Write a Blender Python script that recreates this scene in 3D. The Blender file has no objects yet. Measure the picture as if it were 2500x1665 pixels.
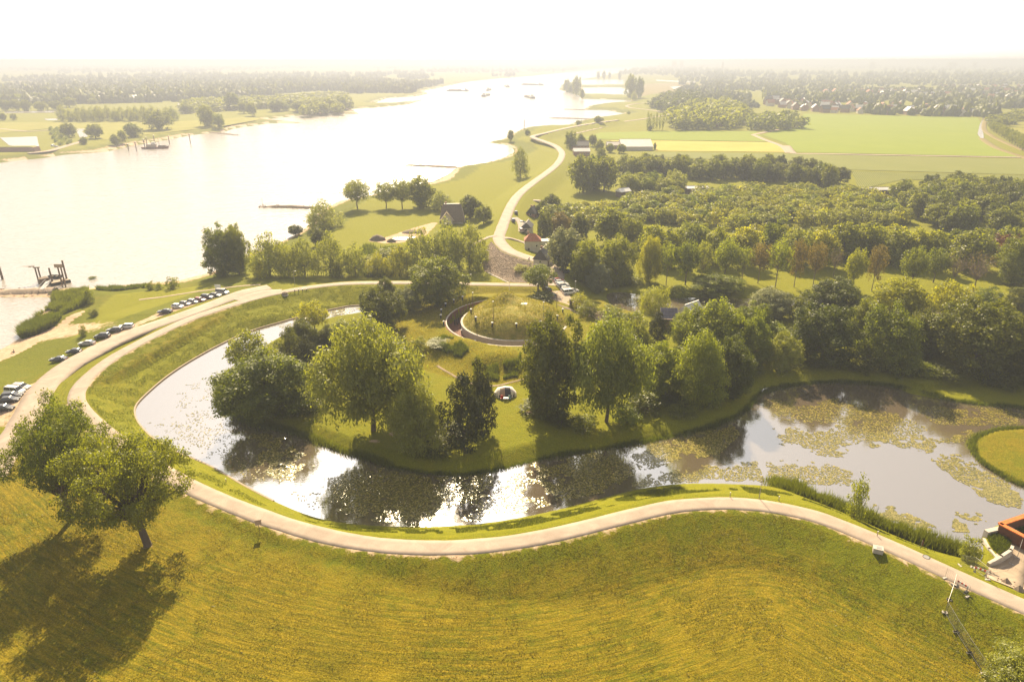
import bpy, math, random
import numpy as np
from mathutils import Vector, Matrix
scene = bpy.context.scene
R = math.radians
# ------------------------------------------------------------------ camera, sky, sun, exposure
K = 2500 / 2354.0            # survey coordinates -> photograph pixels
FPX = 1667.0
PITCH = R(22.37)
CAMZ = 76.5
cam_d = bpy.data.cameras.new('camera')
cam_d.sensor_width = 36.0
cam_d.lens = 36.0 * FPX / 2500.0
cam_d.clip_start = 0.5
cam_d.clip_end = 90000.0
cam = bpy.data.objects.new('camera', cam_d)
scene.collection.objects.link(cam)
cam.location = (0, 0, CAMZ)
cam.rotation_euler = (R(90) - PITCH, 0, 0)
scene.camera = cam

SUN_AZ, SUN_EL = R(-9.0), R(39.5)
world = bpy.data.worlds.new('World')
scene.world = world
world.use_nodes = True
wn = world.node_tree
sky = wn.nodes.new('ShaderNodeTexSky')
sky.sky_type = 'NISHITA'
sky.sun_disc = False
sky.sun_elevation = SUN_EL
sky.sun_rotation = SUN_AZ
sky.altitude = 0
sky.air_density = 1.0
sky.dust_density = 1.3
sky.ozone_density = 0.6
tint = wn.nodes.new('ShaderNodeMix')
tint.data_type = 'RGBA'
tint.blend_type = 'MULTIPLY'
tint.inputs[0].default_value = 1.0
tint.inputs[7].default_value = (1.0, 0.95, 0.885, 1)
hs = wn.nodes.new('ShaderNodeHueSaturation')
hs.inputs['Saturation'].default_value = 0.22
wn.links.new(sky.outputs[0], hs.inputs['Color'])
wn.links.new(hs.outputs[0], tint.inputs[6])
bg = wn.nodes['Background']
wn.links.new(tint.outputs[2], bg.inputs[0])
bg.inputs[1].default_value = 0.08

sun_d = bpy.data.lights.new('sun', 'SUN')
sun_d.energy = 5.0
sun_d.color = (1.0, 0.815, 0.53)
sun_d.angle = R(0.53)
sun = bpy.data.objects.new('sun', sun_d)
scene.collection.objects.link(sun)
sun.location = (-40, 200, 300)
SV = Vector((math.sin(SUN_AZ) * math.cos(SUN_EL), math.cos(SUN_AZ) * math.cos(SUN_EL), math.sin(SUN_EL)))
sun.rotation_euler = SV.to_track_quat('Z', 'Y').to_euler()

vs = scene.view_settings
vs.view_transform = 'Standard'
vs.look = 'None'
vs.exposure = 1.42
vs.gamma = 1.0
cy = scene.cycles
cy.max_bounces = 6
cy.diffuse_bounces = 3
cy.glossy_bounces = 3
cy.transmission_bounces = 4
cy.transparent_max_bounces = 4
cy.volume_bounces = 1
cy.sample_clamp_indirect = 6.0
cy.sample_clamp_direct = 40.0
cy.use_denoising = True
HAZE_DENSITY = 0.00041
HAZE_G = 0.30

# ------------------------------------------------------------------ survey helpers
rng = np.random.default_rng(7)
random.seed(7)
RIVZ, MOATZ, ROADZ, LAND = 0.0, 2.6, 6.5, 3.0
cp, sp = math.cos(PITCH), math.sin(PITCH)

def P(x, y, z=LAND):
    cx, cyy = x * K - 1250.0, 832.5 - y * K
    d = (cx, FPX * cp + cyy * sp, -FPX * sp + cyy * cp)
    t = (z - CAMZ) / d[2]
    return (d[0] * t, d[1] * t, z)

def P2(pts, z=LAND):
    return np.array([P(x, y, z)[:2] for x, y in pts])

def depth(p):
    return p[1] * cp - (p[2] - CAMZ) * sp

def smooth(pts, n=6, closed=False):
    p = np.array(pts, float)
    m = len(p)
    out = []
    rngi = range(m if closed else m - 1)
    for i in rngi:
        if closed:
            a, b, c, d = p[(i - 1) % m], p[i], p[(i + 1) % m], p[(i + 2) % m]
        else:
            a, b, c, d = p[max(i - 1, 0)], p[i], p[i + 1], p[min(i + 2, m - 1)]
        for k in range(n):
            t = k / n
            out.append(0.5 * ((2 * b) + (c - a) * t + (2 * a - 5 * b + 4 * c - d) * t * t + (3 * b - a - 3 * c + d) * t ** 3))
    if not closed:
        out.append(p[-1])
    return np.array(out)

def pl_dist(X, Y, line, zs=None, rmax=None):
    """distance to a polyline (and the z interpolated on it)"""
    best = np.full(X.shape, 1e9)
    zz = np.zeros(X.shape) if zs is not None else None
    idx = None
    if rmax is not None:
        lo, hi = line.min(0) - rmax, line.max(0) + rmax
        idx = np.nonzero((X > lo[0]) & (X < hi[0]) & (Y > lo[1]) & (Y < hi[1]))[0]
        Xs, Ys = X[idx], Y[idx]
    else:
        Xs, Ys = X, Y
    b = np.full(Xs.shape, 1e9)
    z = np.zeros(Xs.shape)
    for i in range(len(line) - 1):
        ax, ay = line[i]
        ux, uy = line[i + 1] - line[i]
        L = ux * ux + uy * uy + 1e-9
        t = np.clip(((Xs - ax) * ux + (Ys - ay) * uy) / L, 0, 1)
        d = (Xs - ax - t * ux) ** 2 + (Ys - ay - t * uy) ** 2
        m = d < b
        b = np.where(m, d, b)
        if zs is not None:
            z = np.where(m, zs[i] + t * (zs[i + 1] - zs[i]), z)
    b = np.sqrt(b)
    if idx is not None:
        best[idx] = b
        if zs is not None:
            zz[idx] = z
    else:
        best = b
        zz = z if zs is not None else None
    return (best, zz) if zs is not None else best

def inside(X, Y, poly):
    r = np.zeros(X.shape, bool)
    lo, hi = poly.min(0), poly.max(0)
    idx = np.nonzero((X >= lo[0]) & (X <= hi[0]) & (Y >= lo[1]) & (Y <= hi[1]))[0]
    if len(idx) == 0:
        return r
    Xs, Ys = X[idx], Y[idx]
    c = np.zeros(Xs.shape, bool)
    n = len(poly)
    for i in range(n):
        x0, y0 = poly[i]
        x1, y1 = poly[(i + 1) % n]
        if y0 == y1:
            continue
        m = ((y0 > Ys) != (y1 > Ys)) & (Xs < (x1 - x0) * (Ys - y0) / (y1 - y0) + x0)
        c ^= m
    r[idx] = c
    return r

def sdf(X, Y, poly, rmax=60):
    """positive inside"""
    d = pl_dist(X, Y, np.vstack([poly, poly[:1]]), rmax=rmax)
    d = np.minimum(d, rmax)
    return np.where(inside(X, Y, poly), d, -d)

def sstep(a, b, x):
    t = np.clip((x - a) / (b - a), 0, 1)
    return t * t * (3 - 2 * t)

def vnoise(X, Y, s, seed=0):
    """cheap smooth value noise"""
    x, y = X / s + seed * 17.3, Y / s + seed * 9.1
    xi, yi = np.floor(x), np.floor(y)
    fx, fy = x - xi, y - yi
    fx, fy = fx * fx * (3 - 2 * fx), fy * fy * (3 - 2 * fy)
    def h(a, b):
        v = np.sin(a * 127.1 + b * 311.7 + seed * 74.7) * 43758.5453
        return v - np.floor(v)
    return (h(xi, yi) * (1 - fx) + h(xi + 1, yi) * fx) * (1 - fy) + (h(xi, yi + 1) * (1 - fx) + h(xi + 1, yi + 1) * fx) * fy

# ------------------------------------------------------------------ the plan of the place
# river: bank facing us (left to right), then the far bank back again
near_bank = [(-260, 700), (-60, 668), (0, 665), (121, 663), (202, 662), (303, 654), (414, 645), (491, 625), (560, 590), (640, 560),
             (690, 535), (720, 510), (735, 486), (784, 462), (888, 443), (999, 417), (1036, 398), (1046, 388), (1063, 382),
             (1116, 375), (1157, 364), (1183, 350), (1179, 341), (1163, 333), (1116, 328), (1157, 321), (1174, 310),
             (1204, 296), (1224, 291), (1274, 290), (1308, 288), (1325, 281), (1352, 274), (1392, 268), (1438, 262),
             (1392, 253), (1338, 254), (1359, 243), (1392, 238), (1446, 236), (1454, 231), (1345, 228), (1337, 231),
             (1331, 221), (1285, 207), (1291, 196), (1332, 184), (1375, 177), (1426, 167.5), (1470, 159), (1530, 150)]
far_bank = [(1510, 147), (1459, 154), (1392, 158), (1291, 168), (1224, 175), (1140, 182), (1069, 190), (1016, 201),
            (972, 210), (985, 216), (960, 222), (890, 226), (860, 238), (900, 238), (977, 229), (938, 241), (854, 249), (804, 251), (827, 263),
            (753, 261), (673, 268), (615, 275), (713, 284), (622, 284), (538, 296), (521, 302), (437, 312), (353, 328),
            (303, 336), (242, 350), (151, 356), (94, 365), (34, 370), (0, 375), (-200, 395), (-700, 430), (-900, 600)]
RIVER = P2(near_bank, 0.0)
RIVER = np.vstack([RIVER, P2(far_bank, 0.0)])
BAY = P2([(-200, 720), (-60, 684), (0, 683), (121, 684), (111, 706), (81, 730), (44, 757), (47, 777), (20, 794), (0, 804), (-60, 840), (-300, 900)], 0.0)
POOL_A = P2([(1338, 202), (1425, 201), (1453, 211), (1446, 220), (1345, 217)], 0.0)
POOL_B = P2([(1332, 184), (1432, 184), (1432, 196), (1338, 197)], 0.0)

moat_out = [(880, 701), (830, 702), (791, 706), (706, 725), (639, 743), (572, 763), (504, 794), (437, 831), (387, 864), (346, 898),
            (314, 931), (311, 955), (323, 979), (353, 1009), (397, 1036), (484, 1073), (560, 1117), (640, 1158), (720, 1189),
            (800, 1204), (900, 1211), (1000, 1211), (1100, 1205), (1200, 1190), (1300, 1168), (1400, 1142), (1480, 1123),
            (1550, 1114), (1620, 1112), (1700, 1114), (1780, 1120), (1850, 1143), (1950, 1183), (2050, 1228), (2150, 1266),
            (2225, 1284), (2258, 1288), (2263, 1252), (2262, 1232), (2280, 1215), (2330, 1195), (2420, 1165), (2620, 1160)]
moat_in = [(2620, 945), (2420, 938), (2354, 935), (2200, 922), (2100, 906), (2050, 888), (1950, 879), (1850, 881), (1765, 890),
           (1742, 905), (1715, 940), (1650, 975), (1550, 1000), (1450, 1020), (1350, 1036), (1250, 1052), (1150, 1077), (1050, 1092),
           (950, 1082), (870, 1062), (780, 1032), (700, 1002), (640, 986), (580, 975), (530, 950), (508, 920), (505, 895), (525, 862),
           (560, 832), (600, 802), (650, 772), (700, 752), (760, 734), (830, 722), (880, 712)]
MOAT = smooth(P2(moat_out + moat_in, MOATZ), 3, True)
MOAT_EDGE = smooth(P2(moat_out, MOATZ), 4)
SPIT = smooth(P2([(2640, 965), (2354, 985), (2290, 990), (2243, 1010), (2238, 1035), (2262, 1066), (2300, 1090), (2354, 1117), (2640, 1150)], MOATZ), 3, True)
BACKMOAT = smooth(P2([(1395, 676), (1440, 672), (1500, 681), (1600, 684), (1740, 686), (1850, 688), (2000, 697), (2150, 706), (2354, 722), (2500, 735),
                      (2500, 757), (2354, 745), (2150, 725), (2000, 716), (1850, 712), (1700, 712), (1560, 726), (1480, 726), (1410, 704)], MOATZ), 3, True)

road_px = [(2470, 1440), (2354, 1393), (2183, 1317), (2041, 1252), (1902, 1195), (1830, 1175), (1759, 1162), (1700, 1157), (1651, 1156), (1550, 1163), (1450, 1185),
           (1350, 1210), (1250, 1233), (1150, 1249), (1050, 1257), (950, 1257), (850, 1249), (750, 1231), (650, 1203),
           (560, 1171), (480, 1138), (430, 1114), (360, 1075), (285, 1025), (215, 970), (180, 930), (178, 900), (202, 867), (252, 827), (303, 797),
           (370, 763), (437, 733), (504, 710), (572, 689), (639, 673), (706, 661), (790, 652), (870, 650), (950, 650),
           (1050, 652), (1150, 654), (1215, 655), (1262, 655)]
ROAD = smooth(P2(road_px, ROADZ), 5)
park_px = [(-30, 1100), (20, 1020), (50, 979), (87, 908), (111, 878), (151, 844), (202, 814), (269, 780), (336, 753), (404, 730), (471, 706), (521, 687), (565, 671), (620, 660)]
PARK = smooth(P2(park_px, ROADZ), 5)
LINK = smooth(P2([(545, 690), (575, 680), (610, 672), (645, 670)], ROADZ), 3)
dike_px = [(1268, 656), (1281, 628), (1251, 604), (1200, 588), (1166, 573), (1147, 550), (1153, 527), (1162, 503), (1177, 469), (1197, 443), (1231, 416),
           (1264, 392), (1285, 372), (1292, 352), (1278, 336), (1251, 325), (1226, 316), (1228, 312), (1258, 305), (1305, 294), (1360, 284), (1420, 276)]
DIKE = smooth(P2(dike_px, 7.0), 5)
street_px = [(1268, 656), (1285, 683), (1308, 699), (1342, 713), (1369, 726)]
STREET = smooth(P2(street_px, 6.3), 4)
FORT = np.array(P(1183, 737, 6.4)[:2])
RF_IN, RF_OUT = 15.6, 19.6
DA0, DA1 = 112.0, 312.0      # the sunken ditch runs round this arc

ISLAND = np.vstack([P2(moat_in[4:], MOATZ), P2([(1000, 690), (1200, 668), (1300, 690), (1395, 690), (1560, 726), (1700, 714), (2000, 716), (2354, 745), (2600, 760)], MOATZ)])
FIELD = np.vstack([ROAD[: np.argmin(np.abs(ROAD[:, 0] - P(250, 1000, 6)[0])) + 1], P2([(40, 985), (-60, 1120), (-500, 1300)], ROADZ), np.array([[-400, 40], [-400, -60], [400, -60], [400, 60]]), ROAD[:1] + np.array([[60, -10]])])
STONE = P2([(1102, 604), (1112, 582), (1136, 560), (1146, 568), (1166, 586), (1200, 603), (1238, 618), (1225, 642), (1200, 653), (1180, 640), (1130, 622)], 5.0)
DIRT = P2([(845, 547), (880, 545), (940, 525), (1000, 508), (1015, 512), (990, 540), (930, 560), (880, 562), (838, 556)], 3.0)
YARD = P2([(2235, 1330), (2300, 1285), (2330, 1240), (2354, 1225), (2500, 1230), (2500, 1440), (2354, 1378), (2290, 1350)], 4.5)
BAYLOT = P2([(-40, 985), (36, 985), (100, 870), (190, 803), (330, 738), (520, 678), (505, 673), (380, 704), (250, 752), (140, 813), (50, 890), (-40, 965)], 6.2)

def hgt(X, Y, zones=False):
    X = np.atleast_1d(np.asarray(X, float)).ravel()
    Y = np.atleast_1d(np.asarray(Y, float)).ravel()
    h = np.full(X.shape, LAND) + 0.25 * (vnoise(X, Y, 23, 1) - 0.5)
    ins_i = inside(X, Y, ISLAND)
    h = np.where(ins_i, 4.1 + 0.5 * vnoise(X, Y, 17, 2), h)
    ins_f = inside(X, Y, FIELD)
    fz = 6.3 - 2.9 * sstep(-30, 25, X - 0.15 * (Y - 90)) - 0.02 * np.clip(110 - Y, 0, 60)
    h = np.where(ins_f, np.minimum(fz + 0.25 * (vnoise(X, Y, 14, 3) - .5), ROADZ - 0.2), h)
    # river-side ground below the car park
    dp, _ = pl_dist(X, Y, PARK, np.zeros(len(PARK)), rmax=70)
    h = np.maximum(h, 6.35 - np.maximum(dp - 3.3, 0) * 0.13)
    # crests
    rd, ral = pl_dist(X, Y, ROAD, np.concatenate([[0], np.cumsum(np.linalg.norm(np.diff(ROAD, axis=0), axis=1))]), rmax=80)
    h = np.maximum(h, 6.42 - np.maximum(rd - 2.6, 0) * 0.36)
    dd, _ = pl_dist(X, Y, DIKE, np.zeros(len(DIKE)), rmax=60)
    h = np.maximum(h, 6.9 - np.maximum(dd - 3.4, 0) * 0.36)
    ds, _ = pl_dist(X, Y, STREET, np.zeros(len(STREET)), rmax=40)
    h = np.maximum(h, 6.2 - np.maximum(ds - 5.5, 0) * 0.4)
    # fort hill, ditch
    rf = np.hypot(X - FORT[0], Y - FORT[1])
    h = np.where(rf < 36, np.maximum(h, 4.1 + 2.4 * (1 - sstep(20.5, 36, rf))), h)
    # rampart ridge on the fort's left
    bx, by = P(1075, 690, 7)[:2]
    h = h + 2.0 * np.exp(-((X - bx) ** 2 / 40 + (Y - by) ** 2 / 60)) * (rf > RF_OUT)
    bx, by = P(1140, 828, 6)[:2]
    h = h + 2.2 * np.exp(-((X - bx) ** 2 / 70 + (Y - by) ** 2 / 22))
    bx, by = P(1030, 800, 6)[:2]
    h = h + 1.8 * np.exp(-((X - bx) ** 2 / 60 + (Y - by) ** 2 / 22))
    bx, by = P(2290, 745, 6)[:2]
    h = h + 3.4 * np.exp(-((X - bx) ** 2 / 160 + (Y - by) ** 2 / 30))
    fa = np.degrees(np.arctan2(Y - FORT[1], X - FORT[0])) % 360
    h = np.where(rf < RF_OUT + 0.2, np.where((fa > DA0) & (fa < DA1) | (rf < RF_IN - 1), 3.9, 6.3), h)
    # water
    sr = np.maximum.reduce([sdf(X, Y, RIVER, 400), sdf(X, Y, BAY, 60), sdf(X, Y, POOL_A, 60), sdf(X, Y, POOL_B, 60)])
    wob = 0.8 * (vnoise(X, Y, 9, 5) - .5)
    h = np.where(sr > -60, np.minimum(h, -sr * 0.14 + wob * np.clip(-sr / 12, 0, 1)), h)
    h = np.where(sr > 0, -np.minimum(sr * 0.14, 2.0), h)
    sm = np.maximum(sdf(X, Y, MOAT, 30), sdf(X, Y, BACKMOAT, 30))
    sm = np.where(inside(X, Y, SPIT), -pl_dist(X, Y, np.vstack([SPIT, SPIT[:1]])), sm)
    h = np.where(sm > -20, np.minimum(h, MOATZ + 0.12 - sm * 0.55), h)
    h = np.where(sm > 0, MOATZ + 0.12 - np.minimum(sm * 0.8, 2.0), h)
    if not zones:
        return h
    return h, dict(rd=rd, ral=ral, dd=dd, dp=dp, sr=sr, sm=sm, rf=rf, field=ins_f, island=ins_i, stone=sdf(X, Y, STONE, 10), dirt=sdf(X, Y, DIRT, 15), yard=sdf(X, Y, YARD, 15), lot=sdf(X, Y, BAYLOT, 10))

def H1(x, y):
    return float(hgt([x], [y])[0])

def G(x, y, z=5.0):
    """survey pixel -> point on the ground"""
    for _ in range(4):
        p = P(x, y, z)
        z = H1(p[0], p[1])
    return P(x, y, z)

# ------------------------------------------------------------------ object helpers
col = scene.collection

def tag(o, label=None, cat=None, group=None, kind=None):
    if label: o['label'] = label
    if cat: o['category'] = cat
    if group: o['group'] = group
    if kind: o['kind'] = kind
    return o

def link(name, me, parent=None, mat=None):
    o = bpy.data.objects.new(name, me)
    col.objects.link(o)
    if parent is not None:
        o.parent = parent
    if mat is not None and me is not None:
        if len(me.materials) == 0:
            me.materials.append(mat)
        elif me.materials[0] != mat:
            o.material_slots[0].link = 'OBJECT'
            o.material_slots[0].material = mat
    return o

def empty(name, loc=(0, 0, 0), rz=0.0, sc=(1, 1, 1)):
    o = bpy.data.objects.new(name, None)
    o.empty_display_size = 0.5
    col.objects.link(o)
    o.location = loc
    o.rotation_euler = (0, 0, rz)
    o.scale = sc
    return o

def mesh_np(name, V, F, attrs=None, smooth_sh=False):
    """V (n,3), F (m,k) -> mesh"""
    me = bpy.data.meshes.new(name)
    V = np.ascontiguousarray(V, dtype=np.float32)
    F = np.ascontiguousarray(F, dtype=np.int32)
    m, k = F.shape
    me.vertices.add(len(V))
    me.vertices.foreach_set('co', V.ravel())
    me.loops.add(m * k)
    me.loops.foreach_set('vertex_index', F.ravel())
    me.polygons.add(m)
    me.polygons.foreach_set('loop_start', np.arange(0, m * k, k, dtype=np.int32))
    if smooth_sh:
        me.polygons.foreach_set('use_smooth', np.ones(m, bool))
    me.update(calc_edges=True)
    for an, (tp, data) in (attrs or {}).items():
        a = me.attributes.new(an, tp, 'POINT')
        a.data.foreach_set('value' if tp == 'FLOAT' else 'color', np.ascontiguousarray(data, dtype=np.float32).ravel())
    return me

class MB:
    def __init__(s):
        s.v, s.f = [], []
    def poly(s, vs, fs):
        b = len(s.v)
        s.v += [tuple(v) for v in vs]
        s.f += [tuple(b + i for i in f) for f in fs]
        return s
    def box(s, c, d, rz=0.0, taper=1.0):
        x, y, z = d[0] / 2, d[1] / 2, d[2] / 2
        ca, sa = math.cos(rz), math.sin(rz)
        vs = []
        for sz in (-1, 1):
            t = taper if sz > 0 else 1
            for sx, sy in ((-1, -1), (1, -1), (1, 1), (-1, 1)):
                a, b = sx * x * t, sy * y * t
                vs.append((c[0] + a * ca - b * sa, c[1] + a * sa + b * ca, c[2] + sz * z))
        return s.poly(vs, [(3, 2, 1, 0), (4, 5, 6, 7), (0, 1, 5, 4), (1, 2, 6, 5), (2, 3, 7, 6), (3, 0, 4, 7)])
    def tube(s, pts, rad, n=6, cap=True):
        pts = [Vector(p) for p in pts]
        if not hasattr(rad, '__len__'):
            rad = [rad] * len(pts)
        vs, fs = [], []
        for i, p in enumerate(pts):
            t = (pts[min(i + 1, len(pts) - 1)] - pts[max(i - 1, 0)])
            t = t.normalized() if t.length > 1e-9 else Vector((0, 0, 1))
            a = Vector((1, 0, 0)) if abs(t.x) < 0.8 else Vector((0, 1, 0))
            u = t.cross(a).normalized()
            w = t.cross(u)
            for k in range(n):
                an = 2 * math.pi * k / n
                vs.append(p + (u * math.cos(an) + w * math.sin(an)) * rad[i])
        for i in range(len(pts) - 1):
            for k in range(n):
                a, b = i * n + k, i * n + (k + 1) % n
                fs.append((a, b, b + n, a + n))
        if cap:
            fs.append(tuple(range(n)))
            fs.append(tuple(reversed(range((len(pts) - 1) * n, len(pts) * n))))
        return s.poly(vs, fs)
    def lathe(s, prof, n=16, c=(0, 0, 0)):
        vs, fs = [], []
        for r, z in prof:
            for k in range(n):
                a = 2 * math.pi * k / n
                vs.append((c[0] + r * math.cos(a), c[1] + r * math.sin(a), c[2] + z))
        for i in range(len(prof) - 1):
            for k in range(n):
                a, b = i * n + k, i * n + (k + 1) % n
                fs.append((a, b, b + n, a + n))
        return s.poly(vs, fs)
    def mesh(s, name, smooth_sh=False):
        me = bpy.data.meshes.new(name)
        me.from_pydata(s.v, [], s.f)
        if smooth_sh:
            me.polygons.foreach_set('use_smooth', np.ones(len(me.polygons), bool))
        me.update()
        return me
    def build(s, name, mat, parent=None, smooth_sh=False):
        return link(name, s.mesh(name, smooth_sh), parent, mat)

def copy_tree(o, parent=None):
    c = o.copy()
    col.objects.link(c)
    c.parent = parent
    for ch in list(o.children):
        copy_tree(ch, c)
    return c

# ------------------------------------------------------------------ materials
def nmat(name):
    m = bpy.data.materials.new(name)
    m.use_nodes = True
    nt = m.node_tree
    return m, nt, nt.nodes['Principled BSDF'], nt.nodes['Material Output']

def noise(nt, scale, detail=4, rough=0.55, coord=None, dist=0.0):
    n = nt.nodes.new('ShaderNodeTexNoise')
    n.inputs['Scale'].default_value = scale
    n.inputs['Detail'].default_value = detail
    n.inputs['Roughness'].default_value = rough
    n.inputs['Distortion'].default_value = dist
    if coord is not None:
        nt.links.new(coord, n.inputs['Vector'])
    return n.outputs['Fac']

def ramp(nt, fac, stops):
    r = nt.nodes.new('ShaderNodeValToRGB')
    e = r.color_ramp.elements
    while len(e) < len(stops):
        e.new(0.5)
    for i, (p, c) in enumerate(stops):
        e[i].position = p
        e[i].color = (*c, 1) if hasattr(c, '__len__') else (c, c, c, 1)
    nt.links.new(fac, r.inputs[0])
    return r.outputs[0]

def mix(nt, fac, a, b, mode='MIX'):
    n = nt.nodes.new('ShaderNodeMix')
    n.data_type = 'RGBA'
    n.blend_type = mode
    for sock, v in ((n.inputs[0], fac), (n.inputs[6], a), (n.inputs[7], b)):
        if isinstance(v, (int, float)):
            sock.default_value = v
        elif isinstance(v, tuple):
            sock.default_value = (*v, 1)
        else:
            nt.links.new(v, sock)
    return n.outputs[2]

def math_n(nt, op, a, b=0.0, clamp=False):
    n = nt.nodes.new('ShaderNodeMath')
    n.operation = op
    n.use_clamp = clamp
    for sock, v in ((n.inputs[0], a), (n.inputs[1], b)):
        if isinstance(v, (int, float)):
            sock.default_value = v
        else:
            nt.links.new(v, sock)
    return n.outputs[0]

def bump(nt, h, strength, dist, normal=None):
    b = nt.nodes.new('ShaderNodeBump')
    b.inputs['Strength'].default_value = strength
    b.inputs['Distance'].default_value = dist
    nt.links.new(h, b.inputs['Height'])
    if normal is not None:
        nt.links.new(normal, b.inputs['Normal'])
    return b.outputs['Normal']

def ocoord(nt):
    return nt.nodes.new('ShaderNodeTexCoord').outputs['Object']

def plain(name, c, rough=0.7, var=0.15, scale=2.0, metal=0.0, spec=0.4, bmp=0.0):
    m, nt, b, _ = nmat(name)
    co = ocoord(nt)
    f = noise(nt, scale, 5, 0.6, co)
    dark = tuple(max(0, x * (1 - var)) for x in c)
    lite = tuple(min(1, x * (1 + var)) for x in c)
    nt.links.new(ramp(nt, f, [(0.3, dark), (0.7, lite)]), b.inputs['Base Color'])
    b.inputs['Roughness'].default_value = rough
    b.inputs['Metallic'].default_value = metal
    b.inputs['Specular IOR Level'].default_value = spec
    if bmp:
        nt.links.new(bump(nt, noise(nt, scale * 6, 4, 0.6, co), bmp, 0.05), b.inputs['Normal'])
    return m

def leafmat(name, dark, lite, trans, tfac=0.42):
    tfac = tfac + 0.08
    m, nt, b, out = nmat(name)
    nt.nodes.remove(b)
    at = nt.nodes.new('ShaderNodeAttribute')
    at.attribute_name = 'tone'
    oi = nt.nodes.new('ShaderNodeObjectInfo')
    c = ramp(nt, at.outputs['Fac'], [(0.0, dark), (1.0, lite)])
    var = ramp(nt, oi.outputs['Random'], [(0.0, (0.74, 0.82, 0.80)), (0.5, (1.0, 1.0, 1.0)), (1.0, (1.10, 1.10, 0.85))])
    c = mix(nt, 1.0, c, var, 'MULTIPLY')
    tc = mix(nt, 1.0, ramp(nt, at.outputs['Fac'], [(0.0, tuple(x * 0.6 for x in trans)), (1.0, trans)]), var, 'MULTIPLY')
    d = nt.nodes.new('ShaderNodeBsdfDiffuse')
    t = nt.nodes.new('ShaderNodeBsdfTranslucent')
    nt.links.new(c, d.inputs[0])
    nt.links.new(tc, t.inputs[0])
    ms = nt.nodes.new('ShaderNodeMixShader')
    ms.inputs[0].default_value = tfac
    nt.links.new(d.outputs[0], ms.inputs[1])
    nt.links.new(t.outputs[0], ms.inputs[2])
    g = nt.nodes.new('ShaderNodeBsdfGlossy')
    g.inputs['Color'].default_value = (1, 1, 1, 1)
    g.inputs['Roughness'].default_value = 0.45
    m2 = nt.nodes.new('ShaderNodeMixShader')
    m2.inputs[0].default_value = 0.02
    nt.links.new(ms.outputs[0], m2.inputs[1])
    nt.links.new(g.outputs[0], m2.inputs[2])
    nt.links.new(m2.outputs[0], out.inputs[0])
    return m

M = {}
M['leaf_mid'] = leafmat('leaf_mid', (0.0513, 0.0660, 0.0040), (0.2116, 0.2280, 0.0097), (0.3830, 0.3960, 0.0072), 0.44)
M['leaf_dark'] = leafmat('leaf_dark', (0.0274, 0.0380, 0.0040), (0.1322, 0.1459, 0.0081), (0.2298, 0.2420, 0.0058), 0.38)
M['leaf_yew'] = leafmat('leaf_yew', (0.0137, 0.0216, 0.0032), (0.0539, 0.0657, 0.0073), (0.0833, 0.0817, 0.0043), 0.25)
M['leaf_yellow'] = leafmat('leaf_yellow', (0.1100, 0.1250, 0.0063), (0.3132, 0.3249, 0.0162), (0.4704, 0.4730, 0.0096), 0.46)
M['leaf_bright'] = leafmat('leaf_bright', (0.0798, 0.0980, 0.0049), (0.3108, 0.3135, 0.0113), (0.5618, 0.5280, 0.0072), 0.46)
M['leaf_willow'] = leafmat('leaf_willow', (0.080, 0.096, 0.012), (0.300, 0.315, 0.036), (0.44, 0.45, 0.025), 0.46)
M['leaf_silver'] = leafmat('leaf_silver', (0.13, 0.14, 0.055), (0.37, 0.38, 0.17), (0.34, 0.345, 0.11), 0.4)
M['leaf_purple'] = leafmat('leaf_purple', (0.0616, 0.0261, 0.0127), (0.1795, 0.0750, 0.0303), (0.2149, 0.0675, 0.0189), 0.35)
M['leaf_olive'] = leafmat('leaf_olive', (0.062, 0.078, 0.006), (0.225, 0.255, 0.014), (0.40, 0.44, 0.010), 0.46)
M['leaf_brown'] = leafmat('leaf_brown', (0.0855, 0.0680, 0.0194), (0.2248, 0.1767, 0.0405), (0.2809, 0.2090, 0.0288), 0.4)
M['reed'] = leafmat('reed', (0.046, 0.062, 0.005), (0.135, 0.155, 0.016), (0.21, 0.235, 0.010), 0.42)
M['grass_blade'] = leafmat('grass_blade', (0.055, 0.058, 0.002), (0.17, 0.135, 0.010), (0.24, 0.20, 0.006), 0.40)
M['dry_grass'] = leafmat('dry_grass', (0.15, 0.135, 0.012), (0.36, 0.29, 0.045), (0.46, 0.38, 0.03), 0.45)
M['bark'] = plain('bark', (0.10, 0.075, 0.05), 0.9, 0.4, 3.0, bmp=0.5)
M['bark_pale'] = plain('bark_pale', (0.20, 0.155, 0.11), 0.9, 0.3, 3.0, bmp=0.4)
m_, nt, b_, _ = nmat('asphalt')
co = ocoord(nt)
c_ = ramp(nt, noise(nt, 0.25, 6, 0.65, co, 0.8), [(0.3, (0.235, 0.183, 0.143)), (0.55, (0.31, 0.245, 0.195)), (0.75, (0.375, 0.305, 0.245))])
c_ = mix(nt, ramp(nt, noise(nt, 1.7, 5, 0.7, co), [(0.55, 0.0), (0.72, 0.35)]), c_, (0.20, 0.16, 0.12))
c_ = mix(nt, ramp(nt, noise(nt, 9.0, 3, 0.6, co), [(0.4, 0.0), (0.8, 0.3)]), c_, (0.42, 0.35, 0.29))
nt.links.new(c_, b_.inputs['Base Color'])
b_.inputs['Roughness'].default_value = 0.9
nt.links.new(bump(nt, noise(nt, 6.0, 4, 0.6, co), 0.2, 0.05), b_.inputs['Normal'])
M['asphalt'] = m_
M['dirt'] = plain('dirt', (0.22, 0.165, 0.11), 0.95, 0.2, 0.8, bmp=0.3)
M['gravel'] = plain('gravel', (0.31, 0.24, 0.175), 0.95, 0.18, 0.6, bmp=0.3)
M['concrete'] = plain('concrete', (0.42, 0.38, 0.33), 0.85, 0.15, 1.2, bmp=0.2)
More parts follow.
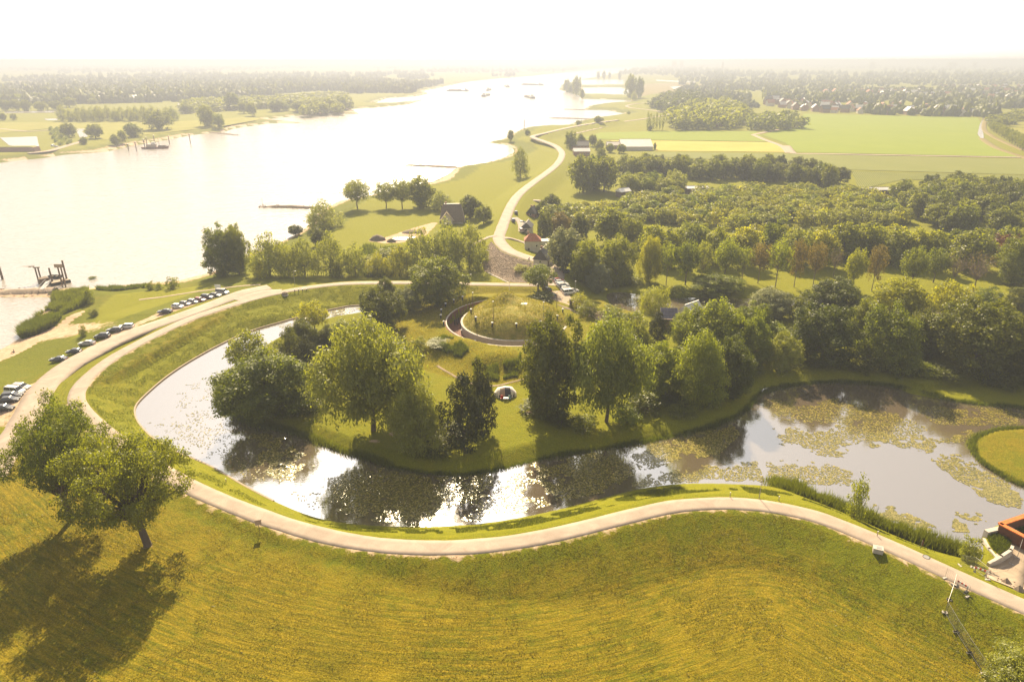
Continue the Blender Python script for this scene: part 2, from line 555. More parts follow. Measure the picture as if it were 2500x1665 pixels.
M['wood'] = plain('wood', (0.13, 0.09, 0.06), 0.85, 0.35, 3.0, bmp=0.3)
M['wood_pale'] = plain('wood_pale', (0.33, 0.26, 0.19), 0.85, 0.25, 3.0, bmp=0.2)
M['stone'] = plain('stone', (0.25, 0.19, 0.14), 0.9, 0.35, 1.0, bmp=0.4)
M['white'] = plain('white', (0.78, 0.75, 0.70), 0.5, 0.05, 1.0)
M['metal'] = plain('metal', (0.30, 0.29, 0.28), 0.5, 0.1, 2.0, metal=0.6)
M['dark'] = plain('dark', (0.03, 0.03, 0.032), 0.5, 0.2, 2.0)
M['corten'] = plain('corten', (0.50, 0.13, 0.025), 0.75, 0.25, 1.5, bmp=0.2)
M['rust_dark'] = plain('rust_dark', (0.14, 0.05, 0.025), 0.8, 0.3, 1.5, bmp=0.2)
M['tile_red'] = plain('tile_red', (0.36, 0.14, 0.075), 0.8, 0.25, 1.5, bmp=0.3)
M['tile_dark'] = plain('tile_dark', (0.07, 0.065, 0.065), 0.6, 0.25, 1.5, bmp=0.3)
M['thatch'] = plain('thatch', (0.16, 0.125, 0.09), 0.95, 0.25, 2.0, bmp=0.4)
M['thatch_new'] = plain('thatch_new', (0.34, 0.27, 0.17), 0.95, 0.2, 2.0, bmp=0.3)
M['plaster'] = plain('plaster', (0.50, 0.45, 0.37), 0.8, 0.08, 0.8)
M['brick'] = plain('brick', (0.27, 0.15, 0.10), 0.9, 0.25, 1.5, bmp=0.2)
M['roof_pale'] = plain('roof_pale', (0.55, 0.53, 0.50), 0.35, 0.1, 0.3)
M['roof_metal'] = plain('roof_metal', (0.55, 0.5, 0.46), 0.5, 0.12, 0.3)
M['glass_dark'] = plain('glass_dark', (0.02, 0.022, 0.025), 0.08, 0.1, 1.0, spec=0.8)
M['tyre'] = plain('tyre', (0.02, 0.02, 0.02), 0.85, 0.1, 4.0)
M['lamp_glass'] = plain('lamp_glass', (0.75, 0.72, 0.65), 0.2, 0.05, 4.0)
M['sandstuff'] = plain('sandstuff', (0.42, 0.31, 0.21), 0.95, 0.15, 0.3, bmp=0.2)
M['red'] = plain('red', (0.55, 0.05, 0.03), 0.5, 0.1, 2.0)
M['solar'] = plain('solar', (0.010, 0.013, 0.035), 0.6, 0.2, 0.5, spec=0.05)
M['canvas_white'] = plain('canvas_white', (0.75, 0.66, 0.58), 0.8, 0.06, 2.0)
M['canvas_dark'] = plain('canvas_dark', (0.05, 0.05, 0.06), 0.8, 0.15, 2.0)
M['canvas_tan'] = plain('canvas_tan', (0.42, 0.30, 0.22), 0.8, 0.1, 2.0)

# ground
gm, nt, gb, _ = nmat('ground_grass')
co = ocoord(nt)
za = nt.nodes.new('ShaderNodeAttribute'); za.attribute_name = 'zone_a'
zb = nt.nodes.new('ShaderNodeAttribute'); zb.attribute_name = 'zone_b'
sa_ = nt.nodes.new('ShaderNodeSeparateColor'); nt.links.new(za.outputs['Color'], sa_.inputs[0])
sb_ = nt.nodes.new('ShaderNodeSeparateColor'); nt.links.new(zb.outputs['Color'], sb_.inputs[0])
n_big = noise(nt, 0.045, 5, 0.6, co)
n_mid = noise(nt, 0.5, 6, 0.65, co, 0.6)
n_fine = noise(nt, 4.5, 5, 0.7, co)
# mown rows that follow the road
cv = nt.nodes.new('ShaderNodeCombineXYZ')
nt.links.new(sb_.outputs[0], cv.inputs[0])
nt.links.new(math_n(nt, 'MULTIPLY', zb.outputs['Alpha'], 0.10), cv.inputs[1])
rown = noise(nt, 1.9, 5, 0.65, cv.outputs[0], 0.35)
rowf = math_n(nt, 'MULTIPLY', ramp(nt, rown, [(0.38, 0.0), (0.62, 1.0)]), sb_.outputs[1])
grass = ramp(nt, n_fine, [(0.28, (0.046, 0.060, 0.001)), (0.52, (0.108, 0.118, 0.002)), (0.74, (0.185, 0.180, 0.005))])
dryc = ramp(nt, n_fine, [(0.25, (0.068, 0.060, 0.002)), (0.5, (0.155, 0.122, 0.003)), (0.74, (0.285, 0.225, 0.02))])
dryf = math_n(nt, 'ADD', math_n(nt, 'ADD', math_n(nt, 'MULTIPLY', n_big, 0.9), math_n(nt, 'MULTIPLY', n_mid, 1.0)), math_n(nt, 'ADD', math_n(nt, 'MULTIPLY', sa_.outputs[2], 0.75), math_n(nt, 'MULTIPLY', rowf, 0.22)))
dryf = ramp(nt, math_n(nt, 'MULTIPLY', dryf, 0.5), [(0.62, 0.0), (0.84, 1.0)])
dr = nt.nodes.new('ShaderNodeMapRange'); dr.inputs[1].default_value = 0.0; dr.inputs[2].default_value = 2.6
g1 = mix(nt, dryf, grass, dryc)
# lush
lush = ramp(nt, n_fine, [(0.3, (0.125, 0.135, 0.004)), (0.7, (0.25, 0.235, 0.010))])
g1 = mix(nt, math_n(nt, 'MULTIPLY', sb_.outputs[2], 0.85), g1, lush)
sandc = ramp(nt, n_mid, [(0.3, (0.36, 0.25, 0.16)), (0.7, (0.50, 0.37, 0.26))])
sfac = math_n(nt, 'ADD', sa_.outputs[0], math_n(nt, 'MULTIPLY', math_n(nt, 'SUBTRACT', n_mid, 0.5), 0.9))
sfac = ramp(nt, sfac, [(0.40, 0.0), (0.58, 1.0)])
g1 = mix(nt, sfac, g1, sandc)
stonec = ramp(nt, noise(nt, 1.6, 5, 0.7, co), [(0.3, (0.10, 0.075, 0.055)), (0.7, (0.30, 0.235, 0.18))])
g1 = mix(nt, sa_.outputs[1], g1, stonec)
g1 = mix(nt, math_n(nt, 'MULTIPLY', sb_.outputs[1], 1.0), g1, mix(nt, 1.0, g1, ramp(nt, rown, [(0.36, (0.70, 0.76, 0.7)), (0.5, (1.0, 1.0, 1.0)), (0.64, (1.30, 1.20, 1.3))]), 'MULTIPLY'))
nt.links.new(g1, gb.inputs['Base Color'])
gb.inputs['Roughness'].default_value = 0.95
gb.inputs['Specular IOR Level'].default_value = 0.12
hh = math_n(nt, 'ADD', math_n(nt, 'MULTIPLY', n_fine, 0.5), math_n(nt, 'ADD', math_n(nt, 'MULTIPLY', n_mid, 1.0), math_n(nt, 'MULTIPLY', rowf, 0.15)))
nt.links.new(bump(nt, hh, 0.9, 0.35), gb.inputs['Normal'])
M['ground'] = gm

def fieldmat(name, a, b, rows_dir=None, row_len=3.0):
    m, nt, p, _ = nmat(name)
    co = ocoord(nt)
    f = noise(nt, 0.03, 5, 0.6, co)
    f2 = noise(nt, 0.6, 4, 0.6, co)
    fac = math_n(nt, 'ADD', math_n(nt, 'MULTIPLY', f, 0.6), math_n(nt, 'MULTIPLY', f2, 0.4))
    if rows_dir is not None:
        mp = nt.nodes.new('ShaderNodeMapping')
        mp.inputs['Rotation'].default_value = (0, 0, rows_dir)
        nt.links.new(co, mp.inputs[0])
        w = nt.nodes.new('ShaderNodeTexWave')
        w.inputs['Scale'].default_value = 2 * math.pi / (20 * row_len) * 3.2
        w.inputs['Distortion'].default_value = 1.2
        nt.links.new(mp.outputs[0], w.inputs[0])
        fac = math_n(nt, 'ADD', math_n(nt, 'MULTIPLY', fac, 0.6), math_n(nt, 'MULTIPLY', w.outputs['Fac'], 0.35))
    nt.links.new(ramp(nt, fac, [(0.3, a), (0.7, b)]), p.inputs['Base Color'])
    p.inputs['Roughness'].default_value = 0.95
    p.inputs['Specular IOR Level'].default_value = 0.1
    return m
M['crop_green'] = fieldmat('crop_green', (0.15, 0.19, 0.014), (0.20, 0.235, 0.022), R(88), 12)
M['crop_yellow'] = fieldmat('crop_yellow', (0.30, 0.255, 0.045), (0.40, 0.33, 0.075))
M['crop_grey'] = fieldmat('crop_grey', (0.13, 0.145, 0.03), (0.18, 0.185, 0.05), R(86), 5)
M['crop_rows'] = fieldmat('crop_rows', (0.075, 0.09, 0.012), (0.20, 0.20, 0.045), R(20), 4)
M['meadow'] = fieldmat('meadow', (0.17, 0.17, 0.018), (0.25, 0.23, 0.035))
M['heath'] = fieldmat('heath', (0.17, 0.135, 0.05), (0.24, 0.19, 0.08))

def watermat(name, base, rough, ior, scales, strength, dist):
    m, nt, b, _ = nmat(name)
    co = ocoord(nt)
    b.inputs['Base Color'].default_value = (*base, 1)
    b.inputs['Roughness'].default_value = rough
    b.inputs['IOR'].default_value = ior
    b.inputs['Specular IOR Level'].default_value = 0.5
    mp = nt.nodes.new('ShaderNodeMapping')
    mp.inputs['Rotation'].default_value = (0, 0, R(25))
    mp.inputs['Scale'].default_value = (1, 2.2, 1)
    nt.links.new(co, mp.inputs[0])
    hsum = None
    for s, a in scales:
        v = math_n(nt, 'MULTIPLY', noise(nt, s, 3, 0.55, mp.outputs[0]), a)
        hsum = v if hsum is None else math_n(nt, 'ADD', hsum, v)
    nt.links.new(bump(nt, hsum, strength, dist), b.inputs['Normal'])
    return m
M['river'] = watermat('river', (0.30, 0.265, 0.22), 0.17, 2.5, [(0.35, 1.0), (0.09, 1.6), (0.02, 2.0)], 0.5, 0.7)
M['moat'] = watermat('moat', (0.125, 0.098, 0.068), 0.04, 4.6, [(1.2, 0.6), (0.25, 1.0)], 0.05, 0.25)

# ------------------------------------------------------------------ ground sheet
rr = np.concatenate([np.arange(30, 420, 0.85), 420 * np.exp(np.arange(1, 216) * 0.0192)])
th = np.concatenate([np.arange(-112, -49, 3.0), np.arange(-48, 48.01, 0.27), np.arange(49, 113, 3.0)])
TH, RR = np.meshgrid(np.radians(th), rr)
GX, GY = (RR * np.sin(TH)).ravel(), (RR * np.cos(TH)).ravel()
GZ, Z = hgt(GX, GY, True)
beachw = (4 + 9 * vnoise(GX, GY, 40, 9)) * np.where((GX < -40) & (GY > 450), 2.4, 1.0)
sand = np.clip(1.0 - np.clip(-Z['sr'], 0, 100) / beachw, 0, 1) * 0.9 * (Z['sr'] < 0)
# wide beach below the car park
bx0, by0 = P(95, 770, 1.0)[:2]
sand = np.maximum(sand, 0.95 * np.clip(1.3 - np.hypot((GX - bx0) / 24, (GY - by0) / 8), 0, 1))
sand = np.where(sm_in := (inside(GX, GY, P2([(-40, 850), (60, 810), (130, 765), (190, 735), (205, 722), (160, 735), (90, 775), (45, 780), (0, 808), (-40, 825)], 0.8))), np.maximum(sand, 0.75), sand)
sand = np.maximum(sand, 0.62 * np.clip(Z['lot'] / 1.5 + 0.4, 0, 1))
sand = np.maximum(sand, np.clip(Z['dirt'] / 3, 0, 1) * 0.9)
sand = np.maximum(sand, np.clip(Z['yard'] / 3 + 0.3, 0, 1) * 0.62)
sand = np.where(Z['field'], sand * 0 + np.clip(0.62 - (Z['rd'] - 2.0) * 0.25, 0, 1) * 0.75, sand)
sand = np.maximum(sand, np.clip(1 - Z['rd'] / 2.6, 0, 1))
for wx_, wy_, wr_ in [(1050, 1291, 1.3), (860, 1000, 1.0), (905, 985, 1.2), (1215, 940, 1.0), (340, 1262, 0.7)]:
    bx0, by0 = P(wx_, wy_, 5.5)[:2]
    sand = np.maximum(sand, 0.60 * np.clip(1.5 - np.hypot((GX - bx0) / (wr_ * 1.4), (GY - by0) / wr_), 0, 1))
stone = np.clip(Z['stone'] / 1.5, 0, 1) * (Z['dd'] > 3.2)
dry = np.where(Z['field'], 0.78, 0.35)
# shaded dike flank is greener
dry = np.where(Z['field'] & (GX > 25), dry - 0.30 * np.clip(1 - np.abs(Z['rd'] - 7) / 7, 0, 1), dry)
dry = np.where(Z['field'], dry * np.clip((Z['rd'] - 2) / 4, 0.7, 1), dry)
dry = np.where(Z['island'], 0.45, dry)
fdx = np.hypot(GX - FORT[0], GY - FORT[1])
dry = np.where(fdx < 38, 0.80, dry)
mow = np.where(Z['field'], np.clip((Z['rd'] - 5) / 8, 0, 1), 0) + 0.5 * ((~Z['field']) & (Z['rd'] < 14) & (Z['sm'] < 0))
lush = np.where((Z['sr'] < -20) & (~Z['field']) & (~Z['island']) & (Z['dp'] > 20), 0.8, 0.0)
lush = np.where(Z['sm'] < 0, np.maximum(lush, np.clip(1 + Z['sm'] / 5, 0, 1) * 0.7), lush)
lush = np.where(Z['island'] & (Z['sm'] < -3), 0.6, lush)
lush = np.where(fdx < 38, 0.35, lush)
lush = np.where((~Z['field']) & (Z['rd'] < 16) & (Z['sm'] < 0) & (Z['sm'] > -25), np.maximum(lush, 0.55), lush)
sp_in = inside(GX, GY, SPIT)
lush = np.where(sp_in, np.clip(1 + Z['sm'] / 1.5, 0, 1) * 0.6, lush)
dry = np.where(sp_in, 0.7, dry)
one = np.ones_like(dry)
nr, nc = RR.shape
ii = np.arange(nr * nc).reshape(nr, nc)
FQ = np.stack([ii[:-1, :-1], ii[:-1, 1:], ii[1:, 1:], ii[1:, :-1]], -1).reshape(-1, 4)[:, ::-1]
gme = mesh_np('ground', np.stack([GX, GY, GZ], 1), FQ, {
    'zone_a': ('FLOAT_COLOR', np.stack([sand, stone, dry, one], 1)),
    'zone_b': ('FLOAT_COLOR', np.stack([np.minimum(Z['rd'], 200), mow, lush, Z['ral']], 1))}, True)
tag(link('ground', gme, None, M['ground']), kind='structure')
GZ2 = GZ.reshape(nr, nc)
th_r = np.radians(th)
def H1(x, y):
    """height of the built ground sheet"""
    r, a = math.hypot(x, y), math.atan2(x, y)
    if not (rr[0] < r < rr[-1] and th_r[0] < a < th_r[-1]):
        return LAND
    i = min(int(np.searchsorted(rr, r)) - 1, nr - 2)
    j = min(int(np.searchsorted(th_r, a)) - 1, nc - 2)
    u, v = (r - rr[i]) / (rr[i + 1] - rr[i]), (a - th_r[j]) / (th_r[j + 1] - th_r[j])
    return float((GZ2[i, j] * (1 - v) + GZ2[i, j + 1] * v) * (1 - u) + (GZ2[i + 1, j] * (1 - v) + GZ2[i + 1, j + 1] * v) * u)

# water sheets
s = 25000.0
rv = mesh_np('river', [(-s, -200, RIVZ), (s, -200, RIVZ), (s, s, RIVZ), (-s, s, RIVZ)], [(0, 1, 2, 3)])
tag(link('river', rv, None, M['river']), kind='structure')

def offset_poly(poly, d):
    n = len(poly)
    a = np.roll(poly, 1, 0); b = np.roll(poly, -1, 0)
    t = b - a
    t /= np.linalg.norm(t, axis=1)[:, None] + 1e-9
    nrm = np.stack([t[:, 1], -t[:, 0]], 1)
    area = 0.5 * np.sum(poly[:, 0] * np.roll(poly[:, 1], -1) - np.roll(poly[:, 0], -1) * poly[:, 1])
    return poly + nrm * d * (1 if area > 0 else -1)

def flat_poly(name, poly, z, mat, kind='structure'):
    from mathutils.geometry import tessellate_polygon
    v = [(x, y, z) for x, y in poly]
    tris = tessellate_polygon([[Vector(p) for p in v]])
    area = 0.5 * np.sum(poly[:, 0] * np.roll(poly[:, 1], -1) - np.roll(poly[:, 0], -1) * poly[:, 1])
    me = bpy.data.meshes.new(name)
    me.from_pydata(v, [], [tuple(t) for t in tris])
    me.update()
    if len(me.polygons) and me.polygons[0].normal.z < 0:
        me.flip_normals()
    o = link(name, me, None, mat)
    return tag(o, kind=kind)
flat_poly('moat', offset_poly(MOAT, 0.8), MOATZ, M['moat'])
flat_poly('moat', offset_poly(BACKMOAT, 0.8), MOATZ + 0.004, M['moat'])

def ribbon(name, line, width, mat, z, lift=0.06, skirt=0.5):
    line = np.asarray(line)
    t = np.gradient(line, axis=0)
    t /= np.linalg.norm(t, axis=1)[:, None] + 1e-9
    n = np.stack([-t[:, 1], t[:, 0]], 1)
    w = np.full(len(line), width / 2.0) if not hasattr(width, '__len__') else np.asarray(width) / 2
    w = w * (1 + 0.07 * (vnoise(line[:, 0], line[:, 1], 3.0, 4) - 0.5) + 0.05 * (vnoise(line[:, 0], line[:, 1], 1.1, 14) - 0.5))
    if z is None:
        z = np.maximum.reduce([hgt(*(line + n * o).T) for o in (-width / 2, 0, width / 2)]) + lift
    z = np.full(len(line), z) if not hasattr(z, '__len__') else z
    cols = []
    for off, dz in ((-1.02, -skirt), (-1, -0.03), (-0.5, 0.01), (0, 0.02), (0.5, 0.01), (1, -0.03), (1.02, -skirt)):
        cols.append(np.column_stack([line + n * (w * off)[:, None], z + dz]))
    V = np.stack(cols, 1)
    k = V.shape[1]
    ix = np.arange(len(line) * k).reshape(len(line), k)
    F = np.stack([ix[:-1, :-1], ix[:-1, 1:], ix[1:, 1:], ix[1:, :-1]], -1).reshape(-1, 4)[:, ::-1]
    o = link(name, mesh_np(name, V.reshape(-1, 3), F, None, True), None, mat)
    return tag(o, kind='structure')
def dense(line, step=1.5):
    seg = np.linalg.norm(np.diff(line, axis=0), axis=1)
    t = np.concatenate([[0], np.cumsum(seg)])
    u = np.linspace(0, t[-1], max(3, int(t[-1] / step)))
    return np.column_stack([np.interp(u, t, line[:, 0]), np.interp(u, t, line[:, 1])])
ribbon('road', dense(ROAD), 3.5, M['asphalt'], 6.475)
ribbon('road', dense(PARK), 6.0, M['asphalt'], 6.455)
ribbon('road', dense(LINK), 5.0, M['asphalt'], 6.465)
ribbon('road', dense(DIKE, 3), 5.2, M['asphalt'], 6.97, skirt=0.9)
ribbon('road', dense(STREET), 7.0, M['gravel'], 6.45)
# ------------------------------------------------------------------ tree prototypes (height 1, crown width 1)
def fib(n, r):
    i = np.arange(n) + 0.5
    ph = np.arccos(1 - 2 * i / n)
    t = math.pi * (1 + 5 ** 0.5) * i
    return np.stack([np.cos(t) * np.sin(ph), np.sin(t) * np.sin(ph), np.cos(ph)], 1)

def leaf_cloud(lobes, n, size, seed, clump=6, spread=0.028, flat=0.35, droop=0.0, shell=0.22, asp=1.0):
    """lobes: array (m,6) centre + radii. returns V,F,tone"""
    g = np.random.default_rng(seed)
    lobes = np.asarray(lobes, float)
    area = (lobes[:, 3] * lobes[:, 4] + lobes[:, 3] * lobes[:, 5] + lobes[:, 4] * lobes[:, 5])
    k = max(1, n // clump)
    pick = g.choice(len(lobes), size=int(k * 1.7), p=area / area.sum())
    d = g.normal(size=(len(pick), 3))
    d[:, 2] += 0.25
    d /= np.linalg.norm(d, axis=1)[:, None]
    rad = 1 - shell * np.abs(g.normal(size=len(pick))) * 0.9
    c = lobes[pick, :3] + d * lobes[pick, 3:] * rad[:, None]
    keep = np.ones(len(c), bool)
    for j in range(len(lobes)):
        q = (c - lobes[j, :3]) / lobes[j, 3:]
        keep &= ~((np.sum(q * q, 1) < 0.55) & (pick != j))
    c, d, pick = c[keep][:k], d[keep][:k], pick[keep][:k]
    tone_l = g.uniform(0.15, 0.85, len(lobes))
    tc = 0.45 * tone_l[pick] + 0.35 * g.uniform(0, 1, len(c))
    c = np.repeat(c, clump, 0)
    d = np.repeat(d, clump, 0)
    tc = np.repeat(tc, clump, 0)
    m = len(c)
    off = g.normal(size=(m, 3)) * spread
    off[:, 2] = off[:, 2] * 0.7 - np.abs(g.normal(size=m)) * droop
    c = c + off
    tone = np.clip(tc + 0.25 * g.uniform(0, 1, m), 0, 1)
    nrm = d * (0.8) + g.normal(size=(m, 3)) * 0.42 + np.array([0, 0, flat])
    nrm /= np.linalg.norm(nrm, axis=1)[:, None]
    a = g.normal(size=(m, 3))
    if droop:
        a = a * 0.3 + np.array([0, 0, -1.0])
    u = np.cross(nrm, a)
    u /= np.linalg.norm(u, axis=1)[:, None] + 1e-9
    w = np.cross(nrm, u)
    s = size * g.uniform(0.6, 1.35, m)[:, None]
    e = g.uniform(0.55, 0.9, m)[:, None] / asp
    V = np.stack([c + w * s * asp, c + u * s * e, c - w * s * asp * 0.9, c - u * s * e], 1).reshape(-1, 3)
    F = np.arange(m * 4).reshape(m, 4)
    return V, F, np.repeat(tone, 4)

def crown_lobes(seed, n=22, z0=0.28, z1=1.0, rl=0.17, power=1.0, top=0.0, wx=0.5):
    """lobes filling an egg from z0 to z1, width 2*wx"""
    g = np.random.default_rng(seed)
    zc, hz_ = (z0 + z1) / 2, (z1 - z0) / 2
    out = []
    for q in fib(n, 1):
        a_, b_ = math.atan2(q[1], q[0]), q[2]
        q = q * (1 + 0.17 * math.sin(3 * a_ + seed) + 0.13 * math.sin(2 * a_ + seed * 1.7 + 3 * b_)) + g.normal(size=3) * 0.11
        r = g.uniform(0.75, 1.25) * rl
        fz = q[2]
        rad = wx - r * 0.9
        taper = 1.0 - top * max(0, fz)
        out.append([q[0] * rad * taper, q[1] * rad * taper, zc + fz * (hz_ - r * 0.75), r, r, r * g.uniform(0.7, 0.95)])
    out.append([0, 0, zc, wx * 0.45, wx * 0.45, hz_ * 0.5])
    return np.array(out)

def norm_lobes(L):
    L = np.array(L, float)
    ext = max((np.abs(L[:, 0]) + L[:, 3]).max(), (np.abs(L[:, 1]) + L[:, 4]).max())
    top = (L[:, 2] + L[:, 5]).max()
    L[:, [0, 1, 3, 4]] *= 0.5 / ext
    L[:, [2, 5]] *= 1.0 / top
    return L

def trunk_mesh(name, lobes, seed, r0=0.022, split=0.25, lean=(0, 0), nl=12, sides=6, base=(0, 0), twigs=0):
    g = random.Random(seed)
    mb = MB()
    top = Vector((lean[0], lean[1], split))
    b = Vector((base[0], base[1], -0.02))
    mid = b.lerp(top, 0.5) + Vector((g.uniform(-.01, .01), g.uniform(-.01, .01), 0))
    mb.tube([b, b + Vector((0, 0, 0.03)), mid, top], [r0 * 1.5, r0 * 1.05, r0 * 0.9, r0 * 0.75], sides + 1)
    L = sorted(lobes, key=lambda l: g.random())[:nl]
    for l in L:
        c = Vector(l[:3])
        s = b.lerp(top, g.uniform(0.72, 1.0))
        m = s.lerp(c, 0.5) + Vector((g.uniform(-.03, .03), g.uniform(-.03, .03), g.uniform(-0.02, 0.03)))
        mb.tube([s, m, c], [r0 * 0.5, r0 * 0.3, r0 * 0.08], sides - 1, cap=False)
        for _ in range(twigs):
            a = s.lerp(c, g.uniform(0.35, 1.0))
            e = a + Vector((g.gauss(0, .09), g.gauss(0, .09), abs(g.gauss(0.03, .07))))
            e2 = a.lerp(e, 0.6) + Vector((g.gauss(0, .012), g.gauss(0, .012), g.gauss(0.01, .012)))
            mb.tube([a, e2, e], [r0 * 0.2, r0 * 0.13, r0 * 0.05], 4, cap=False)
    return mb.mesh(name, True)

PROTO = {}

def add_proto(key, lobes, n, size, seed, bark='bark', tk=None, norm=True, **kw):
    L = norm_lobes(lobes) if norm else np.array(lobes)
    V, F, tone = leaf_cloud(L, n, size, seed, **kw)
    cm = mesh_np('crown', V, F, {'tone': ('FLOAT', tone)})
    tm = trunk_mesh('trunk', [tuple(l) for l in L], seed, **(tk or {}))
    tm.materials.append(M[bark])
    cm.materials.append(M['leaf_mid'])
    PROTO.setdefault(key, []).append((tm, cm))

for i in range(3):      # broad leafy trees seen close
    add_proto('oak', crown_lobes(10 + i, 95, 0.03 - 0.04 * i, 1.0, 0.095, wx=0.5), 27000, 0.0128, 20 + i, clump=7, spread=0.024)
for i in range(4):      # the same farther off
    add_proto('oakm', crown_lobes(40 + i, 52, 0.0 + 0.03 * i, 1.0, 0.12), 5600, 0.026, 50 + i, clump=5, spread=0.03)
for i in range(2):      # tall loose willows, drooping sprays
    add_proto('willow', crown_lobes(60 + i, 85, 0.20 - 0.17 * i, 1.0, 0.10, top=0.22), 27000, 0.0118, 70 + i, clump=8, spread=0.028, droop=0.03, asp=1.4)
for i in range(3):
    L = crown_lobes(80 + i, 40, 0.02, 1.0, 0.12, top=0.45)
    L[:, 5] *= 1.7
    add_proto('willowm', L, 5200, 0.02, 90 + i, clump=7, spread=0.03, droop=0.04, asp=1.5)
L = crown_lobes(101, 30, 0.02, 1.0, 0.15, top=0.12)     # weeping willow
L[:, 5] *= 1.3
add_proto('weeping', L, 9000, 0.016, 102, clump=10, spread=0.02, droop=0.09, asp=2.2)
for i in range(2):      # dense dark yews / holm oaks
    add_proto('yew', crown_lobes(110 + i, 70, 0.0, 1.0, 0.10, top=0.42), 9000, 0.016, 112 + i, clump=5, spread=0.02, shell=0.12, tk=dict(split=0.2))
for i in range(4):      # half bare trees on the canal bank
    L = crown_lobes(120 + i, 17, 0.30, 1.0, 0.13, top=0.2)
    add_proto('sparse', L, 2600, 0.021, 130 + i, clump=5, spread=0.04, bark='bark_pale', tk=dict(split=0.42, r0=0.018, nl=17, twigs=7))
for i in range(2):
    L = crown_lobes(140 + i, 18, 0.30, 1.0, 0.13, top=0.1)
    add_proto('bare', L, 260, 0.016, 142 + i, clump=4, spread=0.05, bark='bark_pale', tk=dict(split=0.36, r0=0.018, nl=18, twigs=16))
for i in range(2):      # open leafy trees with trunks showing
    add_proto('open', crown_lobes(150 + i, 44, 0.28, 1.0, 0.115), 6000, 0.019, 152 + i, clump=6, spread=0.035, tk=dict(split=0.35, r0=0.02, nl=14))
for i in range(2):      # columns
    L = crown_lobes(160 + i, 24, 0.04, 1.0, 0.2, top=0.35)
    L[:, 5] *= 1.2
    add_proto('column', L, 1800, 0.03, 162 + i, clump=5, spread=0.035, tk=dict(split=0.3))
for i in range(3):      # bushes
    add_proto('bush', crown_lobes(170 + i, 34, -0.15, 1.0, 0.14), 2600, 0.028, 173 + i, clump=6, spread=0.045, tk=dict(split=0.15, r0=0.02))
for i in range(4):      # young plantation trees
    add_proto('young', crown_lobes(180 + i, 13, 0.0, 1.0, 0.2, top=0.15), 900, 0.045, 184 + i, clump=5, spread=0.06, tk=dict(split=0.2, r0=0.025, nl=6))
# the two trees by the road in front: spreading, leaning, lobed
def hero(seed, offs, n=95, flat=0.62):
    g = np.random.default_rng(seed)
    out = []
    for q in fib(n, 1):
        q = q + g.normal(size=3) * 0.13
        r = g.uniform(0.05, 0.10)
        rr_ = 0.42
        z = 0.58 + q[2] * 0.31
        if q[2] < -0.5:
            z += 0.06
        out.append([q[0] * rr_ + offs[0], q[1] * rr_ + offs[1], z, r, r, r * 0.72])
    for _ in range(8):
        out.append([g.uniform(-.2, .2) + offs[0], g.uniform(-.2, .2) + offs[1], g.uniform(0.5, 0.78), .13, .13, .10])
    return np.array(out)
add_proto('hero', hero(201, (-0.10, 0.03)), 42000, 0.0082, 203, norm=False, clump=9, spread=0.019, tk=dict(split=0.30, r0=0.034, lean=(-0.05, 0.02), nl=34, sides=8))
add_proto('hero', hero(211, (0.06, 0.03)), 42000, 0.0082, 213, norm=False, clump=9, spread=0.019, tk=dict(split=0.26, r0=0.034, lean=(-0.04, 0.02), nl=34, sides=8))

ntree = [0]

def tree(kind, pos, H, W, leaf, name, label, cat='tree', group=None, var=None, rz=None):
    ntree[0] += 1
    k = ntree[0] if var is None else var
    tm, cm = PROTO[kind][k % len(PROTO[kind])]
    e = empty(name, pos, rz if rz is not None else (k * 2.399) % 6.283, (W, W, H))
    link('trunk', tm, e)
    link('crown', cm, e, M[leaf])
    tag(e, label, cat, group)
    return e

BACK = dict(oak=0.36, yew=0.12, oakm=0.34, willowm=0.36, bush=0.36, weeping=0.4, willow=0.34, young=0.3)
def tree_b(kind, x, yb, yt, w, leaf, name, label, back=None, **kw):
    """tree seen with its lowest edge at pixel (x, yb), top at row yt, crown w pixels wide;
    crowns that reach the ground stand back from that edge by part of their width"""
    p = G(x, yb)
    W = w * K * depth(p) / FPX * 1.08
    bk = BACK.get(kind, 0.0) if back is None else back
    if bk:
        r0 = math.hypot(p[0], p[1])
        s_ = 1 + bk * W / r0
        q = (p[0] * s_, p[1] * s_)
        p = (q[0], q[1], max(H1(*q), 0.3))
        W *= s_
    cyy = 832.5 - yt * K
    dirz, diry = (-FPX * sp + cyy * cp), (FPX * cp + cyy * sp)
    H = CAMZ + dirz / diry * p[1] - p[2]
    return tree(kind, (p[0], p[1], p[2] - 0.1), max(H, 0.5) * 1.03, W, leaf, name, label, **kw)

def tree_t(kind, x, yt, w, H, leaf, name, label, gz=LAND, **kw):
    """tree of height H whose top is at pixel (x, yt)"""
    p = P(x, yt + 0.12 * w, gz + H)
    d = depth(p)
    W = w * K * d / FPX * 1.1
    z = H1(p[0], p[1])
    return tree(kind, (p[0], p[1], z - 0.1), H + gz - z, W, leaf, name, label, **kw)

